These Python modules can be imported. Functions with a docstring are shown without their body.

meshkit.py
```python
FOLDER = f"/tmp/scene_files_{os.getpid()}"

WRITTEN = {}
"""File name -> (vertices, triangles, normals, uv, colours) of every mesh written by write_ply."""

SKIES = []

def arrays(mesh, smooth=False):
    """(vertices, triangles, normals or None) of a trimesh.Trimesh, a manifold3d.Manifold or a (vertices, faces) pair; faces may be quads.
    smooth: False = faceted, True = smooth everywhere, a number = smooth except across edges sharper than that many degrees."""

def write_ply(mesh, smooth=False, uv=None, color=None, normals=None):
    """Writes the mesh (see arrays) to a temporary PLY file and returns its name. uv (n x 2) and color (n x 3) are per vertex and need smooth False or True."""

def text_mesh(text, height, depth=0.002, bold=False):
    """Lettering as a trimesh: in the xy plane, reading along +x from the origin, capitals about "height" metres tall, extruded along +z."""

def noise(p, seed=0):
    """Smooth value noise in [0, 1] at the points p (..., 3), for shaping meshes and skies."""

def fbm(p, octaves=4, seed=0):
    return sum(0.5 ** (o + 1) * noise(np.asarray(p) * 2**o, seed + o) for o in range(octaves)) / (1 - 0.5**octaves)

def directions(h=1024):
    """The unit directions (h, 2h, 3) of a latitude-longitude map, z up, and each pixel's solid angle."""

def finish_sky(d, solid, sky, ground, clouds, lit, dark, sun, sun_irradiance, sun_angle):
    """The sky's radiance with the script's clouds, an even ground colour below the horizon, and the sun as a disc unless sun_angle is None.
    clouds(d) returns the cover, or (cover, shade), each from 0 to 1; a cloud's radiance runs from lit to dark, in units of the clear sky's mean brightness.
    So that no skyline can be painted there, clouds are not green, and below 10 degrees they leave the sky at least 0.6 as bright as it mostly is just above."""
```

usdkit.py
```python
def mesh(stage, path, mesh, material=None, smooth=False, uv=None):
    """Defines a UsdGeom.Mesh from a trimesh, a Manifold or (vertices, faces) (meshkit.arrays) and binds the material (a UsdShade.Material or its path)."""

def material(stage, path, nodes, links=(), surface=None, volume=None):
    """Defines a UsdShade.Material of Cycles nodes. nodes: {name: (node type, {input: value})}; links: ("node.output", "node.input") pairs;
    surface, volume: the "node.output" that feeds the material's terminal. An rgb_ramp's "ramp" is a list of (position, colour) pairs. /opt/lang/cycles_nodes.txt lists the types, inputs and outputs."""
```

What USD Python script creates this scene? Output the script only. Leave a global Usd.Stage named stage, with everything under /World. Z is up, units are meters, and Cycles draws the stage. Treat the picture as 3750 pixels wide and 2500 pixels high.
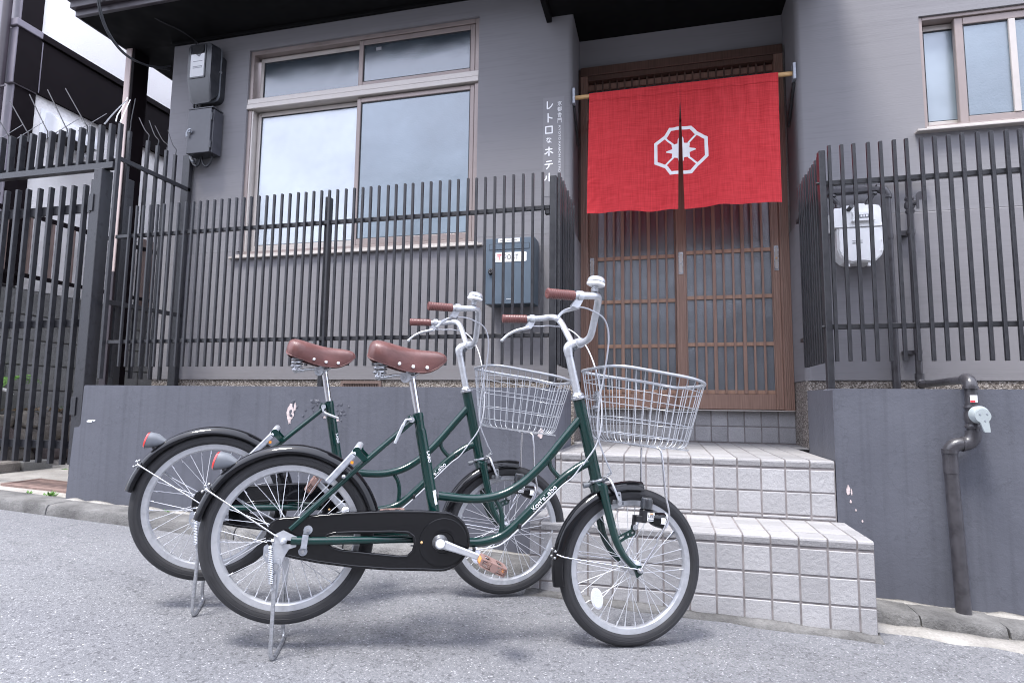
import math
import numpy as np
import trimesh
import usdkit
import meshkit
from shapely.geometry import Polygon, LineString, Point, box as sbox
from shapely.ops import unary_union
from shapely import affinity
from scipy.spatial import ConvexHull
from pxr import Usd, UsdGeom, UsdLux, UsdShade, Gf, Sdf, Vt

stage = Usd.Stage.CreateInMemory()
UsdGeom.SetStageUpAxis(stage, UsdGeom.Tokens.z)
UsdGeom.SetStageMetersPerUnit(stage, 1.0)
stage.SetDefaultPrim(UsdGeom.Xform.Define(stage, '/World').GetPrim())
UsdGeom.Scope.Define(stage, '/World/Looks')
rng = np.random.default_rng(7)

# ---------------------------------------------------------------- camera, sky, sun, exposure
YAW, PITCH, ROLL = np.radians([14.0254, 5.8863, 0.6773])
_f = np.array([-math.sin(YAW) * math.cos(PITCH), math.cos(YAW) * math.cos(PITCH), math.sin(PITCH)])
_r = np.array([math.cos(YAW), math.sin(YAW), 0.0])
_u = np.cross(_r, _f)
_right = math.cos(ROLL) * _r + math.sin(ROLL) * _u
_up = -math.sin(ROLL) * _r + math.cos(ROLL) * _u
cam = UsdGeom.Camera.Define(stage, '/World/camera')
cam.AddTransformOp().Set(Gf.Matrix4d(*[float(x) for row in (np.r_[_right, 0], np.r_[_up, 0], np.r_[-_f, 0], [0, 0, 0.8, 1]) for x in row]))
cam.CreateHorizontalApertureAttr(36.0)
cam.CreateVerticalApertureAttr(36.0 * 682 / 1024)
cam.CreateFocalLengthAttr(36.0 * 2185.65 / 3750)
cam.CreateClippingRangeAttr(Gf.Vec2f(0.05, 500))
cam.CreateExposureAttr(1.95)

SUN_EL, SUN_AZ = math.radians(68), math.radians(205)          # azimuth: atan2(x, y) of the direction towards the sun
sky = usdkit.material(stage, '/World/Looks/overcast_sky', {
    's': ('sky_texture', {'sky_type': 'single_scattering', 'sun_disc': False, 'sun_elevation': SUN_EL, 'sun_rotation': SUN_AZ, 'altitude': 60.0, 'aerosol_density': 2.0}),
    'tc': ('texture_coordinate', {}),
    'mp': ('mapping', {'scale': (1.6, 1.6, 3.0)}),
    'n': ('noise_texture', {'scale': 1.3, 'detail': 5.0, 'roughness': 0.55}),
    'r': ('rgb_ramp', {'ramp': [(0.25, (5.0, 5.25, 6.45)), (0.75, (8.0, 8.35, 9.85))]}),
    'x': ('mix_color', {'fac': 0.86, 'use_clamp': False}),
    # an even overcast is about three times as bright overhead as at the horizon
    'xyz': ('separate_xyz', {}), 'el': ('map_range', {'from_min': 0.0, 'from_max': 1.0, 'to_min': 0.60, 'to_max': 1.60, 'clamp': True}),
    'ov': ('vector_math', {'math_type': 'scale'}),
    'b': ('background_shader', {'strength': 0.10}),
}, [('tc.generated', 'mp.vector'), ('mp.vector', 'n.vector'), ('n.fac', 'r.fac'), ('s.color', 'x.a'), ('r.color', 'x.b'), ('tc.generated', 'xyz.vector'), ('xyz.z', 'el.value'),
    ('x.result', 'ov.vector1'), ('el.result', 'ov.scale'), ('ov.vector', 'b.color')], surface='b.background')
dome = UsdLux.DomeLight.Define(stage, '/World/sky')
UsdShade.MaterialBindingAPI.Apply(dome.GetPrim()).Bind(sky)
dome.GetPrim().SetCustomDataByKey('kind', 'structure')
dome.GetPrim().SetCustomDataByKey('label', 'bright overcast sky')
sun = UsdLux.DistantLight.Define(stage, '/World/sun')
sun.CreateAngleAttr(14.0)
sun.CreateIntensityAttr(0.40)
sun.CreateNormalizeAttr(True)
sun.CreateColorAttr(Gf.Vec3f(1.0, 0.97, 0.93))
_sd = np.array([math.sin(SUN_AZ) * math.cos(SUN_EL), math.cos(SUN_AZ) * math.cos(SUN_EL), math.sin(SUN_EL)])
_sx = np.cross([0, 0, 1.0], _sd); _sx /= np.linalg.norm(_sx)
_sy = np.cross(_sd, _sx)
sun.AddTransformOp().Set(Gf.Matrix4d(*[float(x) for row in (np.r_[_sx, 0], np.r_[_sy, 0], np.r_[_sd, 0], [0, -5, 20, 1]) for x in row]))

# ---------------------------------------------------------------- mesh helpers
def unit(v):
    v = np.asarray(v, float)
    return v / (np.linalg.norm(v) + 1e-12)

_SG = np.array([[a, b, c] for a in (-1, 1) for b in (-1, 1) for c in (-1, 1)], float)
def _cbox_verts(h, c):
    out = []
    for s in _SG:
        for k in range(3):
            v = s * h
            for j in range(3):
                if j != k:
                    v[j] -= s[j] * c
            out.append(v)
    return np.array(out)
def _hull_faces(v):
    hl = ConvexHull(v)
    f = hl.simplices.copy()
    cen = v.mean(0)
    n = np.cross(v[f[:, 1]] - v[f[:, 0]], v[f[:, 2]] - v[f[:, 0]])
    bad = np.einsum('ij,ij->i', n, v[f[:, 0]] - cen) < 0
    f[bad] = f[bad][:, ::-1]
    return f
_CBF = _hull_faces(_cbox_verts(np.array([1.0, 1.1, 1.2]), 0.2))

class MB:
    """Collects shapes; becomes one mesh."""
    def __init__(self):
        self.v, self.f, self.n = [], [], 0
    def add(self, v, f):
        v = np.asarray(v, float); f = np.asarray(f, int)
        if f.shape[1] == 4:
            f = np.vstack([f[:, [0, 1, 2]], f[:, [0, 2, 3]]])
        self.v.append(v); self.f.append(f + self.n); self.n += len(v)
        return self
    def tm(self, m):
        return self.add(m.vertices, m.faces)
    def arrays(self):
        return np.vstack(self.v), np.vstack(self.f)
    def map(self, fn):
        v, f = self.arrays()
        self.v, self.f, self.n = [np.asarray(fn(v), float)], [f], len(v)
        return self
    def box(self, x0, x1, y0, y1, z0, z1, c=0.0):
        lo = np.array([min(x0, x1), min(y0, y1), min(z0, z1)]); hi = np.array([max(x0, x1), max(y0, y1), max(z0, z1)])
        h = (hi - lo) / 2
        c = min(c, h.min() * 0.45)
        if c <= 0:
            v = _SG * h
            f = [[0, 1, 3, 2], [4, 6, 7, 5], [0, 4, 5, 1], [2, 3, 7, 6], [0, 2, 6, 4], [1, 5, 7, 3]]
            return self.add(v + (lo + hi) / 2, f)
        return self.add(_cbox_verts(h, c) + (lo + hi) / 2, _CBF)
    def bar(self, p0, p1, w, h, up=(0, 0, 1), c=0.0):
        """Box from p0 to p1, w wide (sideways), h high (along up)."""
        p0 = np.asarray(p0, float); p1 = np.asarray(p1, float)
        t = unit(p1 - p0); up = np.asarray(up, float)
        s = unit(np.cross(t, up)); u = np.cross(s, t)
        L = np.linalg.norm(p1 - p0)
        b = MB().box(0, L, -w / 2, w / 2, -h / 2, h / 2, c)
        v, f = b.arrays()
        return self.add(p0 + v[:, :1] * t + v[:, 1:2] * -s + v[:, 2:] * u, f)
    def hull(self, pts):
        pts = np.asarray(pts, float)
        return self.add(pts, _hull_faces(pts))
    def tube(self, pts, r, n=8, closed=False, caps=True, flat=None):
        p = np.asarray(pts, float)
        r = np.broadcast_to(np.asarray(r, float), (len(p),))
        if closed:
            t = np.roll(p, -1, 0) - np.roll(p, 1, 0)
        else:
            t = np.gradient(p, axis=0)
        t /= np.linalg.norm(t, axis=1, keepdims=True) + 1e-12
        a = np.zeros_like(p)
        ref = np.array([0, 0, 1.0]) if abs(t[0, 2]) < 0.9 else np.array([0, 1.0, 0])
        a[0] = unit(np.cross(t[0], ref))
        for i in range(1, len(p)):
            q = a[i - 1] - t[i] * (a[i - 1] @ t[i])
            a[i] = unit(q)
        b = np.cross(t, a)
        ang = np.arange(n) * 2 * math.pi / n
        fl = 1.0 if flat is None else flat
        v = p[:, None] + r[:, None, None] * (np.cos(ang)[None, :, None] * a[:, None] + fl * np.sin(ang)[None, :, None] * b[:, None])
        m = len(p)
        i, j = np.meshgrid(np.arange(m if closed else m - 1), np.arange(n), indexing='ij')
        i2 = (i + 1) % m
        q = np.stack([i * n + j, i * n + (j + 1) % n, i2 * n + (j + 1) % n, i2 * n + j], -1).reshape(-1, 4)
        self.add(v.reshape(-1, 3), q)
        if caps and not closed:
            for k, flip in ((0, True), (m - 1, False)):
                ring = np.arange(n)
                vv = np.vstack([v[k], p[k:k + 1]])
                ff = np.stack([np.full(n, n), ring, (ring + 1) % n], 1)
                self.add(vv, ff[:, ::-1] if flip else ff)
        return self
    def cyl(self, p0, p1, r, n=16, r1=None):
        return self.tube([p0, p1], [r, r if r1 is None else r1], n)
    def ball(self, c, r, sub=2, scale=(1, 1, 1)):
        m = trimesh.creation.icosphere(subdivisions=sub, radius=1.0)
        return self.add(np.asarray(c) + np.asarray(m.vertices) * r * np.asarray(scale), m.faces)
    def lathe(self, prof, o, axis, n=32, closed_profile=False, a0=0.0, a1=2 * math.pi, ref=None):
        """prof: (radius, along) points; axis direction."""
        ax = unit(axis); o = np.asarray(o, float)
        rf = np.array([0, 0, 1.0]) if abs(ax[2]) < 0.9 else np.array([1.0, 0, 0])
        if ref is not None:
            rf = np.asarray(ref, float)
        e1 = unit(rf - ax * (rf @ ax)); e2 = np.cross(ax, e1)
        full = abs(a1 - a0 - 2 * math.pi) < 1e-6
        ang = np.linspace(a0, a1, n + 1)
        if full:
            ang = ang[:-1]
        prof = np.asarray(prof, float); k = len(prof)
        d = np.cos(ang)[:, None] * e1 + np.sin(ang)[:, None] * e2
        v = o + prof[None, :, 0, None] * d[:, None] + prof[None, :, 1, None] * ax
        m = len(ang)
        i, j = np.meshgrid(np.arange(m if full else m - 1), np.arange(k if closed_profile else k - 1), indexing='ij')
        i2 = (i + 1) % m; j2 = (j + 1) % k
        q = np.stack([i * k + j, i2 * k + j, i2 * k + j2, i * k + j2], -1).reshape(-1, 4)
        self.add(v.reshape(-1, 3), q)
        if closed_profile and not full:
            for s, flip in ((0, False), (m - 1, True)):
                c = v[s].mean(0)
                vv = np.vstack([v[s], c[None]]); ring = np.arange(k)
                ff = np.stack([np.full(k, k), ring, (ring + 1) % k], 1)
                self.add(vv, ff[:, ::-1] if flip else ff)
        return self
    def prism(self, poly, depth, o=(0, 0, 0), x=(1, 0, 0), y=(0, 0, 1), base=0.0):
        """Extrudes a shapely polygon (or several) drawn in the plane o + u*x + v*y along x cross y, from base to base + depth."""
        x = np.asarray(x, float); y = np.asarray(y, float); z = np.cross(x, y)
        for g in getattr(poly, 'geoms', [poly]):
            if g.is_empty or g.area < 1e-9:
                continue
            m = trimesh.creation.extrude_polygon(g, depth, engine='earcut')
            v = np.asarray(m.vertices)
            self.add(np.asarray(o, float) + v[:, :1] * x + v[:, 1:2] * y + (v[:, 2:] + base) * z, m.faces)
        return self

def spline(pts, n=8):
    """Catmull-Rom through the points."""
    p = np.asarray(pts, float)
    q = np.vstack([2 * p[0] - p[1], p, 2 * p[-1] - p[-2]])
    out = []
    for i in range(1, len(q) - 2):
        for t in np.linspace(0, 1, n, endpoint=False):
            a, b, c, d = q[i - 1], q[i], q[i + 1], q[i + 2]
            out.append(0.5 * (2 * b + (c - a) * t + (2 * a - 5 * b + 4 * c - d) * t * t + (3 * b - a - 3 * c + d) * t ** 3))
    out.append(p[-1])
    return np.array(out)

def rrect(x0, x1, y0, y1, r, n=4):
    return sbox(x0 + r, y0 + r, x1 - r, y1 - r).buffer(r, quad_segs=n)

# ---------------------------------------------------------------- scene helpers
_names = {}
def _path(parent, name):
    k = (parent, name)
    i = _names.get(k, 0); _names[k] = i + 1
    return f'{parent}/{name}' if i == 0 else f'{parent}/{name}_{i:03d}'

class Node:
    def __init__(self, path, loc=(0, 0, 0)):
        self.path, self.loc = path, np.asarray(loc, float)

def _data(prim, **kw):
    for k, v in kw.items():
        if v:
            prim.SetCustomDataByKey(k, v)

def thing(name, label, cat=None, group=None, kind=None, loc=(0, 0, 0), matrix=None):
    path = _path('/World', name)
    x = UsdGeom.Xform.Define(stage, path)
    if matrix is not None:
        x.AddTransformOp().Set(matrix)
    elif any(loc):
        x.AddTranslateOp().Set(Gf.Vec3d(*map(float, loc)))
    _data(x.GetPrim(), label=label, category=cat, group=group, kind=kind)
    return Node(path, loc if matrix is None else (0, 0, 0))

def sub(parent, name, label=None):
    """A part that only holds sub-parts."""
    path = _path(parent.path, name)
    x = UsdGeom.Xform.Define(stage, path)
    _data(x.GetPrim(), label=label)
    return Node(path, parent.loc)

def part(parent, name, mb, mat, smooth=False, label=None, kind=None):
    v, f = mb.arrays()
    path = _path(parent.path, name)
    m = usdkit.mesh(stage, path, (v - parent.loc, f), mat, smooth=smooth)
    _data(m.GetPrim(), label=label, kind=kind)
    return Node(path, parent.loc)

def solo(name, mb, mat, label, cat=None, group=None, kind=None, smooth=False):
    v, f = mb.arrays()
    path = _path('/World', name)
    m = usdkit.mesh(stage, path, (v, f), mat, smooth=smooth)
    _data(m.GetPrim(), label=label, category=cat, group=group, kind=kind)
    return Node(path)

def ROAD(x, y):
    """Height of the sloping street."""
    return 0.030 - 0.045 * (np.asarray(x) + 0.1) - 0.02 * (np.asarray(y) - 2.03)
# ---------------------------------------------------------------- materials
L = '/World/Looks/'
def M(name, nodes, links=(), surface='p.BSDF', volume=None):
    return usdkit.material(stage, L + name, nodes, list(links), surface=surface, volume=volume)

def plain(name, col, rough=0.5, metal=0.0, coat=0.0, spec=0.5, vary=0.12, scale=40.0, bump=0.0, bscale=300.0, coat_rough=0.05):
    """A uniform finish with slight mottling, wear in the gloss, and a fine relief."""
    col = np.asarray(col, float)
    nodes = {
        'g': ('geometry', {}), 'oi': ('object_info', {}),
        'n': ('noise_texture', {'scale': scale, 'detail': 4.0}),
        'r': ('rgb_ramp', {'ramp': [(0.3, tuple(col * (1 - vary))), (0.7, tuple(np.minimum(col * (1 + vary), 0.95)))]}),
        'mr': ('map_range', {'from_min': 0.3, 'from_max': 0.7, 'to_min': max(rough * 0.8, 0.02), 'to_max': min(rough * 1.2, 1)}),
        'p': ('principled_bsdf', {'metallic': metal, 'roughness': rough, 'coat_weight': coat, 'coat_roughness': coat_rough, 'specular_ior_level': spec}),
    }
    links = [('g.position', 'n.vector'), ('n.fac', 'r.fac'), ('r.color', 'p.base_color'), ('n.fac', 'mr.value'), ('mr.result', 'p.roughness')]
    if bump:
        nodes['nb'] = ('noise_texture', {'scale': bscale, 'detail': 3.0})
        nodes['b'] = ('bump', {'strength': 1.0, 'distance': bump})
        links += [('g.position', 'nb.vector'), ('nb.fac', 'b.height'), ('b.normal', 'p.normal')]
    return M(name, nodes, links)

def plaster(name, dark, light):
    """Brushed wall plaster: long horizontal brush strokes and broad clouding."""
    return M(name, {
        'g': ('geometry', {}),
        'mp': ('mapping', {'scale': (1.8, 1.8, 46.0)}), 'mp2': ('mapping', {'scale': (9.0, 9.0, 240.0)}),
        'n1': ('noise_texture', {'scale': 1.0, 'detail': 5.0, 'roughness': 0.7, 'distortion': 1.2}),
        'n2': ('noise_texture', {'scale': 1.0, 'detail': 3.0, 'roughness': 0.6, 'distortion': 0.3}),
        'n3': ('noise_texture', {'scale': 1.7, 'detail': 5.0, 'roughness': 0.6}),
        'm': ('math', {'math_type': 'multiply_add', 'value2': 0.45}), 'm2': ('math', {'math_type': 'multiply_add', 'value2': 0.5}),
        'r': ('rgb_ramp', {'ramp': [(0.35, dark), (0.75, light)]}),
        'b': ('bump', {'strength': 0.55, 'distance': 0.0010}),
        'p': ('principled_bsdf', {'roughness': 0.82, 'specular_ior_level': 0.3}),
    }, [('g.position', 'mp.vector'), ('g.position', 'mp2.vector'), ('g.position', 'n3.vector'), ('mp.vector', 'n1.vector'), ('mp2.vector', 'n2.vector'),
        ('n1.fac', 'm.value1'), ('n2.fac', 'm.value3'), ('n3.fac', 'm2.value1'), ('n1.fac', 'm2.value3'),
        ('m2.value', 'r.fac'), ('r.color', 'p.base_color'), ('m.value', 'b.height'), ('b.normal', 'p.normal')])

MAT = {}
MAT['plaster'] = plaster('brushed_plaster', (0.166, 0.162, 0.172), (0.208, 0.204, 0.214))
MAT['plaster_base'] = plaster('brushed_plaster_base', (0.160, 0.155, 0.164), (0.200, 0.194, 0.204))

def painted_concrete(name, dark, light):
    """Painted concrete: clouded paint, rain streaks, scuffs, hairline cracks and specks of flaked paint."""
    nodes = {
        'g': ('geometry', {}), 'sx': ('separate_xyz', {}),
        'n1': ('noise_texture', {'scale': 2.2, 'detail': 7.0, 'roughness': 0.62}), 'n2': ('noise_texture', {'scale': 38.0, 'detail': 5.0, 'roughness': 0.7}),
        'ms': ('mapping', {'scale': (26.0, 26.0, 0.9)}), 'ns': ('noise_texture', {'scale': 1.0, 'detail': 4.0, 'roughness': 0.6}),
        'r': ('rgb_ramp', {'ramp': [(0.3, dark), (0.75, light)]}),
        'rs': ('rgb_ramp', {'ramp': [(0.30, (0.84, 0.84, 0.84)), (0.52, (1, 1, 1)), (0.72, (1.0, 1.0, 1.0)), (0.85, (1.14, 1.13, 1.10))]}),
        'm1': ('mix_color', {'blend_type': 'multiply', 'fac': 1.0, 'use_clamp': False}),
        'mc': ('mapping', {'scale': (1.0, 1.0, 1.0)}), 'nc': ('noise_texture', {'scale': 1.6, 'detail': 6.0, 'roughness': 0.62}), 'ca': ('math', {'math_type': 'subtract', 'value2': 0.5}), 'cb': ('math', {'math_type': 'absolute'}),
        'cr': ('rgb_ramp', {'ramp': [(0.0, (0.55, 0.55, 0.55)), (0.0022, (0.80, 0.80, 0.80)), (0.0042, (1, 1, 1)), (1.0, (1, 1, 1))]}),
        'm2': ('mix_color', {'blend_type': 'multiply', 'fac': 0.35, 'use_clamp': False}),
        'v': ('noise_texture', {'scale': 9.0, 'detail': 6.0, 'roughness': 0.75}), 'vr': ('rgb_ramp', {'ramp': [(0.735, (0, 0, 0)), (0.745, (1, 1, 1))]}),
        'mx': ('mix_color', {'b': (0.30, 0.27, 0.27)}),
        'rr': ('map_range', {'from_min': 0.3, 'from_max': 0.7, 'to_min': 0.42, 'to_max': 0.62}),
        'b': ('bump', {'strength': 0.6, 'distance': 0.0032}),
        'p': ('principled_bsdf', {'roughness': 0.5, 'specular_ior_level': 0.45}),
    }
    links = [('g.position', 'n1.vector'), ('g.position', 'n2.vector'), ('g.position', 'ms.vector'), ('ms.vector', 'ns.vector'), ('g.position', 'nc.vector'), ('g.position', 'v.vector'), ('n1.fac', 'r.fac'), ('ns.fac', 'rs.fac'),
             ('r.color', 'm1.a'), ('rs.color', 'm1.b'), ('nc.fac', 'ca.value1'), ('ca.value', 'cb.value1'), ('cb.value', 'cr.fac'), ('m1.result', 'm2.a'), ('cr.color', 'm2.b'),
             ('v.fac', 'vr.fac'), ('vr.color', 'mx.fac'), ('m2.result', 'mx.a'), ('mx.result', 'p.base_color'), ('n1.fac', 'rr.value'), ('rr.result', 'p.roughness'), ('n2.fac', 'b.height'), ('b.normal', 'p.normal')]
    return M(name, nodes, links)
MAT['low_wall'] = painted_concrete('grey_painted_concrete', (0.068, 0.071, 0.086), (0.092, 0.096, 0.115))
MAT['chip'] = plain('bare_pink_render', (0.50, 0.42, 0.41), 0.9, vary=0.2, scale=60, bump=0.002, bscale=150)

MAT['soffit'] = plain('black_soffit_paint', (0.0025, 0.0025, 0.003), 0.8, vary=0.3, scale=6, spec=0.2)
MAT['fascia'] = plain('brown_black_sheet_metal', (0.035, 0.028, 0.034), 0.4, vary=0.2, scale=8)
MAT['iron'] = plain('black_painted_iron', (0.011, 0.0112, 0.0135), 0.40, vary=0.25, scale=30, bump=0.0008, bscale=140, coat=0.18, coat_rough=0.25)
MAT['pipe'] = plain('black_coated_pipe', (0.034, 0.032, 0.036), 0.36, vary=0.25, scale=25, bump=0.0006, bscale=120, coat=0.15, coat_rough=0.2)
MAT['pebble'] = M('pebbledash', {
    'g': ('geometry', {}), 'v': ('voronoi_texture', {'scale': 150.0}), 'v2': ('voronoi_texture', {'scale': 150.0}),
    'r': ('rgb_ramp', {'ramp': [(0.0, (0.05, 0.04, 0.033)), (0.45, (0.17, 0.145, 0.125)), (0.8, (0.30, 0.265, 0.24)), (1.0, (0.42, 0.39, 0.36))]}),
    's': ('separate_color', {}), 'b': ('bump', {'strength': 1.0, 'distance': 0.004, 'invert': True}),
    'p': ('principled_bsdf', {'roughness': 0.8})},
    [('g.position', 'v.vector'), ('v.color', 's.color'), ('s.r', 'r.fac'), ('r.color', 'p.base_color'), ('v.distance', 'b.height'), ('b.normal', 'p.normal')])

def tile(name, base):
    base = np.array(base)
    return M(name, {
        'g': ('geometry', {}), 'oi': ('object_info', {}),
        'n': ('noise_texture', {'scale': 260.0, 'detail': 3.0, 'roughness': 0.7}), 'n2': ('noise_texture', {'scale': 60.0, 'detail': 4.0}),
        'n3': ('noise_texture', {'scale': 5.0, 'detail': 4.0}),
        'r': ('rgb_ramp', {'ramp': [(0.3, tuple(base * 0.80)), (0.52, tuple(base)), (0.75, tuple(base * 1.16))]}),
        'rr': ('map_range', {'to_min': 0.86, 'to_max': 1.10}), 'r3': ('map_range', {'from_min': 0.3, 'from_max': 0.7, 'to_min': 0.90, 'to_max': 1.06}),
        'h': ('hsv', {}), 'h2': ('hsv', {}), 'm': ('math', {'math_type': 'multiply_add', 'value2': 0.5}),
        'b': ('bump', {'strength': 1.0, 'distance': 0.0028}), 'p': ('principled_bsdf', {'roughness': 0.62, 'specular_ior_level': 0.4})},
        [('g.position', 'n.vector'), ('g.position', 'n2.vector'), ('g.position', 'n3.vector'), ('n.fac', 'r.fac'), ('oi.random', 'rr.value'), ('rr.result', 'h.value'), ('r.color', 'h.color'),
         ('n3.fac', 'r3.value'), ('r3.result', 'h2.value'), ('h.color', 'h2.color'), ('h2.color', 'p.base_color'), ('n.fac', 'm.value1'), ('n2.fac', 'm.value3'), ('m.value', 'b.height'), ('b.normal', 'p.normal')])
MAT['tile'] = tile('split_face_stoneware_tile', (0.318, 0.314, 0.320))
MAT['tile_top'] = tile('worn_stoneware_tread_tile', (0.285, 0.279, 0.281))
MAT['grout'] = plain('dark_tile_grout', (0.185, 0.168, 0.166), 0.9, vary=0.25, scale=25, bump=0.001, bscale=300)

MAT['asphalt'] = M('asphalt', {
    'g': ('geometry', {}),
    'v': ('voronoi_texture', {'scale': 260.0}), 'v2': ('voronoi_texture', {'scale': 120.0}), 's': ('separate_color', {}), 's2': ('separate_color', {}),
    'n': ('noise_texture', {'scale': 0.9, 'detail': 7.0, 'roughness': 0.62}), 'nf': ('noise_texture', {'scale': 420.0, 'detail': 2.0}),
    'mp': ('mapping', {'scale': (0.35, 3.0, 1.0)}), 'nt': ('noise_texture', {'scale': 1.0, 'detail': 3.0}),
    'r': ('rgb_ramp', {'ramp': [(0.0, (0.100, 0.102, 0.110)), (0.3, (0.130, 0.132, 0.141)), (0.8, (0.155, 0.157, 0.167)), (0.95, (0.188, 0.190, 0.199)), (0.985, (0.27, 0.27, 0.28)), (1.0, (0.42, 0.42, 0.43))]}),
    'r2': ('rgb_ramp', {'ramp': [(0.0, (0.60, 0.60, 0.61)), (0.07, (0.72, 0.72, 0.73)), (0.14, (0.97, 0.97, 0.97)), (1.0, (1.05, 1.05, 1.05))]}),
    'r3': ('rgb_ramp', {'ramp': [(0.28, (0.82, 0.82, 0.83)), (0.5, (1.0, 1.0, 1.0)), (0.74, (1.13, 1.13, 1.12))]}),
    'r4': ('rgb_ramp', {'ramp': [(0.3, (0.93, 0.93, 0.94)), (0.7, (1.07, 1.07, 1.06))]}),
    'nc': ('noise_texture', {'scale': 0.55, 'detail': 9.0, 'roughness': 0.66}), 'ca': ('math', {'math_type': 'subtract', 'value2': 0.5}), 'cb': ('math', {'math_type': 'absolute'}),
    'cr': ('rgb_ramp', {'ramp': [(0.0, (0.55, 0.55, 0.55)), (0.0016, (0.8, 0.8, 0.8)), (0.003, (1, 1, 1)), (1.0, (1, 1, 1))]}),
    'm1': ('mix_color', {'blend_type': 'multiply', 'fac': 1.0, 'use_clamp': False}), 'm2': ('mix_color', {'blend_type': 'multiply', 'fac': 1.0, 'use_clamp': False}),
    'm3': ('mix_color', {'blend_type': 'multiply', 'fac': 1.0, 'use_clamp': False}), 'm4': ('mix_color', {'blend_type': 'multiply', 'fac': 0.7, 'use_clamp': False}),
    'ma': ('math', {'math_type': 'multiply_add', 'value2': -0.8}),
    'b': ('bump', {'strength': 0.55, 'distance': 0.0030}), 'p': ('principled_bsdf', {'roughness': 0.8, 'specular_ior_level': 0.35})},
    [('g.position', 'v.vector'), ('g.position', 'v2.vector'), ('g.position', 'n.vector'), ('g.position', 'nf.vector'), ('g.position', 'mp.vector'), ('mp.vector', 'nt.vector'), ('g.position', 'nc.vector'),
     ('v.color', 's.color'), ('s.r', 'r.fac'), ('v2.color', 's2.color'), ('s2.g', 'r2.fac'), ('n.fac', 'r3.fac'), ('nt.fac', 'r4.fac'), ('nc.fac', 'ca.value1'), ('ca.value', 'cb.value1'), ('cb.value', 'cr.fac'),
     ('r.color', 'm1.a'), ('r2.color', 'm1.b'), ('m1.result', 'm2.a'), ('r3.color', 'm2.b'), ('m2.result', 'm3.a'), ('r4.color', 'm3.b'), ('m3.result', 'm4.a'), ('cr.color', 'm4.b'), ('m4.result', 'p.base_color'),
     ('v.distance', 'ma.value1'), ('nf.fac', 'ma.value3'), ('ma.value', 'b.height'), ('b.normal', 'p.normal')])

def concrete(name, dark, light, bump=0.004):
    return M(name, {
        'g': ('geometry', {}), 'n1': ('noise_texture', {'scale': 5.0, 'detail': 7.0, 'roughness': 0.68}), 'n2': ('noise_texture', {'scale': 120.0, 'detail': 4.0, 'roughness': 0.7}),
        'r': ('rgb_ramp', {'ramp': [(0.3, dark), (0.7, light)]}), 'r2': ('rgb_ramp', {'ramp': [(0.3, (0.8, 0.8, 0.8)), (0.7, (1.15, 1.15, 1.15))]}),
        'm': ('mix_color', {'blend_type': 'multiply', 'fac': 1.0, 'use_clamp': False}), 'a': ('math', {'math_type': 'add'}),
        'b': ('bump', {'strength': 1.0, 'distance': bump}), 'p': ('principled_bsdf', {'roughness': 0.85, 'specular_ior_level': 0.3})},
        [('g.position', 'n1.vector'), ('g.position', 'n2.vector'), ('n1.fac', 'r.fac'), ('n2.fac', 'r2.fac'), ('r.color', 'm.a'), ('r2.color', 'm.b'), ('m.result', 'p.base_color'),
         ('n1.fac', 'a.value1'), ('n2.fac', 'a.value2'), ('a.value', 'b.height'), ('b.normal', 'p.normal')])
MAT['kerb'] = concrete('weathered_kerb_concrete', (0.06, 0.058, 0.057), (0.22, 0.216, 0.21), 0.008)
MAT['apron'] = concrete('pale_apron_concrete', (0.25, 0.235, 0.215), (0.43, 0.41, 0.38))
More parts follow.
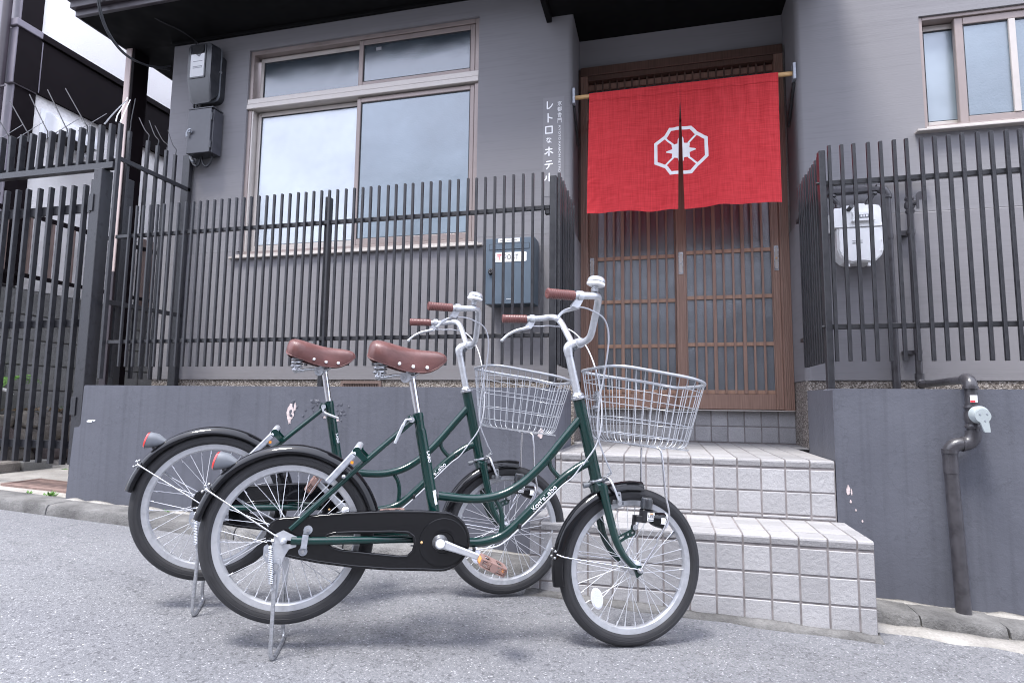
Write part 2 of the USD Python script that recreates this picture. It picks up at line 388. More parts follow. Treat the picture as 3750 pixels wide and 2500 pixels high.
MAT['mortar'] = concrete('pale_mortar', (0.20, 0.19, 0.175), (0.36, 0.345, 0.32))
MAT['block'] = concrete('grey_concrete_block', (0.14, 0.14, 0.135), (0.24, 0.238, 0.23), 0.003)
MAT['stone'] = concrete('rough_field_stone', (0.10, 0.09, 0.085), (0.30, 0.275, 0.25), 0.01)
MAT['stone_b'] = concrete('rough_purple_stone', (0.09, 0.075, 0.075), (0.19, 0.16, 0.16), 0.01)
MAT['soil'] = concrete('soil_with_litter', (0.05, 0.04, 0.03), (0.17, 0.14, 0.115), 0.012)

MAT['neighbour_wall'] = plain('off_white_stucco', (0.74, 0.725, 0.71), 0.9, vary=0.03, scale=2, bump=0.0035, bscale=70, spec=0.2)
MAT['neighbour_dark'] = plain('dark_brown_cladding', (0.007, 0.005, 0.006), 0.6, vary=0.2, scale=12, spec=0.06)
MAT['neighbour_trim'] = plain('grey_mauve_trim', (0.17, 0.155, 0.18), 0.5, vary=0.1, scale=6)
MAT['pink_post'] = plain('pale_pink_post_paint', (0.48, 0.39, 0.37), 0.5, vary=0.06, scale=6)
MAT['brown_frame'] = plain('brown_window_frame', (0.16, 0.115, 0.10), 0.45, vary=0.12, scale=12)

MAT['cloth'] = M('red_slub_cotton', {
    'g': ('geometry', {}), 'mp': ('mapping', {'scale': (9.0, 9.0, 330.0)}), 'mp2': ('mapping', {'scale': (330.0, 9.0, 9.0)}),
    'n1': ('noise_texture', {'scale': 1.0, 'detail': 3.0}), 'n2': ('noise_texture', {'scale': 1.0, 'detail': 3.0}),
    'a': ('math', {'math_type': 'add'}), 'h': ('math', {'math_type': 'multiply', 'value2': 0.5}),
    'r': ('rgb_ramp', {'ramp': [(0.34, (0.55, 0.030, 0.036)), (0.64, (0.78, 0.066, 0.076))]}), 'b': ('bump', {'strength': 0.6, 'distance': 0.0006}),
    'p': ('principled_bsdf', {'roughness': 0.85, 'specular_ior_level': 0.2, 'sheen_weight': 0.15}), 't': ('translucent_bsdf', {}), 'mx': ('mix_closure', {'fac': 0.22})},
    [('g.position', 'mp.vector'), ('g.position', 'mp2.vector'), ('mp.vector', 'n1.vector'), ('mp2.vector', 'n2.vector'), ('n1.fac', 'a.value1'), ('n2.fac', 'a.value2'), ('a.value', 'h.value1'),
     ('h.value', 'r.fac'), ('r.color', 'p.base_color'), ('r.color', 't.color'), ('a.value', 'b.height'), ('b.normal', 'p.normal'), ('p.BSDF', 'mx.closure1'), ('t.BSDF', 'mx.closure2')], surface='mx.closure')
MAT['cloth_white'] = plain('white_dyed_cotton', (0.80, 0.79, 0.80), 0.9, vary=0.04, scale=300, spec=0.2)
MAT['bamboo'] = plain('varnished_bamboo', (0.52, 0.33, 0.15), 0.35, vary=0.15, scale=18)
MAT['galv'] = plain('galvanised_steel', (0.36, 0.38, 0.42), 0.42, metal=0.5, vary=0.15, scale=60)

def wood(name, dark, light):
    return M(name, {
        'g': ('geometry', {}), 'oi': ('object_info', {}), 'mp': ('mapping', {'scale': (160.0, 160.0, 5.0)}), 'n': ('noise_texture', {'scale': 1.0, 'detail': 4.0, 'roughness': 0.6, 'distortion': 0.3}),
        'r': ('rgb_ramp', {'ramp': [(0.3, dark), (0.72, light)]}), 'rr': ('map_range', {'to_min': 0.9, 'to_max': 1.1}), 'h': ('hsv', {}),
        'b': ('bump', {'strength': 0.4, 'distance': 0.0006}), 'p': ('principled_bsdf', {'roughness': 0.42, 'specular_ior_level': 0.45})},
        [('g.position', 'mp.vector'), ('mp.vector', 'n.vector'), ('n.fac', 'r.fac'), ('r.color', 'h.color'), ('oi.random', 'rr.value'), ('rr.result', 'h.value'), ('h.color', 'p.base_color'), ('n.fac', 'b.height'), ('b.normal', 'p.normal')])
MAT['wood'] = wood('brown_wood_grain_door', (0.215, 0.130, 0.098), (0.325, 0.208, 0.162))
MAT['wood_rail'] = wood('warm_wood_rail', (0.33, 0.195, 0.132), (0.45, 0.28, 0.20))
MAT['wood_dark'] = wood('dark_wood_frame', (0.060, 0.034, 0.026), (0.115, 0.068, 0.052))

def frosted(name, body, rough, gl, bump, bscale=70.0, ior=1.6, wave=9.0):
    """Patterned obscure glass: a pale scatter behind a rough mirror-like front."""
    return M(name, {
        'g': ('geometry', {}), 'nb': ('noise_texture', {'scale': bscale, 'detail': 3.0, 'roughness': 0.6}), 'b': ('bump', {'strength': 1.0, 'distance': bump}),
        'nw': ('noise_texture', {'scale': 2.3, 'detail': 3.0, 'roughness': 0.5}), 'ad': ('math', {'math_type': 'multiply_add', 'value2': wave}),
        'nd': ('noise_texture', {'scale': 1.4, 'detail': 4.0, 'roughness': 0.55}), 'rd': ('rgb_ramp', {'ramp': [(0.3, tuple(np.array(body) * 0.7)), (0.7, tuple(np.array(body) * 1.3))]}),
        'd': ('diffuse_bsdf', {}), 'gl': ('glossy_bsdf', {'color': (0.93, 0.96, 1.0), 'roughness': rough}),
        'fr': ('fresnel', {'IOR': ior}), 'm': ('math', {'math_type': 'multiply', 'value2': gl, 'use_clamp': True}), 'mx': ('mix_closure', {})},
        [('g.position', 'nb.vector'), ('g.position', 'nw.vector'), ('g.position', 'nd.vector'), ('nd.fac', 'rd.fac'), ('rd.color', 'd.color'), ('nw.fac', 'ad.value1'), ('nb.fac', 'ad.value3'), ('ad.value', 'b.height'), ('b.normal', 'gl.normal'), ('fr.fac', 'm.value1'), ('m.value', 'mx.fac'), ('d.BSDF', 'mx.closure1'), ('gl.BSDF', 'mx.closure2')], surface='mx.closure')
MAT['glass_left'] = frosted('sky_brightened_window_glass', (0.34, 0.38, 0.41), 0.20, 4.2, 0.0010, 90)  # paler body and stronger mirror carry the bright sky reflected in this pane
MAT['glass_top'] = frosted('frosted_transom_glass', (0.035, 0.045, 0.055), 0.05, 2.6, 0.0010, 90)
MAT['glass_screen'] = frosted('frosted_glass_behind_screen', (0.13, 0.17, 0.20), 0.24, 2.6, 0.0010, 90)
MAT['glass_right'] = frosted('frosted_side_window_glass', (0.24, 0.29, 0.33), 0.24, 2.4, 0.0008, 120)
MAT['glass_door'] = frosted('hammered_door_glass', (0.085, 0.097, 0.108), 0.14, 3.0, 0.0030, 110)
MAT['clear'] = M('clear_pane', {'t': ('transparent_bsdf', {}), 'g': ('glossy_bsdf', {'roughness': 0.03}), 'fr': ('fresnel', {'IOR': 1.5}), 'm': ('math', {'math_type': 'multiply', 'value2': 1.5, 'use_clamp': True}), 'mx': ('mix_closure', {})},
    [('fr.fac', 'm.value1'), ('m.value', 'mx.fac'), ('t.BSDF', 'mx.closure1'), ('g.BSDF', 'mx.closure2')], surface='mx.closure')
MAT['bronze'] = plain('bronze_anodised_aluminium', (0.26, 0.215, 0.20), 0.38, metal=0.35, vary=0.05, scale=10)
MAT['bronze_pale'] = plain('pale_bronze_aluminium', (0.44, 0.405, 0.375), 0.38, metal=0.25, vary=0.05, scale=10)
MAT['seal'] = plain('black_rubber_seal', (0.015, 0.015, 0.017), 0.6)

MAT['green'] = plain('deep_green_gloss_enamel', (0.0010, 0.016, 0.0135), 0.30, coat=1.0, spec=0.1, vary=0.08, scale=8, coat_rough=0.09)
MAT['black_gloss'] = plain('black_gloss_enamel', (0.002, 0.002, 0.0025), 0.25, coat=0.8, spec=0.05, vary=0.1, scale=8, coat_rough=0.05)
MAT['chrome'] = plain('chrome', (0.74, 0.74, 0.76), 0.10, metal=1.0, vary=0.03, scale=20)
MAT['steel'] = plain('plated_steel', (0.50, 0.51, 0.53), 0.27, metal=0.95, vary=0.08, scale=60)
MAT['silver'] = plain('silver_painted_alloy', (0.50, 0.515, 0.54), 0.30, metal=0.6, vary=0.04, scale=30, coat=0.3)
MAT['spoke'] = plain('bright_spoke_wire', (0.62, 0.63, 0.66), 0.35, metal=0.3, vary=0.05, scale=30)
MAT['rim'] = plain('satin_alloy_rim', (0.48, 0.49, 0.51), 0.34, metal=0.6, vary=0.04, scale=30)
MAT['wire'] = plain('silver_coated_wire', (0.40, 0.415, 0.44), 0.34, metal=0.5, vary=0.05, scale=30)
MAT['rubber'] = plain('black_tyre_rubber', (0.018, 0.018, 0.020), 0.62, vary=0.25, scale=35, bump=0.0006, bscale=260)
MAT['leather'] = plain('brown_pebbled_leather', (0.125, 0.052, 0.046), 0.34, vary=0.22, scale=14, bump=0.0010, bscale=520, coat=0.15, coat_rough=0.3)
MAT['grip'] = plain('brown_grip_vinyl', (0.12, 0.043, 0.038), 0.42, vary=0.1, scale=20)
MAT['pedal'] = plain('dusty_brown_pedal_plastic', (0.20, 0.125, 0.110), 0.5, vary=0.1, scale=30)
MAT['orange'] = plain('orange_reflector', (0.78, 0.27, 0.02), 0.2, vary=0.05, scale=200, coat=0.5)
MAT['red'] = plain('red_lens', (0.60, 0.025, 0.020), 0.15, vary=0.1, scale=90, coat=1.0)
MAT['white_plastic'] = plain('white_plastic', (0.76, 0.77, 0.79), 0.4, vary=0.03, scale=20)
MAT['clear_plastic'] = plain('pale_reflector_plastic', (0.62, 0.64, 0.75), 0.25, vary=0.08, scale=300, coat=0.6)
MAT['grey_plastic'] = plain('grey_plastic', (0.13, 0.14, 0.155), 0.35, vary=0.06, scale=20)
MAT['black_plastic'] = plain('black_plastic', (0.012, 0.012, 0.014), 0.35, vary=0.15, scale=20)
MAT['meter_plastic'] = plain('black_meter_housing', (0.016, 0.017, 0.020), 0.28, vary=0.1, scale=10, coat=0.3, coat_rough=0.15)
MAT['box_paint'] = plain('charcoal_painted_steel', (0.035, 0.036, 0.043), 0.35, vary=0.1, scale=10, coat=0.2, coat_rough=0.2)
MAT['postbox'] = plain('blue_grey_powder_coat', (0.085, 0.115, 0.150), 0.42, vary=0.04, scale=10, bump=0.0003, bscale=500)
MAT['postbox_dark'] = plain('dark_blue_grey_side', (0.050, 0.068, 0.085), 0.45, vary=0.05, scale=10)
MAT['paper'] = plain('white_label', (0.80, 0.80, 0.80), 0.5, vary=0.02, scale=20)
MAT['ink_red'] = plain('red_ink', (0.65, 0.03, 0.04), 0.5, vary=0.02)
MAT['ink_black'] = plain('dark_ink', (0.03, 0.03, 0.035), 0.5, vary=0.02)
MAT['ink_white'] = plain('white_vinyl_lettering', (0.85, 0.85, 0.86), 0.5, vary=0.02)
MAT['film'] = plain('translucent_grey_vinyl', (0.212, 0.208, 0.219), 0.7, vary=0.03, scale=6)
MAT['gas_white'] = plain('gas_meter_white_enamel', (0.80, 0.80, 0.795), 0.35, vary=0.02, scale=12, coat=0.3)
MAT['valve_grey'] = plain('pale_grey_valve_cap', (0.30, 0.335, 0.34), 0.5, vary=0.06, scale=40)
MAT['conduit'] = plain('pale_grey_conduit', (0.34, 0.35, 0.38), 0.4, vary=0.06, scale=20)
MAT['rust'] = plain('rusty_cover_plate', (0.17, 0.115, 0.10), 0.8, vary=0.35, scale=30, bump=0.002, bscale=120)
MAT['primer'] = plain('red_lead_primer', (0.50, 0.10, 0.055), 0.7, vary=0.2, scale=60)
MAT['cable'] = plain('black_cable', (0.012, 0.013, 0.016), 0.4, vary=0.1)
MAT['cable_grey'] = plain('pale_cable_housing', (0.42, 0.43, 0.46), 0.3, vary=0.04, coat=0.4)
MAT['globe'] = plain('opal_glass_globe', (0.62, 0.61, 0.60), 0.2, vary=0.02, coat=0.5)
MAT['across'] = plain('beige_house_render', (0.20, 0.19, 0.18), 0.85, vary=0.1, scale=1.5)
MAT['ceramic'] = plain('white_insulator', (0.72, 0.70, 0.68), 0.25, vary=0.08, scale=40, coat=0.5)
def leafmat(name, col):
    return M(name, {'g': ('geometry', {}), 'n': ('noise_texture', {'scale': 30.0, 'detail': 3.0}), 'r': ('rgb_ramp', {'ramp': [(0.3, tuple(np.array(col) * 0.7)), (0.7, tuple(np.array(col) * 1.25))]}),
        'p': ('principled_bsdf', {'roughness': 0.5}), 't': ('translucent_bsdf', {}), 'mx': ('mix_closure', {'fac': 0.3})},
        [('g.position', 'n.vector'), ('n.fac', 'r.fac'), ('r.color', 'p.base_color'), ('r.color', 't.color'), ('p.BSDF', 'mx.closure1'), ('t.BSDF', 'mx.closure2')], surface='mx.closure')
MAT['leaf'] = leafmat('fresh_green_leaf', (0.10, 0.22, 0.045))
MAT['dry_leaf'] = leafmat('dry_fallen_leaf', (0.22, 0.16, 0.10))
# ================================================================ SETTING: ground, street, kerbs
g = MB()
xs = np.array([-90, -30, -12, -6, -4.2, -3, -2, -1, 0, 1, 2, 4, 8, 20, 90.0])
ys = np.array([-90, -25, -8, -2, 0, 0.8, 1.4, 2.0, 2.63])
gx, gy = np.meshgrid(xs, ys, indexing='ij')
def sheet(gx, gy, gz):
    a, b = gx.shape
    v = np.stack([gx, gy, gz], -1).reshape(-1, 3)
    i, j = np.meshgrid(np.arange(a - 1), np.arange(b - 1), indexing='ij')
    q = np.stack([i * b + j, (i + 1) * b + j, (i + 1) * b + j + 1, i * b + j + 1], -1).reshape(-1, 4)
    return v, q
solo('road', g.add(*sheet(gx, gy, ROAD(gx, gy))), MAT['asphalt'], 'grey asphalt street sloping down to the right', kind='structure')
gx, gy = np.meshgrid(np.array([-120, -30, -8, 0, 8, 30, 120.0]), np.array([-120, -30, 0, 3, 8, 30, 120.0]), indexing='ij')
solo('ground', MB().add(*sheet(gx, gy, ROAD(gx, gy) - 0.25)), MAT['soil'], 'bare ground under and around the street and houses', kind='structure')

def kerb_stone(x0, x1, y0=2.628, y1=2.83, h=0.055, seed=0):
    r = np.random.default_rng(seed)
    n = 10
    v, rows = [], []
    for i in range(n + 1):
        x = x0 + (x1 - x0) * i / n
        zr = float(ROAD(x, 2.63))
        w = 0.004 * (r.random(5) - 0.5)
        v += [[x, y0 - 0.006 + w[0], zr - 0.10], [x, y0 + w[0], zr + 0.004], [x, y0 + 0.004 + w[1], zr + h * 0.72 + w[1]], [x, y0 + 0.016 + w[2], zr + h + w[2] * 0.7],
              [x, y0 + 0.07, zr + h + 0.003 + w[3] * 0.6], [x, y1, zr + h + w[4] * 0.5], [x, y1, zr - 0.10]]
    k = 7
    f = []
    for i in range(n):
        for j in range(k):
            f.append([i * k + j, (i + 1) * k + j, (i + 1) * k + (j + 1) % k, i * k + (j + 1) % k])
    mb = MB().add(v, f)
    for s in (0, n):
        ring = np.array(v[s * k:(s + 1) * k]); c = ring.mean(0)
        ff = [[k, j, (j + 1) % k] for j in range(k)]
        mb.add(np.vstack([ring, c]), np.array(ff) if s else np.array(ff)[:, ::-1])
    return mb
kb = thing('kerb', 'low weathered concrete kerb along the foot of the grey wall', kind='structure')
xk = -6.27
while xk < -0.62:
    x1 = min(xk + 0.597, -0.545)
    part(kb, 'kerb_stone', kerb_stone(xk + 0.003, x1 - 0.003, seed=int(abs(xk) * 10)), MAT['kerb'], smooth=35)
    xk += 0.60
for x0, x1, h in ((0.742, 0.93, 0.052), (0.936, 1.21, 0.050), (1.22, 1.80, 0.045), (1.806, 2.4, 0.05), (2.406, 3.0, 0.05)):
    part(kb, 'kerb_stone', kerb_stone(x0, x1, y1=2.83, h=h, seed=int(x0 * 100)), MAT['kerb'], smooth=35)
# a worn cement fillet where the street meets steps and kerb
def fillet(pts, w, h, seed):
    """Uneven cement strip; pts: (x, y) against the wall, spreading towards -y."""
    r = np.random.default_rng(seed)
    p = spline(pts, 12)
    v, k = [], 4
    for x, y in p:
        ww = w * (0.5 + 1.0 * meshkit.noise(np.array([x * 9.0, y, seed * 3.1]))); hh = h * (0.7 + 0.6 * meshkit.noise(np.array([x * 14.0, 5.0, seed])))
        z = float(ROAD(x, y))
        v += [[x, y + 0.01, z - 0.05], [x, y + 0.01, z + hh], [x, y - 0.3 * ww, z + 0.55 * hh], [x, y - ww, float(ROAD(x, y - ww)) + 0.002], [x, y - ww - 0.004, z - 0.05]]
    k = 5
    f = [[i * k + j, (i + 1) * k + j, (i + 1) * k + j + 1, i * k + j + 1] for i in range(len(p) - 1) for j in range(k - 1)]
    return MB().add(v, f)
sf = thing('cement_fillet', 'rough pale cement fillet at the foot of the steps and the right wall', kind='structure')
part(sf, 'step_fillet', fillet([(-0.54, 2.452), (-0.1, 2.452), (0.3, 2.452), (0.74, 2.452)], 0.045, 0.022, 1), MAT['kerb'], smooth=True)
part(sf, 'gutter_fillet', fillet([(0.74, 2.63), (1.0, 2.63), (1.4, 2.63), (2.2, 2.63)], 0.085, 0.016, 2), MAT['mortar'], smooth=True)
part(sf, 'wall_fillet', MB().add(*(lambda p: (p[0], p[1]))(fillet([(-3.35, 2.80), (-2.5, 2.80), (-1.6, 2.80), (-0.58, 2.80)], 0.05, 0.03, 3).arrays())).map(lambda v: v + [0, 0, 0.040]), MAT['mortar'], smooth=True)
part(sf, 'wall_fillet', fillet([(0.76, 2.80), (1.1, 2.80), (1.7, 2.80), (2.6, 2.80)], 0.05, 0.03, 4).map(lambda v: v + [0, 0, 0.036]), MAT['mortar'], smooth=True)

# paved apron in front of the gate, soil and the neighbour's bank
r_ = np.random.default_rng(3)
gx, gy = np.meshgrid(np.linspace(-6.4, -3.30, 32), np.linspace(2.78, 3.95, 14), indexing='ij')
gz = ROAD(gx, 2.63) + 0.048 + 0.006 * (meshkit.noise(np.stack([gx * 4, gy * 4, gx * 0], -1)) - 0.5) + 0.01 * (gy - 2.78)
solo('apron', MB().add(*sheet(gx, gy, gz)), MAT['apron'], 'worn pale concrete apron inside the slatted gate', kind='structure', smooth=True)
def APRON(x, y):
    return float(ROAD(x, 2.63)) + 0.048 + 0.01 * (y - 2.78)
cp = thing('drain_cover', 'rusty rectangular drain cover set in the concrete before the gate', 'drain cover', loc=(-3.85, 3.05, APRON(-3.85, 3.05)))
z0 = APRON(-3.85, 3.05)
def tilt(v):
    v = v.copy(); v[:, 2] += -0.045 * (v[:, 0] + 3.85) + 0.01 * (v[:, 1] - 3.05); return v
part(cp, 'cover_plate', MB().box(-4.02, -3.52, 2.97, 3.17, z0 + 0.003, z0 + 0.012, 0.002).map(tilt), MAT['rust'])
fr = MB()
fr.box(-4.05, -3.49, 2.945, 2.965, z0 - 0.004, z0 + 0.015, 0.002); fr.box(-4.05, -3.49, 3.175, 3.195, z0 - 0.004, z0 + 0.015, 0.002)
fr.box(-4.05, -4.025, 2.966, 3.174, z0 - 0.004, z0 + 0.015, 0.002); fr.box(-3.515, -3.49, 2.966, 3.174, z0 - 0.004, z0 + 0.015, 0.002)
part(cp, 'cover_frame', fr.map(tilt), MAT['rust'])

# ================================================================ LOW WALLS
def wall_poly(pts, y0, y1):
    """Prism of an outline in x, z between y0 and y1."""
    return MB().prism(Polygon(pts), y1 - y0, o=(0, y1, 0), x=(1, 0, 0), y=(0, 0, 1))
lw = thing('low_wall', 'low blue-grey painted wall with flaked paint behind the two bicycles', 'wall', loc=(-1.9, 2.88, 0.1))
outline = [(-3.352, 0.05), (-3.352, 0.25), (-3.333, 0.629), (-3.300, 0.633), (-3.290, 0.650), (-3.286, 0.868), (-3.279, 0.875), (-0.492, 0.875), (-0.485, 0.868), (-0.485, -0.12)]
part(lw, 'wall_face', wall_poly(outline, 2.803, 2.96), MAT['low_wall'])
part(lw, 'return_wall', MB().box(-0.62, -0.4852, 2.9605, 3.31, -0.1, 0.875), MAT['low_wall'])
part(lw, 'top_slab', MB().box(-3.27, -0.63, 2.962, 3.60, 0.78, 0.80), MAT['kerb'])
def blot(cx, cz, w, h, seed, n=46, rough=0.55):
    """Ragged flake outline: noisy rim, splinters and bitten-out notches."""
    r = np.random.default_rng(seed)
    a = np.linspace(0, 2 * math.pi, n, endpoint=False)
    rad = 0.62 + rough * 1.1 * meshkit.fbm(np.stack([np.cos(a) * 2.2 + seed, np.sin(a) * 2.2, a * 0], -1), 4) + 0.16 * (r.random(n) - 0.5)
    p = Polygon(np.stack([cx + w * rad * np.cos(a), cz + h * rad * np.sin(a)], 1)).buffer(0)
    for k in range(5):
        q = r.random() * 6.28; x, z = cx + w * 0.9 * math.cos(q), cz + h * 0.9 * math.sin(q)
        s = 0.25 + 0.3 * r.random()
        t = Polygon([(x - w * s * r.random(), z), (x + w * 0.2, z + h * s * r.random()), (x + w * s * r.random(), z - h * 0.15), (x, z - h * s * r.random() * 1.6)]).buffer(0)
        p = p.union(t) if k % 2 else p.difference(t)
    return max(getattr(p, 'geoms', [p]), key=lambda g_: g_.area)
def chips(parent, shapes, y):
    for s in shapes:
        part(parent, 'paint_chip', MB().prism(s, 0.0015, o=(0, y, 0)), MAT['chip'], label='patch of bare pinkish render where the paint has flaked')
def sx(x, y): return x, y
chips(lw, [blot(-1.905, 0.735, 0.022, 0.055, 11), blot(-1.878, 0.765, 0.008, 0.022, 12), blot(-1.64, 0.703, 0.022, 0.012, 13), blot(-1.70, 0.715, 0.008, 0.006, 15), blot(-0.555, 0.66, 0.012, 0.02, 19, rough=0.8)], 2.8030)
part(lw, 'paint_chip', MB().prism(blot(-3.225, 0.666, 0.022, 0.009, 14).union(blot(-3.195, 0.672, 0.012, 0.004, 16)), 0.0015, o=(0, 2.8030, 0)), MAT['white_plastic'], label='white chip in the paint near the left end')
# curled flakes of paint
fl_ = MB()
r_ = np.random.default_rng(5)
for k in range(34):
    x = -1.90 + 0.34 * r_.random(); z = 0.70 + 0.10 * r_.random(); a = r_.random() * 6.28; s = 0.008 + 0.016 * r_.random()
    d = np.array([math.cos(a), 0, math.sin(a)]) * s; e = np.array([-math.sin(a), 0, math.cos(a)]) * s * 0.45
    p = np.array([x, 2.8035, z])
    fl_.hull([p - d, p + d, p + e, p - e + [0, -0.0035, 0], p + d * 0.3 + e * 0.5 + [0, -0.004, 0]])
part(lw, 'paint_flakes', fl_, MAT['low_wall'], kind='stuff')

rw = thing('low_wall', 'low blue-grey painted wall right of the steps behind the gas pipe', 'wall', loc=(2.0, 2.88, 0.0))
part(rw, 'wall_face', wall_poly([(0.7085, -0.35), (0.7085, 0.872), (0.714, 0.878), (4.2, 0.878), (4.2, -0.5)], 2.803, 2.96), MAT['low_wall'])
part(rw, 'return_wall', MB().box(0.709, 0.86, 2.9605, 3.26, -0.1, 0.878), MAT['low_wall'])
part(rw, 'top_slab', MB().box(0.87, 4.2, 2.962, 3.60, 0.78, 0.80), MAT['kerb'])
chips(rw, [blot(0.752, 0.455, 0.007, 0.020, 21), blot(0.764, 0.448, 0.003, 0.013, 25), blot(0.760, 0.41, 0.004, 0.007, 22), blot(0.778, 0.376, 0.003, 0.005, 23), blot(0.80, 0.333, 0.003, 0.006, 24)], 2.8030)

# ================================================================ ENTRANCE STEPS, tile by tile
PIT, J = 0.0969, 0.0065
st = thing('entrance_steps', 'pale grey tiled entrance steps leading up to the sliding door', 'steps', loc=(0.12, 3.0, 0.0))
core = MB()
core.box(-0.528, 0.733, 2.4522, 2.86, -0.2, 0.3195)
core.box(-0.4825, 0.7050, 2.8052, 3.60, -0.2, 0.5705)
core.box(-0.515, 0.7850, 3.6, 3.92, -0.2, 0.5705)
core.box(-0.515, 0.7850, 3.9130, 4.1, 0.4, 0.766)
part(st, 'grout_bed', core, MAT['grout'])
def t_(x0, x1, y0, y1, z0, z1, name, mat, c=0.0022):
    d = rng.normal(0, 0.0003, 3)
    part(st, name, MB().box(x0 + J / 2, x1 - J / 2, y0 + d[0], y1 + d[0], z0 + d[2], z1 + d[2], c), mat)
def cols(x_lo, x_hi, anchor):
    k0 = math.ceil((anchor - x_hi) / PIT - 1e-6)
    out, k = [], int(k0) - 1
    x1 = x_hi
    while x1 > x_lo + 0.012:
        xj = anchor - PIT * (k + 1)
        if xj < x1 - 0.012:
            x0 = max(xj, x_lo)
            out.append((x0, x1)); x1 = x0
        k += 1
    return out
NH = 0.038
def flight(x_lo, x_hi, anchor, yf, ztop, zbot):
    cs = cols(x_lo, x_hi, anchor)
    for x0, x1 in cs:
        # nosing: an L-shaped bull-nose tile
        prof = Polygon([(0.004, -NH + J), (0.0, -NH + J + 0.002), (-0.003, -0.010), (-0.001, -0.004), (0.004, -0.0005), (0.012, 0.0), (PIT - J, 0.0), (PIT - J, -0.008), (0.012, -0.008), (0.012, -NH + J)])
        d = rng.normal(0, 0.0004, 2)
        part(st, 'nosing_tile', MB().prism(prof, x1 - x0 - J, o=(x0 + J / 2, yf - 0.001 + d[0], ztop + d[1]), x=(0, 1, 0), y=(0, 0, 1)), MAT['tile_top'])
        z1 = ztop - NH
        while z1 > zbot + 0.006:
            z0 = max(z1 - PIT, zbot)
            t_(x0, x1, yf - 0.0002, yf + 0.010, z0 + J / 2, z1 - J / 2, 'riser_tile', MAT['tile'])
            z1 = z0
    return cs
c1 = flight(-0.53, 0.735, 0.678, 2.45, 0.322, -0.065)
c2 = flight(-0.485, 0.705, 0.705, 2.803, 0.573, 0.3245)
def tread(cs, ys, z, name='tread_tile', lim=None):
    for y0, y1 in ys:
        for x0, x1 in cs:
            t_(x0, x1, y0 + J / 2, y1 - J / 2, z - 0.008, z + 0.0005, name, MAT['tile_top'], 0.0015)
ys1 = [(2.45 + PIT * k, min(2.45 + PIT * (k + 1), 2.803)) for k in range(1, 4)]
tread(c1, ys1, 0.322)
ys2 = [(2.803 + PIT * k, 2.803 + PIT * (k + 1)) for k in range(1, 8)]
tread(c2, ys2, 0.573)
far = MB()
for k in range(8, 12):
    y0, y1 = 2.803 + PIT * k, min(2.803 + PIT * (k + 1), 3.905)
    for x0, x1 in cols(-0.51, 0.782, 0.705):
        far.box(x0 + J / 2, x1 - J / 2, y0 + J / 2, y1 - J / 2, 0.565, 0.573 + rng.normal(0, 0.0003), 0.0015)
part(st, 'landing_tiles', far, MAT['tile_top'], kind='stuff')
for x0, x1 in cols(-0.50, 0.783, 0.783):
    for z0 in (0.5765, 0.5765 + PIT):
        t_(x0, x1, 3.9105, 3.92, z0 + J / 2, z0 + PIT - J / 2, 'riser_tile', MAT['tile'])

# ================================================================ THE HOUSE
HL = 'dark grey plastered Japanese hotel house with black eaves and tall aluminium windows'
hs = thing('hotel_house', HL, 'house', loc=(-1.4, 3.6, 0.6))
YW = 3.60
# front walls: outlines in x, z minus the window openings
W1 = (-2.937, -1.151, 1.812, 3.385)
W2 = (1.431, 2.62, 2.312, 2.985)
def holed(x0, x1, z0, z1, w=None, grow=0.0):
    p = sbox(x0, z0, x1, z1)
    return p.difference(sbox(w[0] - grow, w[2] - grow, w[1] + grow, w[3] + grow)) if w else p
part(hs, 'wall', MB().prism(holed(-3.62, -0.62, 1.862, 3.60, W1), 0.12, o=(0, YW + 0.12, 0)), MAT['plaster'])
part(hs, 'wall', MB().prism(holed(0.88, 4.2, 1.862, 6.2, W2), 0.12, o=(0, YW + 0.12, 0)), MAT['plaster'])
def pier(x0, x1, y0, y1, z0, z1, side, r=0.03):
    """Rounded-corner pier beside the door recess."""
    p = sbox(x0, y0, x1, y1)
    big = rrect(x0, x1 + (0 if side > 0 else 0), y0, y1 + 0.3, r, 6)
    keep = sbox((x0 + x1) / 2, y0, x1, y1) if side > 0 else sbox(x0, y0, (x0 + x1) / 2, y1)
    p = p.difference(keep).union(big.intersection(keep))
    return MB().prism(p, z1 - z0, o=(0, 0, z0), x=(1, 0, 0), y=(0, 1, 0))
part(hs, 'door_pier', pier(-0.62, -0.522, YW, 4.0, 1.862, 3.60, 1), MAT['plaster'], smooth=30)
part(hs, 'door_pier', pier(0.790, 0.88, YW, 4.0, 1.862, 6.2, -1), MAT['plaster'], smooth=30)
# thicker base below the scored line
part(hs, 'wall_base', MB().prism(holed(-3.635, -0.62, 0.942, 1.857, W1, 0.004), 0.13, o=(0, YW + 0.117, 0)), MAT['plaster_base'])
part(hs, 'wall_base', MB().box(0.88, 4.2, YW - 0.013, YW + 0.117, 0.942, 1.857, 0.004), MAT['plaster_base'])
part(hs, 'pier_base', pier(-0.62, -0.506, YW - 0.013, 3.97, 0.942, 1.857, 1), MAT['plaster_base'], smooth=30)
part(hs, 'pier_base', pier(0.776, 0.88, YW - 0.013, 3.97, 0.942, 1.857, -1), MAT['plaster_base'], smooth=30)
part(hs, 'foundation', MB().box(-3.60, -0.51, YW - 0.006, 4.0, 0.30, 0.940), MAT['pebble'])
part(hs, 'foundation', MB().box(0.780, 4.2, YW - 0.006, 4.0, 0.30, 0.940), MAT['pebble'])
part(hs, 'side_wall', MB().box(-3.62, -3.50, YW + 0.121, 9.0, 0.3, 5.4), MAT['plaster'])
part(hs, 'upper_wall', MB().box(-3.62, 0.789, YW + 0.002, YW + 0.12, 3.752, 6.2), MAT['plaster'])
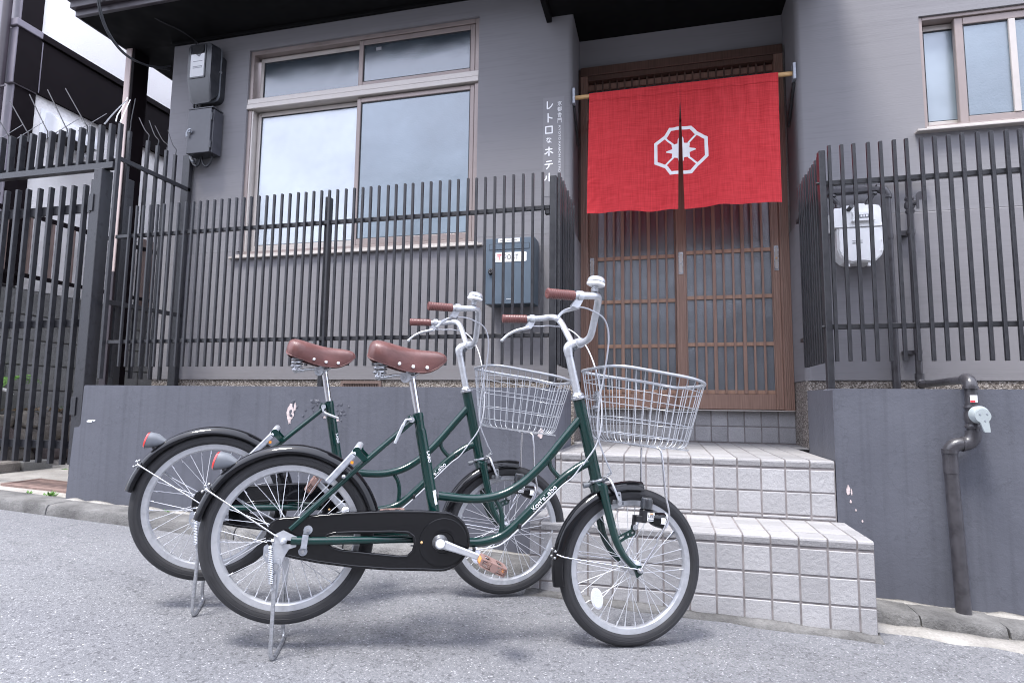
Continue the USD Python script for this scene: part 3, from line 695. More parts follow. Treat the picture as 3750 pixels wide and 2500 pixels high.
part(hs, 'inner_wall', MB().box(-3.5, 4.2, 4.5, 4.6, 0.3, 3.7), MAT['soffit'])
part(hs, 'lintel_wall', MB().box(-0.521, 0.789, 3.935, 4.06, 3.088, 3.40), MAT['plaster'])
# eaves along the front and the gable end
part(hs, 'soffit', MB().box(-4.045, -0.60, 3.178, YW - 0.002, 3.532, 3.56), MAT['soffit'])
part(hs, 'soffit', MB().box(-4.045, -3.622, YW, 9.0, 3.532, 3.56), MAT['soffit'])
def fas(p0, p1, sgn):
    pass
fb = MB()
fb.box(-4.058, -0.60, 3.150, 3.177, 3.528, 3.60, 0.003); fb.box(-4.075, -0.60, 3.118, 3.1485, 3.575, 3.655, 0.003); fb.box(-4.11, -0.60, 3.078, 3.117, 3.640, 3.675, 0.003)
part(hs, 'fascia', fb, MAT['fascia'])
fb = MB()
fb.box(-4.058, -4.046, 3.178, 9.0, 3.528, 3.60, 0.003); fb.box(-4.075, -4.059, 3.15, 9.0, 3.575, 3.655, 0.003); fb.box(-4.11, -4.076, 3.118, 9.0, 3.640, 3.675, 0.003)
part(hs, 'fascia', fb, MAT['fascia'])
part(hs, 'soffit_batten', MB().box(-3.62, -0.62, YW - 0.03, YW - 0.0025, 3.508, 3.5315, 0.003), MAT['soffit'])
part(hs, 'eave_roof', MB().hull([(-4.1, 3.08, 3.676), (-0.6, 3.08, 3.676), (-4.1, 3.6, 3.69), (-0.6, 3.6, 3.69), (-4.1, 3.6, 3.751), (-0.6, 3.6, 3.751), (-4.1, 3.08, 3.70), (-0.6, 3.08, 3.70)]), MAT['fascia'])
part(hs, 'eave_roof', MB().box(-4.1, -3.621, 3.601, 9.0, 3.676, 3.74), MAT['fascia'])
# porch canopy over the door
part(hs, 'porch_ceiling', MB().box(-0.655, 0.93, 2.50, 3.598, 3.300, 3.33), MAT['soffit'])
part(hs, 'porch_ceiling', MB().box(-0.5215, 0.7895, 3.599, 3.934, 3.318, 3.35), MAT['soffit'])
part(hs, 'porch_beam', MB().box(-0.690, -0.656, 2.48, 3.598, 3.262, 3.46, 0.003), MAT['soffit'])
part(hs, 'porch_beam', MB().box(0.931, 0.965, 2.48, 3.598, 3.262, 3.46, 0.003), MAT['soffit'])
part(hs, 'porch_fascia', MB().box(-0.655, 0.93, 2.47, 2.499, 3.262, 3.46, 0.003), MAT['soffit'])
part(hs, 'porch_roof', MB().box(-0.72, 0.99, 2.44, 3.598, 3.461, 3.50, 0.003), MAT['fascia'])
# ventilator in the foundation
vg = sub(hs, 'vent_grille')
part(vg, 'vent_frame', MB().prism(sbox(-2.066, 0.80, -1.774, 0.934).difference(sbox(-2.050, 0.80, -1.790, 0.915)), 0.012, o=(0, YW - 0.007, 0)), MAT['brown_frame'])
for k in range(22):
    x = -2.048 + 0.0122 * k
    part(vg, 'vent_slat', MB().box(x, x + 0.0055, YW - 0.015, YW - 0.0075, 0.80, 0.914), MAT['brown_frame'])
part(vg, 'vent_back', MB().box(-2.05, -1.79, YW - 0.0072, YW - 0.0065, 0.80, 0.9145), MAT['seal'])

# ---------------------------------------------------------------- windows
def frame_rect(x0, x1, z0, z1, w, y0, y1, c=0.002, wb=None, wt=None):
    """Four butted members of a rectangular frame."""
    wb = w if wb is None else wb; wt = w if wt is None else wt
    return [('stile', (x0, x0 + w, y0, y1, z0, z1)), ('stile', (x1 - w, x1, y0, y1, z0, z1)), ('rail', (x0 + w, x1 - w, y0, y1, z0, z0 + wb)), ('rail', (x0 + w, x1 - w, y0, y1, z1 - wt, z1))]
def sash(win, x0, x1, z0, z1, w, y0, y1, glass, mat, wb=None, wt=None, screen=None):
    for nm, b in frame_rect(x0, x1, z0, z1, w, y0, y1, wb=wb, wt=wt):
        part(win, 'sash_' + nm, MB().box(*b, 0.003), MAT[mat])
    wb_, wt_ = (w if wb is None else wb), (w if wt is None else wt)
    s = MB()
    for nm, b in frame_rect(x0 + w, x1 - w, z0 + wb_, z1 - wt_, 0.006, y0 + 0.006, y0 + 0.014):
        s.box(*b)
    part(win, 'glazing_seal', s, MAT['seal'])
    part(win, 'pane', MB().box(x0 + w + 0.0005, x1 - w - 0.0005, y0 + 0.011, y0 + 0.016, z0 + wb_ + 0.0005, z1 - wt_ - 0.0005), MAT[glass])
w1 = sub(hs, 'window', 'tall four-pane aluminium window with a transom')
for nm, b in frame_rect(W1[0] + 0.001, W1[1] - 0.001, 1.83, W1[3] - 0.001, 0.030, YW + 0.016, YW + 0.11):
    part(w1, 'frame_' + nm, MB().box(*b, 0.002), MAT['bronze'])
# stepped outer track on the left jamb
part(w1, 'frame_track', MB().box(-2.905, -2.893, YW + 0.02, YW + 0.10, 1.861, 2.925, 0.002), MAT['bronze_pale'])
part(w1, 'transom_bar', MB().box(-2.938, -1.150, YW + 0.004, YW + 0.105, 2.966, 3.006, 0.003), MAT['bronze_pale'])
part(w1, 'transom_bar', MB().box(-2.938, -1.150, YW - 0.002, YW + 0.105, 2.928, 2.9645, 0.003), MAT['bronze_pale'])
part(w1, 'sill', MB().box(-2.985, -1.095, YW - 0.040, YW + 0.08, 1.8, 1.812, 0.002), MAT['bronze_pale'])
part(w1, 'sill', MB().box(-2.955, -1.13, YW - 0.024, YW + 0.10, 1.8125, 1.8295, 0.002), MAT['bronze_pale'])
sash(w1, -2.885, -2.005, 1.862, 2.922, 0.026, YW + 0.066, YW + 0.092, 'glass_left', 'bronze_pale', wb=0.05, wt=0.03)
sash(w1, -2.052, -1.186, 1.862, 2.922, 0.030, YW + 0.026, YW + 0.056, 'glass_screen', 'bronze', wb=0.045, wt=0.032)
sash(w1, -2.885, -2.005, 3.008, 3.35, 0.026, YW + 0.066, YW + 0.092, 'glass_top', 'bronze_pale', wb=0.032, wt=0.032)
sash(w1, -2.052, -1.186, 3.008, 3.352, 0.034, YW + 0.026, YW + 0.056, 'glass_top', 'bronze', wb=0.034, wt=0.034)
part(w1, 'window_sticker', MB().box(-1.925, -1.885, YW + 0.0345, YW + 0.0365, 3.268, 3.292), MAT['film'])
w2 = sub(hs, 'window', 'wide sliding aluminium window with frosted panes at the right edge')
for nm, b in frame_rect(W2[0] + 0.001, W2[1], 2.33, W2[3] - 0.001, 0.020, YW + 0.012, YW + 0.11):
    part(w2, 'frame_' + nm, MB().box(*b, 0.002), MAT['bronze'])
part(w2, 'sill', MB().box(1.378, 2.65, YW - 0.045, YW + 0.08, 2.3, 2.3115, 0.002), MAT['bronze_pale'])
part(w2, 'sill', MB().box(1.432, 2.62, YW - 0.02, YW + 0.10, 2.3125, 2.3295, 0.002), MAT['bronze_pale'])
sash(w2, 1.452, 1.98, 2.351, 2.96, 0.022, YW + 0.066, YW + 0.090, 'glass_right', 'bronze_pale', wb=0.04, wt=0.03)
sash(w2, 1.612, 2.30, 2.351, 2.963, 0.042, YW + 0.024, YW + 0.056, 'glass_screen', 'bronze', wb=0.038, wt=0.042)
part(w2, 'inner_stile', MB().box(1.868, 1.90, YW + 0.020, YW + 0.034, 2.39, 2.92, 0.002), MAT['bronze_pale'])

# ---------------------------------------------------------------- door recess: frame, lattice transom, two sliding leaves
df = sub(hs, 'door_frame')
YD = 3.905
def ribbed(x0, x1, y0, y1, z0, z1, n, d=0.004):
    mb = MB().box(x0, x1, y0 + d, y1, z0, z1)
    w = (x1 - x0) / n
    for k in range(n):
        mb.box(x0 + w * k + w * 0.12, x0 + w * k + w * 0.88, y0, y0 + d - 0.0002, z0 + 0.001, z1 - 0.001, 0.0015)
    return mb
part(df, 'jamb', ribbed(-0.506, -0.458, YD - 0.03, YD + 0.08, 0.775, 3.025, 3), MAT['wood'])
part(df, 'jamb', ribbed(0.722, 0.7755, YD - 0.03, YD + 0.08, 0.775, 3.025, 5), MAT['wood'])
part(df, 'jamb_trim', MB().box(-0.5215, -0.507, YD - 0.012, YD + 0.05, 0.94, 3.0865, 0.002), MAT['wood_dark'])
part(df, 'jamb_trim', MB().box(0.7765, 0.7895, YD - 0.012, YD + 0.05, 0.80, 3.0865, 0.002), MAT['mortar'])
part(df, 'head', MB().box(-0.506, 0.7755, YD - 0.034, YD + 0.08, 3.026, 3.0865, 0.003), MAT['wood_dark'])
part(df, 'head', MB().box(-0.4575, 0.7215, YD - 0.024, YD + 0.08, 2.992, 3.0255, 0.002), MAT['wood_dark'])
part(df, 'transom_rail', MB().box(-0.4575, 0.7215, YD - 0.024, YD + 0.08, 2.655, 2.715, 0.003), MAT['wood_dark'])
part(df, 'threshold', MB().box(-0.506, 0.7755, YD - 0.03, YD + 0.08, 0.7675, 0.7745, 0.001), MAT['bronze_pale'])
tr = sub(hs, 'transom_lattice')
part(tr, 'pane', MB().box(-0.457, 0.721, YD + 0.040, YD + 0.046, 2.716, 2.991), MAT['glass_door'])
part(tr, 'lattice_rail', MB().box(-0.457, 0.721, YD + 0.020, YD + 0.0395, 2.945, 2.985, 0.002), MAT['wood'])
n_ = 24
for k in range(1, n_):
    x = -0.4575 + (1.179) * k / n_
    part(tr, 'lattice_bar', MB().box(x - 0.005, x + 0.005, YD, YD + 0.0195, 2.716, 2.991, 0.0015), MAT['wood_dark'])
def door_leaf(x0, sl, x1, sr, y, zr, nm):
    """Leaf from x0 to x1 with stiles sl and sr wide; rails at heights zr."""
    d = sub(hs, 'sliding_door', nm)
    part(d, 'stile', ribbed(x0, x0 + sl, y, y + 0.034, 0.778, 2.650, 4 if sl > 0.045 else 3, 0.003), MAT['wood'])
    part(d, 'stile', ribbed(x1 - sr, x1, y, y + 0.034, 0.778, 2.650, 4 if sr > 0.045 else 3, 0.003), MAT['wood'])
    a, b = x0 + sl, x1 - sr
    part(d, 'bottom_rail', MB().box(a, b, y + 0.002, y + 0.034, 0.778, 0.872, 0.003), MAT['wood'])
    part(d, 'top_rail', MB().box(a, b, y + 0.002, y + 0.034, 2.590, 2.650, 0.003), MAT['wood'])
    part(d, 'pane', MB().box(a, b, y + 0.022, y + 0.027, 0.8725, 2.5895), MAT['glass_door'])
    for z in zr + [0.884]:
        part(d, 'lattice_rail', MB().box(a, b, y + 0.010, y + 0.0215, z - 0.0115, z + 0.0115, 0.0015), MAT['wood_rail'])
    p = (b - a) / 9
    for k in range(0, 10):
        w = 0.021 if k in (3, 6) else 0.0125
        x = a + p * k
        xa, xb = max(x - w / 2, a + 0.0005), min(x + w / 2, b - 0.0005)
        part(d, 'lattice_bar', MB().box(xa, xb, y - 0.002, y + 0.0097, 0.8725, 2.5895, 0.0015), MAT['wood'])
    return d
dl = door_leaf(-0.4575, 0.052, 0.150, 0.048, YD + 0.036, [1.765, 1.473, 1.178], 'left sliding door leaf with brown lattice')
dr = door_leaf(0.106, 0.058, 0.7215, 0.042, YD - 0.002, [1.772, 1.478, 1.180], 'right sliding door leaf with brown lattice')
def pull(d, x0, x1, z0, z1, y, key):
    part(d, 'pull_handle', MB().prism(rrect(x0, x1, z0, z1, 0.002).difference(rrect(x0 + 0.005, x1 - 0.005, z0 + 0.012, z1 - 0.012, 0.002)), 0.004, o=(0, y, 0)), MAT['steel'])
    part(d, 'pull_recess', MB().box(x0 + 0.004, x1 - 0.004, y - 0.0015, y - 0.0005, z0 + 0.01, z1 - 0.01), MAT['bronze_pale'])
    if key:
        part(d, 'key_cylinder', MB().cyl(((x0 + x1) / 2, y - 0.008, (z0 + z1) / 2), ((x0 + x1) / 2, y - 0.001, (z0 + z1) / 2), 0.006, 14), MAT['steel'] if key == 1 else MAT['bamboo'])
pull(dl, -0.451, -0.423, 1.618, 1.772, YD + 0.0355, 0)
pull(dr, 0.121, 0.149, 1.632, 1.775, YD - 0.0025, 1)
pull(dr, 0.690, 0.716, 1.632, 1.787, YD - 0.0025, 2)
# ================================================================ IRON FENCES AND GATE
YF = 2.950
def vbar(parent, x, y, z0, z1, w=0.0125, d=0.016, name='bar', mat='iron'):
    j = rng.normal(0, 0.0008, 2)
    t = rng.normal(0, 0.0022)
    b = MB().box(x - w / 2, x + w / 2, y - d / 2, y + d / 2, z0 + j[0], z1 + j[1], 0.0015).map(lambda v: v + np.stack([(v[:, 2] - z0) / (z1 - z0) * t, v[:, 0] * 0, v[:, 0] * 0], 1))
    return part(parent, name, b, MAT[mat])
lf = thing('iron_fence', 'black iron bar fence standing on the low wall in front of the tall window', 'fence', loc=(-1.9, YF, 0.876))
XL = [-0.737 - 0.0515 * k for k in range(0, 49)]
for x in [-0.686, -0.634] + XL + [-0.583]:
    if x > -3.29:
        vbar(lf, x, YF, 0.992, 1.996)
for z in (1.812, 1.146):
    part(lf, 'rail', MB().box(-3.325, -0.548, YF + 0.0085, YF + 0.030, z - 0.011, z + 0.011, 0.002), MAT['iron'])
part(lf, 'post', MB().box(-1.866, -1.838, YF + 0.031, YF + 0.075, 0.8765, 1.972, 0.003), MAT['iron'])
part(lf, 'corner_post', MB().box(-0.545, -0.509, YF - 0.004, YF + 0.036, 0.8765, 1.975, 0.003), MAT['iron'])
part(lf, 'rail_bracket', MB().box(-0.572, -0.546, YF + 0.0085, YF + 0.034, 1.775, 1.800, 0.003), MAT['iron'])
for k in range(11):
    vbar(lf, -0.498, YF + 0.012 + 0.0505 * k, 0.992, 1.985 if k else 1.99, 0.016, 0.0125, 'return_bar')
for z in (1.812, 1.146):
    part(lf, 'return_rail', MB().box(-0.5275, -0.5065, YF + 0.037, 3.56, z - 0.011, z + 0.011, 0.002), MAT['iron'])
part(lf, 'weld_plate', MB().box(-0.528, -0.508, 3.50, 3.56, 0.965, 1.01, 0.003), MAT['iron'])

rf = thing('iron_fence', 'black iron bar fence in front of the white gas meter', 'fence', loc=(1.6, YF, 0.879))
for k in range(30):
    x = 0.771 + 0.0545 * k
    vbar(rf, x, YF, 1.003, 2.010 + 0.0003 * k, 0.0142, 0.017)
for z in (1.835, 1.162):
    part(rf, 'rail', MB().box(0.752, 2.36, YF + 0.009, YF + 0.031, z - 0.0115, z + 0.0115, 0.002), MAT['iron'])
part(rf, 'corner_post', MB().box(0.728, 0.756, YF - 0.010, YF + 0.030, 0.8795, 1.988, 0.003), MAT['iron'])
for k in range(1, 11):
    vbar(rf, 0.742, YF + 0.045 * k + 0.012, 1.003, 1.982, 0.016, 0.0125, 'return_bar')
for z in (1.835, 1.162):
    part(rf, 'return_rail', MB().box(0.7535, 0.774, YF + 0.032, 3.58, z - 0.011, z + 0.011, 0.002), MAT['iron'])
part(rf, 'post', MB().box(2.02, 2.05, YF + 0.032, YF + 0.07, 0.8795, 1.99, 0.003), MAT['iron'])
for z in (1.835, 1.162):
    part(rf, 'bolt', MB().cyl((0.7275, YF + 0.01, z), (0.716, YF + 0.01, z), 0.006, 10), MAT['iron'])

# gate leaf between the neighbour and the low wall
gt = thing('slatted_gate', 'closed black iron gate of tall vertical slats at the left edge', 'gate', loc=(-3.98, YF, 0.35))
for k in range(12):
    x = -3.578 - 0.0945 * k
    vbar(gt, x, YF, 0.392 + 0.002 * k, 2.165 + 0.0015 * k, 0.020, 0.030, 'slat')
for z, h in ((2.018, 0.060), (1.270, 0.050), (0.510, 0.050)):
    part(gt, 'rail', MB().box(-4.66, -3.500, YF + 0.0155, YF + 0.030, z - h / 2, z + h / 2, 0.002), MAT['iron'])
part(gt, 'hinge_stile', MB().box(-3.527, -3.497, YF - 0.012, YF + 0.0150, 0.395, 2.195, 0.002), MAT['iron'])
for z in (2.03, 0.75):
    h = sub(gt, 'hinge')
    part(h, 'leaf', MB().box(-3.533, -3.507, YF - 0.0185, YF - 0.0125, z - 0.055, z + 0.055, 0.001), MAT['iron'])
    part(h, 'leaf', MB().box(-3.489, -3.462, YF - 0.0455, YF - 0.0395, z - 0.055, z + 0.055, 0.001), MAT['iron'])
    kn = MB()
    for q in range(4):
        kn.cyl((-3.4955, YF - 0.026, z - 0.052 + 0.0265 * q), (-3.4955, YF - 0.026, z - 0.0275 + 0.0265 * q), 0.0085, 10)
    part(h, 'knuckle', kn, MAT['iron'])

# fixed crown over the gate, its posts and the return to the house
cf = thing('gate_crown', 'black iron crown rail with anti-climb rods over the gate and its return', 'fence', loc=(-3.4, YF, 0.88))
cx = [-3.331, -3.406, -3.488, -3.570, -3.650, -3.738, -3.821, -3.903, -3.990, -4.067, -4.152, -4.239, -4.327, -4.41, -4.49]
for k, x in enumerate(cx):
    if k == 0:
        vbar(cf, -3.343, YF, 0.92, 2.552, 0.020, 0.026, 'end_bar')
    else:
        lean = rng.normal(0, 0.004)
        b = MB().box(x - 0.011, x + 0.011, YF - 0.018, YF + 0.018, 2.2965, 2.555, 0.002).map(lambda v: v + np.stack([(v[:, 2] - 2.2965) * lean * 4, v[:, 0] * 0, v[:, 0] * 0], 1))
        part(cf, 'bar', b, MAT['iron'])
part(cf, 'cross_rail', MB().box(-4.66, -3.357, YF - 0.022, YF + 0.022, 2.254, 2.296, 0.002), MAT['iron'])
part(cf, 'upper_rail', MB().box(-4.66, -3.357, YF + 0.0185, YF + 0.030, 2.305, 2.335, 0.002), MAT['iron'])
part(cf, 'gate_post', MB().box(-3.482, -3.418, YF - 0.038, YF + 0.045, 0.34, 2.252, 0.003), MAT['iron'])
bh = MB()
for z in (2.235, 2.205, 2.19):
    bh.cyl((-3.455, YF - 0.0385, z), (-3.455, YF - 0.037, z), 0.004, 8)
part(cf, 'bolt_holes', bh, MAT['seal'])
ry = [3.055, 3.200, 3.281, 3.357, 3.436]
for y in ry:
    b = MB().box(-3.392, -3.370, y - 0.010, y + 0.010, 0.93, 2.553, 0.002)
    part(cf, 'return_bar', b, MAT['iron'])
for z in (2.335, 1.40):
    part(cf, 'return_rail', MB().box(-3.369, -3.356, YF + 0.015, 3.572, z - 0.015, z + 0.015, 0.002), MAT['iron'])
part(cf, 'wall_post', MB().box(-3.420, -3.356, 3.545, 3.583, 0.81, 2.598, 0.003), MAT['iron'])
part(cf, 'inner_post', MB().box(-3.452, -3.412, 3.10, 3.15, 0.81, 2.25, 0.003), MAT['iron'])
def rod(p, r=0.0032, name='anti_climb_rod', mat='iron'):
    part(cf, name, MB().tube(spline(p, 4), np.linspace(r, r * 0.8, (len(p) - 1) * 4 + 1), 6), MAT[mat], smooth=40)
for x, dx, dz in ((-3.596, -0.165, 0.26), (-3.762, -0.150, 0.27), (-3.925, -0.140, 0.255), (-4.09, -0.140, 0.225), (-4.262, -0.140, 0.22), (-4.43, -0.14, 0.22)):
    rod([(x, YF - 0.012, 2.50), (x, YF - 0.014, 2.555), (x + dx * 0.08, YF - 0.02, 2.575), (x + dx, YF - 0.05, 2.555 + dz)], 0.0042)
for x in (-3.60, -3.80, -4.12, -4.30):
    rod([(x - 0.10, YF + 0.010, 2.545), (x - 0.04, YF + 0.005, 2.566), (x + 0.155, YF - 0.015, 2.625)], 0.0026, 'bright_rod', 'steel')
for y, dx, dy, dz in ((3.055, 0.03, -0.02, 0.20), (3.200, -0.085, -0.02, 0.15), (3.281, -0.085, -0.02, 0.17), (3.357, -0.11, -0.02, 0.17), (3.436, -0.075, -0.02, 0.17)):
    rod([(-3.368, y - 0.011, 2.50), (-3.366, y - 0.013, 2.555), (-3.363, y - 0.014, 2.585), (-3.366 + dx * 0.35, y + dy, 2.625), (-3.366 + dx, y + dy, 2.565 + dz)], 0.0034)
tie = thing('cable_ties', 'white cloth strips tied in a bow at the corner of the gate crown', 'tie', loc=(-3.35, 2.94, 2.55))
for p in ([(-3.45, 2.93, 2.552), (-3.40, 2.928, 2.60), (-3.34, 2.93, 2.655), (-3.29, 2.935, 2.70)], [(-3.36, 2.93, 2.56), (-3.35, 2.928, 2.60), (-3.318, 2.932, 2.655), (-3.295, 2.94, 2.72)], [(-3.325, 2.93, 2.55), (-3.305, 2.93, 2.60), (-3.285, 2.935, 2.66), (-3.272, 2.94, 2.70)]):
    q = spline(p, 5)
    part(tie, 'strip', MB().tube(q, np.linspace(0.006, 0.0035, len(q)), 8, flat=0.35), MAT['white_plastic'], smooth=40)

# ================================================================ METER, CABLE BOX, POST BOX, GAS METER
mt = thing('electric_meter', 'black domed electric meter with a glass window high on the wall', 'electric meter', loc=(-3.24, 3.6, 3.17))
def outline(x0, x1, z0, z1, r):
    return rrect(x0, x1, z0, z1, r, 5)
part(mt, 'back_plate', MB().prism(outline(-3.350, -3.135, 2.985, 3.365, 0.05), 0.062, o=(0, YW - 0.001, 0)), MAT['meter_plastic'], smooth=30)
front = [(x, y, z) for x, y in ((-3.347, 3.452), (-3.148, 3.452)) for z in (3.13, 3.395)]
hp = []
def ring_pts(poly, y):
    return [(x, y, z) for x, z in list(poly.exterior.coords)[:-1]]
hp += ring_pts(outline(-3.355, -3.128, 3.0, 3.405, 0.045), 3.535) + ring_pts(outline(-3.343, -3.142, 3.115, 3.392, 0.03), 3.452) + ring_pts(outline(-3.335, -3.150, 2.955, 3.05, 0.03), 3.490)
part(mt, 'cover', MB().hull(hp), MAT['meter_plastic'], smooth=32)
part(mt, 'cover_rim', MB().prism(outline(-3.360, -3.122, 2.975, 3.41, 0.05).difference(outline(-3.345, -3.137, 2.99, 3.395, 0.045)), 0.006, o=(0, 3.5375, 0)), MAT['grey_plastic'])
part(mt, 'window_frame', MB().prism(outline(-3.325, -3.188, 3.128, 3.388, 0.008).difference(outline(-3.316, -3.197, 3.138, 3.380, 0.006)), 0.006, o=(0, 3.4525, 0)), MAT['meter_plastic'])
part(mt, 'dial_plate', MB().box(-3.316, -3.197, 3.4488, 3.4505, 3.139, 3.315), MAT['paper'])  # dial plate whose white also stands in for sky reflected in the window
dm = MB()
for z in (3.205, 3.215, 3.255):
    dm.box(-3.295, -3.215, 3.4478, 3.4486, z, z + 0.0045)
part(mt, 'dial_marks', dm, MAT['grey_plastic'])
part(mt, 'dial_head', MB().prism(Polygon([(-3.312, 3.378), (-3.200, 3.378), (-3.205, 3.335), (-3.245, 3.290), (-3.262, 3.302), (-3.300, 3.335)]), 0.0035, o=(0, 3.4495, 0)), MAT['black_plastic'])
part(mt, 'window_glass', MB().add([(-3.3155, 3.4445, 3.1385), (-3.1975, 3.4445, 3.1385), (-3.1975, 3.4460, 3.3795), (-3.3155, 3.4460, 3.3795)], [[0, 1, 2, 3]]), MAT['clear'])
part(mt, 'seal_screw', MB().cyl((-3.126, 3.53, 3.20), (-3.116, 3.53, 3.20), 0.010, 12), MAT['steel'])
em = MB()
for i in range(3):
    for j in range(4):
        em.box(-3.275 + 0.018 * j, -3.264 + 0.018 * j, 3.470, 3.4735, 3.018 + 0.016 * i, 3.026 + 0.016 * i)
part(mt, 'embossed_mark', em.map(lambda v: v + np.stack([v[:, 0] * 0, (v[:, 2] - 3.05) * -0.36, v[:, 0] * 0], 1)), MAT['meter_plastic'])
bx = thing('cable_box', 'charcoal steel cable box with a lever catch under the electric meter', 'box', loc=(-3.22, 3.6, 2.74))
part(bx, 'body', MB().box(-3.330, -3.1225, 3.492, 3.586, 2.574, 2.900, 0.002), MAT['box_paint'])
part(bx, 'lid', MB().box(-3.332, -3.135, 3.478, 3.4915, 2.572, 2.905, 0.003), MAT['box_paint'])
part(bx, 'rain_cap', MB().box(-3.334, -3.120, 3.476, 3.586, 2.9055, 2.915, 0.002), MAT['box_paint'])
for z in (2.63, 2.84):
    part(bx, 'lid_hinge', MB().cyl((-3.130, 3.482, z - 0.028), (-3.130, 3.482, z + 0.028), 0.0055, 10), MAT['box_paint'])
ct = part(bx, 'catch', MB().cyl((-3.30, 3.4775, 2.735), (-3.30, 3.458, 2.735), 0.010, 14), MAT['galv'], smooth=40)
part(ct, 'catch_lever', MB().tube(spline([(-3.285, 3.460, 2.748), (-3.30, 3.457, 2.742), (-3.318, 3.460, 2.722), (-3.320, 3.464, 2.695)], 4), 0.0065, 8), MAT['galv'], smooth=40)
cb = thing('wall_cables', 'bundle of black cables running down beside the electric meter and box', 'cables', loc=(-3.4, 3.58, 3.0))
runs = [[(-3.40, 3.57, 3.50), (-3.372, 3.575, 3.42), (-3.365, 3.58, 3.33), (-3.395, 3.575, 3.27), (-3.40, 3.57, 3.18), (-3.375, 3.575, 3.05), (-3.345, 3.57, 2.96), (-3.352, 3.565, 2.80), (-3.360, 3.56, 2.62), (-3.335, 3.55, 2.535), (-3.30, 3.545, 2.53), (-3.275, 3.54, 2.565)],
        [(-3.365, 3.575, 3.10), (-3.352, 3.57, 3.00), (-3.348, 3.56, 2.90), (-3.362, 3.56, 2.72), (-3.355, 3.555, 2.60), (-3.315, 3.55, 2.525), (-3.285, 3.54, 2.50), (-3.262, 3.54, 2.535), (-3.258, 3.54, 2.575)],
        [(-3.38, 3.575, 3.06), (-3.372, 3.57, 2.95), (-3.358, 3.565, 2.84), (-3.37, 3.56, 2.66), (-3.338, 3.55, 2.545), (-3.30, 3.545, 2.505), (-3.27, 3.54, 2.545), (-3.245, 3.54, 2.575)],
        [(-3.25, 3.54, 2.575), (-3.235, 3.54, 2.52), (-3.20, 3.54, 2.49), (-3.165, 3.54, 2.53), (-3.158, 3.54, 2.575)],
        [(-3.31, 3.54, 2.96), (-3.312, 3.54, 2.93), (-3.312, 3.54, 2.914)], [(-3.285, 3.54, 2.97), (-3.285, 3.54, 2.94), (-3.285, 3.54, 2.914)],
        [(-3.388, 3.57, 3.34), (-3.405, 3.57, 3.22), (-3.39, 3.57, 3.10), (-3.376, 3.568, 2.98)]]
for i, p in enumerate(runs):
    part(cb, 'cable', MB().tube(spline(p, 6), 0.0075 if i < 4 else 0.006, 7), MAT['cable'], smooth=50)
part(cb, 'pale_clip', MB().ball((-3.405, 3.565, 3.245), 0.009, 1, (1, 1, 1.6)), MAT['galv'], smooth=True)
part(cb, 'flexible_duct', MB().tube(spline([(-3.372, 3.56, 2.80), (-3.378, 3.558, 2.70), (-3.372, 3.555, 2.61), (-3.345, 3.55, 2.555), (-3.318, 3.545, 2.54)], 8), 0.009, 9), MAT['grey_plastic'], smooth=40)
oh = thing('overhead_cables', 'black service cables drooping under the left end of the eaves', 'cables', loc=(-3.8, 3.15, 3.55))
for p, r in (([(-3.80, 3.09, 3.70), (-3.80, 3.10, 3.56), (-3.79, 3.14, 3.44), (-3.765, 3.20, 3.34), (-3.72, 3.28, 3.265), (-3.66, 3.38, 3.245), (-3.62, 3.48, 3.275), (-3.605, 3.56, 3.33)], 0.0075), ([(-3.78, 3.09, 3.71), (-3.785, 3.10, 3.56), (-3.775, 3.15, 3.42), (-3.74, 3.22, 3.31), (-3.69, 3.30, 3.25), (-3.64, 3.42, 3.25), (-3.61, 3.56, 3.30)], 0.0062),
             ([(-3.70, 3.08, 3.71), (-3.65, 3.12, 3.62), (-3.58, 3.20, 3.575), (-3.50, 3.32, 3.53), (-3.42, 3.45, 3.515), (-3.38, 3.56, 3.49), (-3.345, 3.585, 3.43)], 0.005)):
    part(oh, 'cable', MB().tube(spline(p, 6), r, 7), MAT['cable'], smooth=50)
for x in (-3.685, -3.61):
    ins = sub(oh, 'insulator')
    part(ins, 'cup', MB().lathe([(0.0, 0.0), (0.018, 0.0), (0.022, 0.02), (0.016, 0.05), (0.02, 0.06), (0.012, 0.085), (0.0, 0.087)], (x, 3.062, 3.66), (-0.25, -0.1, 0.96), 16), MAT['ceramic'], smooth=40)
    part(ins, 'tail', MB().tube(spline([(x, 3.06, 3.70), (x + 0.02, 3.03, 3.66), (x + 0.01, 3.04, 3.615), (x + 0.02, 3.06, 3.61)], 5), 0.003, 6), MAT['ceramic'], smooth=40)
bk_ = sub(oh, 'cable_bracket')
part(bk_, 'bracket_arm', MB().box(-3.78, -3.64, 3.055, 3.0765, 3.62, 3.632, 0.001), MAT['fascia'])
for x in (-3.77, -3.72):
    part(bk_, 'bracket_hook', MB().tube(spline([(x, 3.065, 3.66), (x, 3.05, 3.63), (x + 0.01, 3.05, 3.60), (x + 0.025, 3.055, 3.615)], 4), 0.005, 7), MAT['fascia'], smooth=40)

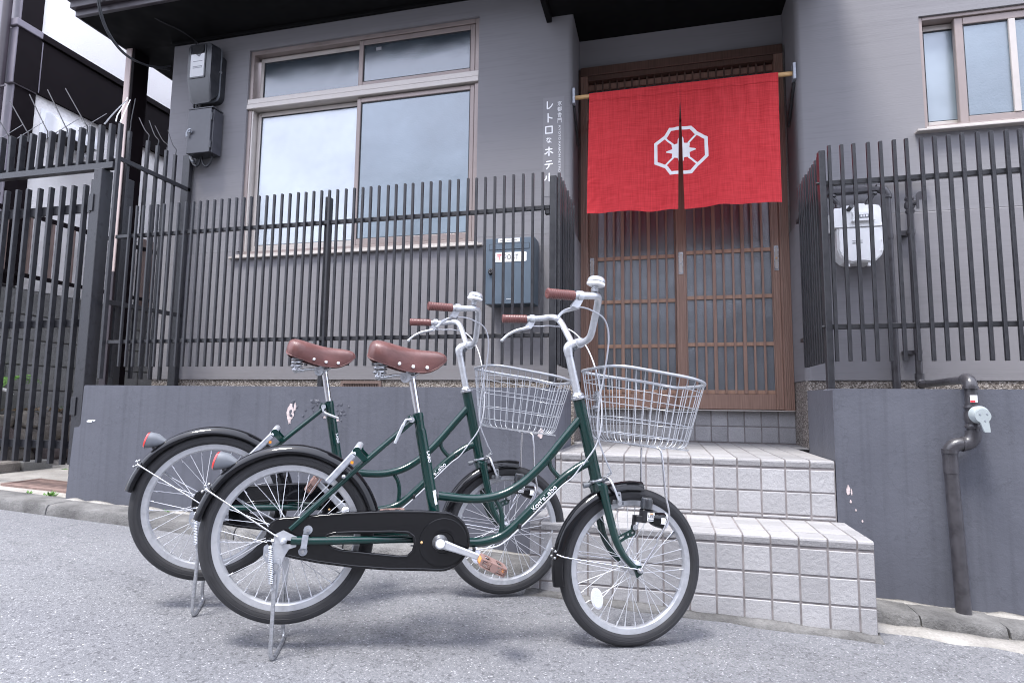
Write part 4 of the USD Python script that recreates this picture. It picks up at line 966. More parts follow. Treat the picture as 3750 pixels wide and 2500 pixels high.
pb = thing('post_box', 'blue-grey steel post box with a white POST label behind the iron fence', 'post box', loc=(-0.88, 3.6, 1.6))
part(pb, 'body', MB().box(-1.033, -0.731, 3.462, 3.585, 1.396, 1.806, 0.003), MAT['postbox_dark'])
part(pb, 'door', MB().box(-1.034, -0.737, 3.4505, 3.4615, 1.396, 1.803, 0.003), MAT['postbox'])
part(pb, 'slot_flap', MB().prism(rrect(-1.012, -0.762, 1.733, 1.766, 0.003), 0.002, o=(0, 3.4502, 0)), MAT['postbox'])
part(pb, 'slot_gap', MB().prism(rrect(-1.0145, -0.7595, 1.7305, 1.7685, 0.004).difference(rrect(-1.012, -0.762, 1.733, 1.766, 0.003)), 0.001, o=(0, 3.4502, 0)), MAT['seal'])
part(pb, 'name_label', MB().box(-0.956, -0.820, 3.4488, 3.4503, 1.776, 1.799), MAT['paper'])
nl = MB()
for x0, x1 in ((-0.945, -0.93), (-0.90, -0.865), (-0.855, -0.835)):
    nl.box(x0, x1, 3.4480, 3.4486, 1.785, 1.789)
part(pb, 'label_text', nl, MAT['film'])
pl = part(pb, 'post_label', MB().prism(rrect(-0.978, -0.777, 1.654, 1.713, 0.008), 0.0012, o=(0, 3.4502, 0)), MAT['paper'])
def wall_text(txt, h, o, x=(1, 0, 0), y=(0, 0, 1), depth=0.0008, bold=False, width=None):
    m = meshkit.text_mesh(txt, h, depth, bold)
    v = np.asarray(m.vertices).copy()
    if width:
        v[:, 0] *= width / (v[:, 0].max() - v[:, 0].min())
    x = np.asarray(x, float); y = np.asarray(y, float)
    z = np.cross(x, y)
    return MB().add(np.asarray(o, float) + v[:, :1] * x + v[:, 1:2] * y + v[:, 2:] * z, m.faces)
def strokes(lines, w, cx, cz, s, sy=None):
    """Pen strokes in a unit square centred on (cx, cz), s wide."""
    sy = sy or s
    return unary_union([LineString([(cx + (a - 0.5) * s, cz + (b - 0.5) * sy) for a, b in ln]).buffer(w / 2, quad_segs=3) for ln in lines])
part(pl, 'letters', wall_text('POST', 0.030, (-0.924, 3.4488, 1.6685), width=0.094), MAT['ink_black'])
part(pl, 'postal_mark', MB().prism(strokes([[(0, 1), (1, 1)], [(0, 0.72), (1, 0.72)], [(0.5, 0.72), (0.5, 0)]], 0.0035, -0.948, 1.684, 0.026, 0.031), 0.0008, o=(0, 3.4489, 0)), MAT['ink_red'])
part(pb, 'maker_mark', wall_text('Panasonic', 0.0055, (-0.902, 3.4503, 1.4225), width=0.037, bold=True), MAT['ink_white'])
dk = part(pb, 'dial_lock', MB().lathe([(0.0, 0.0), (0.020, 0.0), (0.020, 0.004), (0.016, 0.007), (0.013, 0.016), (0.0, 0.017)], (-0.998, 3.4505, 1.598), (0, -1, 0), 24), MAT['black_plastic'], smooth=35)
tk = MB()
for k in range(10):
    a = k * 2 * math.pi / 10
    tk.box(-0.998 + 0.0105 * math.cos(a) - 0.0008, -0.998 + 0.0105 * math.cos(a) + 0.0008, 3.4325, 3.4338, 1.598 + 0.0105 * math.sin(a) - 0.0008, 1.598 + 0.0105 * math.sin(a) + 0.0008)
part(dk, 'dial_ticks', tk, MAT['ink_white'])

gm = thing('gas_meter', 'white gas meter hanging behind the bars of the right fence', 'gas meter', loc=(1.03, 3.6, 1.7))
ym0, ym1 = 3.452, 3.575
low = Polygon([(0.935, 1.752), (1.150, 1.752), (1.150, 1.640), (1.140, 1.605), (1.115, 1.578), (1.085, 1.566), (1.055, 1.572), (1.030, 1.572), (1.000, 1.566), (0.970, 1.578), (0.945, 1.605), (0.935, 1.640)])
up = Polygon([(0.922, 1.762), (1.152, 1.762), (1.152, 1.772), (1.143, 1.775), (1.143, 1.850), (1.136, 1.866), (1.118, 1.872), (1.072, 1.872), (1.064, 1.880), (1.040, 1.882), (1.028, 1.874), (0.965, 1.872), (0.960, 1.862), (0.925, 1.862), (0.922, 1.855)])
part(gm, 'lower_case', MB().prism(low.buffer(0.004, quad_segs=3), 0.105, o=(0, ym1, 0)), MAT['gas_white'], smooth=30)
part(gm, 'front_cover', MB().prism(low.buffer(-0.004, quad_segs=3), 0.014, o=(0, ym1 - 0.1052, 0)), MAT['gas_white'], smooth=30)
part(gm, 'upper_case', MB().prism(up.buffer(0.003, quad_segs=3), 0.118, o=(0, ym1 + 0.002, 0)), MAT['gas_white'], smooth=30)
part(gm, 'display_hood', MB().prism(Polygon([(1.000, 1.786), (1.112, 1.786), (1.102, 1.798), (1.102, 1.832), (1.008, 1.832), (1.008, 1.798)]), 0.018, o=(0, ym1 - 0.1165, 0)), MAT['gas_white'])
part(gm, 'display', MB().box(1.036, 1.094, ym1 - 0.1365, ym1 - 0.1346, 1.800, 1.818), MAT['grey_plastic'])
dg = MB()
for k in range(4):
    dg.box(1.041 + 0.013 * k, 1.050 + 0.013 * k, ym1 - 0.1378, ym1 - 0.1368, 1.804, 1.815)
part(gm, 'display_digits', dg, MAT['paper'])
part(gm, 'reset_cap', MB().cyl((0.990, ym1 - 0.117, 1.852), (0.998, ym1 - 0.150, 1.862), 0.0115, 14), MAT['black_plastic'], smooth=35)
part(gm, 'meter_number', wall_text('487', 0.010, (1.000, ym1 - 0.1193, 1.664), bold=True), MAT['ink_black'])
part(gm, 'meter_marks', MB().box(1.002, 1.05, ym1 - 0.1200, ym1 - 0.1193, 1.680, 1.6825).box(1.038, 1.05, ym1 - 0.1200, ym1 - 0.1193, 1.665, 1.668).box(1.038, 1.05, ym1 - 0.1200, ym1 - 0.1193, 1.672, 1.6735), MAT['grey_plastic'])
sc = MB()
for x, z in ((0.942, 1.745), (1.143, 1.745), (0.942, 1.68), (1.143, 1.68), (0.946, 1.622), (1.139, 1.622), (1.03, 1.744), (1.03, 1.578), (1.008, 1.838), (1.104, 1.838)):
    sc.cyl((x, ym1 - 0.108, z), (x, ym1 - 0.1235, z), 0.0035, 8)
part(gm, 'screws', sc, MAT['gas_white'])
for x in (0.975, 1.075):
    part(gm, 'foot', MB().box(x, x + 0.012, ym1 - 0.11, ym1 - 0.09, 1.545, 1.562), MAT['gas_white'])
for x in (0.955, 1.105):
    part(gm, 'union_nut', MB().lathe([(0.0, 0), (0.019, 0), (0.019, 0.012), (0.015, 0.018), (0.013, 0.026), (0, 0.026)], (x, 3.52, 1.874), (0, 0, 1), 6 if x < 1 else 8), MAT['pipe'])

gp = thing('gas_pipes', 'black gas pipes with elbows and a hanger bar around the white gas meter', 'pipes', loc=(1.1, 3.6, 1.9))
part(gp, 'swan_neck', MB().tube(spline([(0.955, 3.52, 1.898), (0.953, 3.52, 1.912), (0.938, 3.52, 1.930), (0.928, 3.52, 1.945), (0.926, 3.52, 1.960)], 5), 0.0125, 12), MAT['pipe'], smooth=40)
part(gp, 'swan_neck', MB().tube(spline([(1.105, 3.52, 1.898), (1.107, 3.52, 1.912), (1.120, 3.52, 1.930), (1.128, 3.52, 1.945), (1.129, 3.52, 1.960)], 5), 0.0125, 12), MAT['pipe'], smooth=40)
part(gp, 'hanger_bar', MB().box(0.905, 1.155, 3.495, 3.545, 1.962, 1.985, 0.002), MAT['pipe'])
for x in (0.926, 1.129):
    part(gp, 'hanger_nut', MB().lathe([(0.0, 0), (0.024, 0), (0.024, 0.012), (0.019, 0.016), (0, 0.016)], (x, 3.52, 1.947), (0, 0, 1), 8), MAT['pipe'])
part(gp, 'dome_cap', MB().lathe([(0.0, 0.048), (0.012, 0.046), (0.022, 0.036), (0.025, 0.022), (0.025, 0.0), (0, 0)], (0.928, 3.52, 1.9855), (0, 0, 1), 18), MAT['pipe'], smooth=40)
def elbow(p0, c, p1, r):
    """Quarter bend from p0 to p1 about corner c."""
    p0, c, p1 = map(np.asarray, (p0, c, p1))
    t = np.linspace(0, 1, 9)[:, None]
    return MB().tube((1 - t) ** 2 * p0 + 2 * t * (1 - t) * c + t * t * p1, r, 14)
part(gp, 'elbow', elbow((1.150, 3.53, 1.983), (1.200, 3.53, 1.983), (1.200, 3.53, 1.930), 0.0235), MAT['pipe'], smooth=50)
part(gp, 'elbow_collar', MB().cyl((1.200, 3.53, 1.945), (1.200, 3.53, 1.926), 0.0265, 16), MAT['pipe'], smooth=40)
part(gp, 'down_pipe', MB().cyl((1.200, 3.53, 1.9255), (1.200, 3.53, 0.801), 0.0195, 16), MAT['pipe'], smooth=40)
part(gp, 'pipe_clamp', MB().cyl((1.200, 3.53, 1.725), (1.200, 3.53, 1.700), 0.0225, 16).box(1.194, 1.206, 3.53, 3.585, 1.705, 1.720), MAT['pipe'], smooth=40)
part(gp, 'base_collar', MB().cyl((1.200, 3.53, 0.890), (1.200, 3.53, 0.865), 0.024, 16), MAT['pipe'], smooth=40)

g2 = thing('gas_service_pipe', 'black gas service pipe with a pale valve running down the right wall to the ground', 'pipe', loc=(1.19, 2.75, 0.0))
part(g2, 'riser', MB().cyl((1.308, 3.53, 2.020), (1.308, 3.53, 0.968), 0.0165, 14), MAT['pipe'], smooth=40)
part(g2, 'stop_cock', MB().lathe([(0.0, 0), (0.020, 0), (0.024, 0.012), (0.018, 0.022), (0.026, 0.034), (0.026, 0.055), (0.018, 0.066), (0.024, 0.078), (0.020, 0.09), (0, 0.09)], (1.308, 3.53, 1.835), (0, 0, 1), 16).cyl((1.308, 3.53, 1.885), (1.335, 3.50, 1.885), 0.014, 12), MAT['pipe'], smooth=40)
part(g2, 'cock_lever', MB().prism(unary_union([Point(1.345, 1.915).buffer(0.022), sbox(1.323, 1.845, 1.335, 1.915)]), 0.006, o=(0, 3.488, 0)), MAT['pipe'])
part(g2, 'riser_clamp', MB().cyl((1.308, 3.53, 1.745), (1.308, 3.53, 1.722), 0.0195, 14).box(1.262, 1.308, 3.54, 3.585, 1.72, 1.745), MAT['pipe'], smooth=40)
part(g2, 'riser_clamp', MB().cyl((1.308, 3.53, 1.100), (1.308, 3.53, 1.080), 0.0195, 14).box(1.25, 1.308, 3.54, 3.585, 1.08, 1.10), MAT['pipe'], smooth=40)
part(g2, 'collar', MB().cyl((1.308, 3.53, 0.978), (1.308, 3.53, 0.950), 0.0215, 16), MAT['pipe'], smooth=40)
part(g2, 'elbow', elbow((1.308, 3.53, 0.955), (1.308, 3.53, 0.918), (1.302, 3.49, 0.917), 0.0205), MAT['pipe'], smooth=50)
part(g2, 'cross_pipe', MB().cyl((1.302, 3.49, 0.917), (1.2025, 2.80, 0.917), 0.0165, 14), MAT['pipe'], smooth=40)
part(g2, 'elbow', elbow((1.2035, 2.806, 0.917), (1.196, 2.752, 0.919), (1.196, 2.752, 0.880), 0.0245), MAT['pipe'], smooth=50)
part(g2, 'collar', MB().cyl((1.196, 2.752, 0.888), (1.196, 2.752, 0.878), 0.0275, 16), MAT['pipe'], smooth=40)
part(g2, 'drop_pipe', MB().cyl((1.196, 2.752, 0.878), (1.196, 2.752, 0.690), 0.0215, 16), MAT['pipe'], smooth=40)
vb = MB().lathe([(0, 0), (0.026, 0), (0.028, 0.006), (0.026, 0.014), (0.022, 0.018), (0.028, 0.030), (0.028, 0.060), (0.022, 0.070), (0.028, 0.082), (0.026, 0.092), (0, 0.092)], (1.196, 2.752, 0.722), (0, 0, 1), 18)
part(g2, 'valve_body', vb, MAT['pipe'], smooth=35)
part(g2, 'valve_cap', MB().lathe([(0.0, 0.034), (0.026, 0.032), (0.033, 0.024), (0.034, 0.004), (0.030, 0.0), (0, 0)], (1.199, 2.722, 0.775), (0.12, -0.98, 0.1), 24), MAT['valve_grey'], smooth=40)
part(g2, 'valve_lever', MB().prism(unary_union([Point(1.203, 0.772).buffer(0.024), Polygon([(1.190, 0.765), (1.217, 0.765), (1.222, 0.713), (1.207, 0.713)])]).buffer(0.003), 0.008, o=(0, 2.693, 0)), MAT['valve_grey'], smooth=30)
for x, z in ((1.192, 0.779), (1.216, 0.781), (1.208, 0.755)):
    part(g2, 'lever_screw', MB().cyl((x, 2.686, z), (x, 2.683, z), 0.003, 8), MAT['galv'])
part(g2, 'inspection_sticker', MB().lathe([(0.0222, -0.014), (0.0222, 0.014)], (1.196, 2.752, 0.838), (0, 0, 1), 12, a0=-0.62, a1=0.62, ref=(0.05, -1, 0)), MAT['paper'], smooth=True)
part(g2, 'sticker_flash', MB().lathe([(0.0225, -0.0135), (0.0225, -0.005)], (1.196, 2.752, 0.838), (0, 0, 1), 8, a0=-0.6, a1=0.15, ref=(0.05, -1, 0)), MAT['ink_red'], smooth=True)
part(g2, 'elbow', elbow((1.196, 2.752, 0.712), (1.196, 2.752, 0.660), (1.152, 2.752, 0.660), 0.0275), MAT['pipe'], smooth=50)
part(g2, 'collar', MB().cyl((1.160, 2.752, 0.660), (1.153, 2.752, 0.660), 0.0295, 16), MAT['pipe'], smooth=40)
part(g2, 'elbow', elbow((1.156, 2.752, 0.660), (1.110, 2.752, 0.660), (1.110, 2.752, 0.612), 0.0265), MAT['pipe'], smooth=50)
part(g2, 'collar', MB().cyl((1.110, 2.752, 0.640), (1.110, 2.752, 0.622), 0.0285, 16), MAT['pipe'], smooth=40)
part(g2, 'tape_wrap', MB().cyl((1.110, 2.752, 0.6215), (1.1105, 2.752, 0.545), 0.0262, 16), MAT['pipe'], smooth=40)
part(g2, 'down_pipe', MB().tube([(1.1105, 2.752, 0.545), (1.120, 2.752, 0.2), (1.124, 2.752, -0.030)], [0.0248, 0.0258, 0.0262], 16), MAT['pipe'], smooth=40)
part(g2, 'primer_band', MB().cyl((1.124, 2.752, -0.0305), (1.1245, 2.752, -0.095), 0.0266, 16), MAT['primer'], smooth=40)
cd = solo('wall_conduit', MB().cyl((0.95, 3.565, 2.036), (1.42, 3.565, 2.036), 0.0125, 12).cyl((1.10, 3.565, 2.036), (1.135, 3.565, 2.036), 0.0145, 12).cyl((1.33, 3.565, 2.036), (1.36, 3.565, 2.036), 0.0145, 12), MAT['conduit'], 'thin pale grey conduit running along the wall above the gas meter', 'conduit', smooth=40)

# ================================================================ SIGN, CURTAIN, LAMP
sg = thing('wall_lettering', 'white vertical vinyl lettering on the wall left of the doorway', 'sign', loc=(-0.64, 3.6, 2.45))
part(sg, 'film', MB().box(-0.711, -0.572, YW - 0.0016, YW - 0.0006, 2.10, 2.752), MAT['film'])
KA = {'re': [[(0.30, 0.95), (0.30, 0.12), (0.50, 0.15), (0.75, 0.35), (0.90, 0.62)]], 'to': [[(0.40, 1.0), (0.40, 0.0)], [(0.40, 0.58), (0.62, 0.50), (0.85, 0.42)]],
      'ro': [[(0.12, 0.88), (0.88, 0.88), (0.88, 0.10), (0.12, 0.10), (0.12, 0.88)]],
      'na': [[(0.08, 0.76), (0.52, 0.80)], [(0.34, 0.98), (0.28, 0.70), (0.10, 0.38)], [(0.64, 0.88), (0.90, 0.66)], [(0.66, 0.60), (0.66, 0.28), (0.58, 0.10), (0.36, 0.08), (0.28, 0.20), (0.40, 0.30), (0.66, 0.24), (0.92, 0.06)]],
      'ho': [[(0.14, 0.74), (0.86, 0.78)], [(0.52, 1.0), (0.52, 0.02)], [(0.34, 0.44), (0.22, 0.30), (0.06, 0.24)], [(0.70, 0.46), (0.82, 0.38), (0.94, 0.30)]],
      'te': [[(0.26, 0.88), (0.80, 0.94)], [(0.08, 0.56), (0.92, 0.60)], [(0.54, 0.56), (0.50, 0.30), (0.26, 0.05)]],
      'ru': [[(0.24, 0.66), (0.22, 0.42), (0.06, 0.22)], [(0.56, 0.98), (0.56, 0.10), (0.74, 0.16), (0.94, 0.46)]]}
for nm, z in (('re', 2.700), ('to', 2.617), ('ro', 2.537), ('na', 2.468), ('ho', 2.393), ('te', 2.305), ('ru', 2.222)):
    s = 0.036 if nm == 'na' else 0.056
    part(sg, 'character', MB().prism(strokes(KA[nm], 0.0045 if nm == 'na' else 0.0080, -0.672, z, s), 0.0008, o=(0, YW - 0.0017, 0)), MAT['ink_white'])
KJ = {'kyo': [[(0.5, 1.0), (0.5, 0.86)], [(0.06, 0.84), (0.94, 0.84)], [(0.26, 0.70), (0.74, 0.70), (0.74, 0.46), (0.26, 0.46), (0.26, 0.70)], [(0.5, 0.46), (0.5, 0.02), (0.40, 0.08)], [(0.28, 0.34), (0.10, 0.10)], [(0.70, 0.34), (0.92, 0.10)]],
      'to': [[(0.06, 0.86), (0.54, 0.86)], [(0.28, 1.0), (0.28, 0.64)], [(0.0, 0.64), (0.60, 0.64)], [(0.54, 0.94), (0.04, 0.40)], [(0.18, 0.44), (0.48, 0.44), (0.48, 0.04), (0.18, 0.04), (0.18, 0.44)], [(0.18, 0.24), (0.48, 0.24)], [(0.68, 0.96), (0.68, 0.0)], [(0.68, 0.92), (0.94, 0.92), (0.80, 0.62), (0.96, 0.38), (0.86, 0.20), (0.76, 0.28)]],
      'ka': [[(0.72, 1.0), (0.26, 0.90)], [(0.06, 0.76), (0.94, 0.76)], [(0.5, 0.94), (0.5, 0.50)], [(0.48, 0.74), (0.12, 0.50)], [(0.52, 0.74), (0.90, 0.50)], [(0.24, 0.42), (0.76, 0.42), (0.76, 0.0), (0.24, 0.0), (0.24, 0.42)], [(0.24, 0.21), (0.76, 0.21)]],
      'mon': [[(0.10, 0.98), (0.10, 0.0)], [(0.10, 0.98), (0.42, 0.98), (0.42, 0.58), (0.10, 0.58)], [(0.10, 0.78), (0.42, 0.78)], [(0.90, 0.98), (0.90, 0.04), (0.80, 0.04)], [(0.90, 0.98), (0.58, 0.98), (0.58, 0.58), (0.90, 0.58)], [(0.58, 0.78), (0.90, 0.78)]]}
for nm, z in (('kyo', 2.705), ('to', 2.668), ('ka', 2.630), ('mon', 2.593)):
    part(sg, 'small_character', MB().prism(strokes(KJ[nm], 0.0022, -0.603, z, 0.029), 0.0008, o=(0, YW - 0.0017, 0)), MAT['ink_white'])
part(sg, 'latin_line', wall_text('KYOTO KAMON RETRO HOTEL', 0.0125, (-0.6095, YW - 0.0017, 2.560), x=(0, 0, -1), y=(1, 0, 0), width=0.405), MAT['ink_white'])

YN = 3.62
ZP = 2.742
po = solo('curtain_pole', MB().cyl((-0.505, YN, ZP), (0.773, YN, ZP + 0.001), 0.0135, 16), MAT['bamboo'], 'varnished bamboo pole carrying the red door curtain', 'pole', smooth=40)
for s, lab in ((-1, 'grey steel pole bracket on the left side of the doorway'), (1, 'grey steel pole bracket on the right side of the doorway')):
    x = -0.514 if s < 0 else 0.782
    b = thing('pole_bracket', lab, 'bracket', loc=(x, YN, ZP))
    xa, xb = (x - 0.0065, x + 0.0095) if s < 0 else (x - 0.0095, x + 0.0065)
    part(b, 'plate', MB().box(xa, xb, 3.592, 3.599 + 0.045, ZP - 0.045, ZP + 0.055, 0.002), MAT['galv'])
    part(b, 'brace', MB().bar((x, 3.635, ZP - 0.05), (x + 0.006 * -s, 3.80, ZP - 0.24), 0.012, 0.03, up=(0, 1, 0.5)), MAT['iron'])
cu = thing('door_curtain', 'red split door curtain with a white octagonal crest hanging over the entrance', 'curtain', loc=(0.137, YN, 2.35))
ZT = 2.7525
def sag(u, v, side):
    """Cloth point: u 0..1 across the panel, v 0..1 down it."""
    if side < 0:
        xl = -0.416 - 0.012 * v; xr = 0.1365 - 0.0225 * max(0, (v - 0.153) / 0.847) ** 0.62
        zb = 1.963 - 0.002 * u
    else:
        xl = 0.1375 + 0.0135 * max(0, (v - 0.153) / 0.847) ** 0.62; xr = 0.694 - 0.004 * v
        zb = 1.960 + 0.003 * u
    return xl, xr, zb
def cloth_y(x, z):
    v = (ZT - z) / (ZT - 1.962)
    w = np.clip((v - 0.06) / 0.5, 0, 1)
    f = 0.012 * np.sin(x * 9.0 + 0.9) * w + 0.008 * np.sin(x * 23.0 + 1.7 + v * 1.2) * w * v
    f = f + 0.0022 * np.sin(x * 61 + 7 * meshkit.noise(np.stack([x * 5, v * 4, x * 0 + 1.1], -1))) * np.clip(1.2 - v * 1.6, 0, 1) * np.clip(v * 12, 0, 1)
    f = f + 0.0035 * (meshkit.noise(np.stack([x * 34 + v * 20, v * 26 - x * 9, x * 0 + 5], -1)) - 0.5) * np.clip(v * 4, 0, 1)
    f = f + 0.016 * (meshkit.noise(np.stack([x * 4.2, v * 2.1, x * 0 + 3.3], -1)) - 0.5) * w + 0.005 * (meshkit.noise(np.stack([x * 16 + v * 6, v * 9, x * 0 + 8], -1)) - 0.5) * np.clip(v * 3, 0, 1)
    # diagonal draws hanging from the pole and towards the slit
    f = f + 0.005 * np.sin((x - 0.13) * 26 + v * 9.0 * np.sign(x - 0.137)) * v * (1 - np.clip(np.abs(x - 0.137) * 3.5, 0, 1))
    return YN - 0.0165 + 1.6 * f - 0.022 * v * v
def panel(side, nu=110, nv=110):
    v_, rows = [], []
    for j in range(nv + 1):
        v = j / nv
        for i in range(nu + 1):
            u = i / nu
            xl, xr, zb = sag(u, v, side)
            x = xl + (xr - xl) * u
            z = ZT + (zb - ZT) * v + 0.0015 * math.sin(x * 40) * v
            v_.append((x, 0, z))
    v_ = np.array(v_)
    v_[:, 1] = cloth_y(v_[:, 0], v_[:, 2])
    n = nu + 1
    q = [[j * n + i, j * n + i + 1, (j + 1) * n + i + 1, (j + 1) * n + i] for j in range(nv) for i in range(nu)]
    return v_, np.array(q)
for side in (-1, 1):
    v, q = panel(side)
    back = v + [0, 0.0012, 0]
    part(cu, 'panel', MB().add(v, q[:, ::-1]), MAT['cloth'], smooth=True, label='left curtain panel' if side < 0 else 'right curtain panel')
    # sewn sleeve round the pole
    xa, xb = (-0.416, 0.1366) if side < 0 else (0.1374, 0.694)
    p = MB()
    xx = np.linspace(xa, xb, 60)
    aa = np.linspace(-0.2, 2 * math.pi - 0.5, 18)
    vv = []
    for x in xx:
        wob = 0.0012 * math.sin(x * 60) + 0.0015 * math.sin(x * 23 + 1)
        for a in aa:
            vv.append((x, YN - 0.0165 * math.cos(a) , ZP + 0.0005 - (0.0155 + wob * max(0, math.sin(a))) * -math.sin(a) - 0.004))
    k = len(aa)
    p.add(vv, [[i * k + j, (i + 1) * k + j, (i + 1) * k + j + 1, i * k + j + 1] for i in range(len(xx) - 1) for j in range(k - 1)])
    part(cu, 'pole_sleeve', p, MAT['cloth'], smooth=True)
    hem = MB()
    xs_ = np.linspace(xa, xb, 70)
    zz = np.full_like(xs_, ZP - 0.043) + 0.0012 * np.sin(xs_ * 35)
    hem.tube(np.stack([xs_, cloth_y(xs_, zz) - 0.0012, zz], 1), 0.0016, 5)
    part(cu, 'sleeve_seam', hem, MAT['cloth'], smooth=True)
# the crest: octagon ring, four diagonal spokes, square body with four points
def crest_shape():
    R, T = 1.0, 0.125
    oct_ = Polygon([(-0.42, 0.93), (0.40, 0.90), (0.60, 0.66), (0.99, 0.40), (1.00, -0.36), (0.62, -0.66), (0.40, -0.90), (-0.42, -0.93), (-0.60, -0.64), (-1.0, -0.42), (-1.0, 0.36), (-0.60, 0.64)])
    oct_ = oct_.buffer(0.08, quad_segs=4).buffer(-0.08, quad_segs=4)
    ring = oct_.difference(oct_.buffer(-T, join_style=1))
    parts = [ring]
    for a, b in ((0.60, 0.56), (-0.60, 0.54), (0.60, -0.54), (-0.60, -0.54)):
        parts.append(LineString([(a * 0.45, b * 0.45), (a * 1.02, b * 1.05)]).buffer(0.035, cap_style=2))
    body = Polygon([(-0.34, 0.24), (-0.12, 0.28), (0.0, 0.30), (0.12, 0.28), (0.34, 0.24), (0.31, 0.05), (0.34, -0.24), (0.12, -0.28), (0.0, -0.30), (-0.12, -0.28), (-0.34, -0.24), (-0.31, 0.05)])
    parts.append(body)
    parts.append(Polygon([(-0.13, 0.2), (-0.10, 0.45), (-0.04, 0.54), (0.04, 0.54), (0.10, 0.45), (0.13, 0.2)])); parts.append(Polygon([(-0.13, -0.2), (-0.10, -0.40), (-0.04, -0.47), (0.04, -0.47), (0.10, -0.40), (0.13, -0.2)]))
    parts.append(Polygon([(0.28, 0.10), (0.55, 0.02), (0.55, -0.02), (0.28, -0.10)])); parts.append(Polygon([(-0.28, 0.10), (-0.55, 0.02), (-0.55, -0.02), (-0.28, -0.10)]))
    return unary_union(parts)
cr = affinity.translate(affinity.scale(crest_shape(), 0.157, 0.163, origin=(0, 0)), 0.136, 2.330)
for side in (-1, 1):
    edge = []
    for z in np.linspace(2.10, 2.58, 40):
        v = (ZT - z) / (ZT - 1.962)
        xl, xr, _ = sag(0, v, side)
        edge.append((xr if side < 0 else xl, z))
    half = Polygon(([(-0.5, 2.10)] + edge + [(-0.5, 2.58)]) if side < 0 else ([(0.8, 2.10)] + edge + [(0.8, 2.58)])).buffer(0)
    c = cr.intersection(half)
    out = MB()
    for gme in getattr(c, 'geoms', [c]):
        if gme.area < 1e-6:
            continue
        # fine strips so that the print follows the folds
        gme = gme.segmentize(0.004)
        x0, _, x1, _ = gme.bounds
        for xa in np.arange(x0, x1, 0.006):
            piece = gme.intersection(sbox(xa, 2.0, xa + 0.006, 2.7))
            for pc in getattr(piece, 'geoms', [piece]):
                if pc.geom_type == 'Polygon' and pc.area > 1e-8:
                    zz0, zz1 = pc.bounds[1], pc.bounds[3]
                    for za in np.arange(zz0, zz1, 0.012):
                        p2 = pc.intersection(sbox(xa - 1, za, xa + 1, za + 0.012))
                        for p3 in getattr(p2, 'geoms', [p2]):
                            if p3.geom_type == 'Polygon' and p3.area > 1e-8:
                                vv, ff = trimesh.creation.triangulate_polygon(p3, engine='earcut')
                                vv = np.asarray(vv)
                                out.add(np.stack([vv[:, 0], cloth_y(vv[:, 0], vv[:, 1]) - 0.0012, vv[:, 1]], 1), ff)
    part(cu, 'crest', out, MAT['cloth_white'], smooth=False)
lp = thing('ceiling_lamp', 'round white glass globe lamp under the black porch ceiling', 'lamp', loc=(0.105, 3.3, 3.3))
part(lp, 'globe', MB().lathe([(0.0, -0.140), (0.035, -0.137), (0.062, -0.122), (0.074, -0.100), (0.076, -0.075), (0.066, -0.045), (0.050, -0.028), (0, -0.028)], (0.105, 3.30, 3.268), (0, 0, 1), 32), MAT['globe'], smooth=50)
part(lp, 'collar', MB().cyl((0.105, 3.30, 3.2995), (0.105, 3.30, 3.238), 0.055, 24), MAT['black_plastic'], smooth=40)

# ================================================================ NEIGHBOUR AT THE LEFT
XN = -4.80
nh = thing('neighbour_house', 'off-white stucco house with dark brown cladding band at the left edge', 'house', loc=(XN, 3.3, 1.6))
part(nh, 'wall', MB().box(XN - 3.5, XN, 3.46, 9.5, 1.637, 3.20), MAT['neighbour_wall'])
part(nh, 'wall', MB().box(XN - 3.5, XN, 3.46, 9.5, 3.705, 7.5), MAT['neighbour_wall'])
part(nh, 'front_wall', MB().box(XN - 3.5, XN - 0.02, 3.30, 3.459, 1.637, 7.5), MAT['neighbour_trim'])
part(nh, 'cladding_band', MB().box(XN - 0.1, XN + 0.022, 3.46, 9.5, 3.2005, 3.640, 0.002), MAT['neighbour_dark'])
part(nh, 'band_cap', MB().box(XN - 0.1, XN + 0.035, 3.46, 9.5, 3.648, 3.7045, 0.003), MAT['neighbour_dark'])
part(nh, 'band_joint', MB().box(XN + 0.0225, XN + 0.025, 3.468, 3.476, 3.21, 3.63), MAT['neighbour_trim'])
part(nh, 'corner_board', MB().box(XN - 0.05, XN + 0.028, 3.270, 3.459, 3.19, 3.640, 0.004), MAT['neighbour_trim'])
part(nh, 'corner_board', MB().box(XN - 0.05, XN + 0.016, 3.290, 3.452, 1.645, 3.189, 0.003), MAT['neighbour_trim'])
part(nh, 'corner_board', MB().box(XN - 0.05, XN + 0.016, 3.290, 3.452, 3.712, 7.5, 0.003), MAT['neighbour_trim'])
part(nh, 'corner_return', MB().box(XN + 0.0165, XN + 0.0195, 3.30, 3.4595, 1.65, 3.188), MAT['neighbour_dark'])
part(nh, 'corner_return', MB().box(XN + 0.0285, XN + 0.031, 3.28, 3.4595, 3.195, 3.638), MAT['neighbour_dark'])
part(nh, 'corner_return', MB().box(XN + 0.0165, XN + 0.0195, 3.30, 3.4595, 3.712, 7.4), MAT['neighbour_dark'])
part(nh, 'corner_cap', MB().box(XN - 0.05, XN + 0.04, 3.255, 3.4595, 3.648, 3.7045, 0.004), MAT['neighbour_trim'])
dp = MB().cyl((XN - 0.045, 3.235, 1.7), (XN - 0.045, 3.235, 7.5), 0.030, 14)
part(nh, 'drain_pipe', dp, MAT['fascia'], smooth=40)
part(nh, 'pipe_hook', MB().box(XN - 0.045, XN + 0.03, 3.222, 3.228, 3.13, 3.142), MAT['fascia'])
vh = sub(nh, 'vent_hood', 'white metal vent hood with a dark mouth')
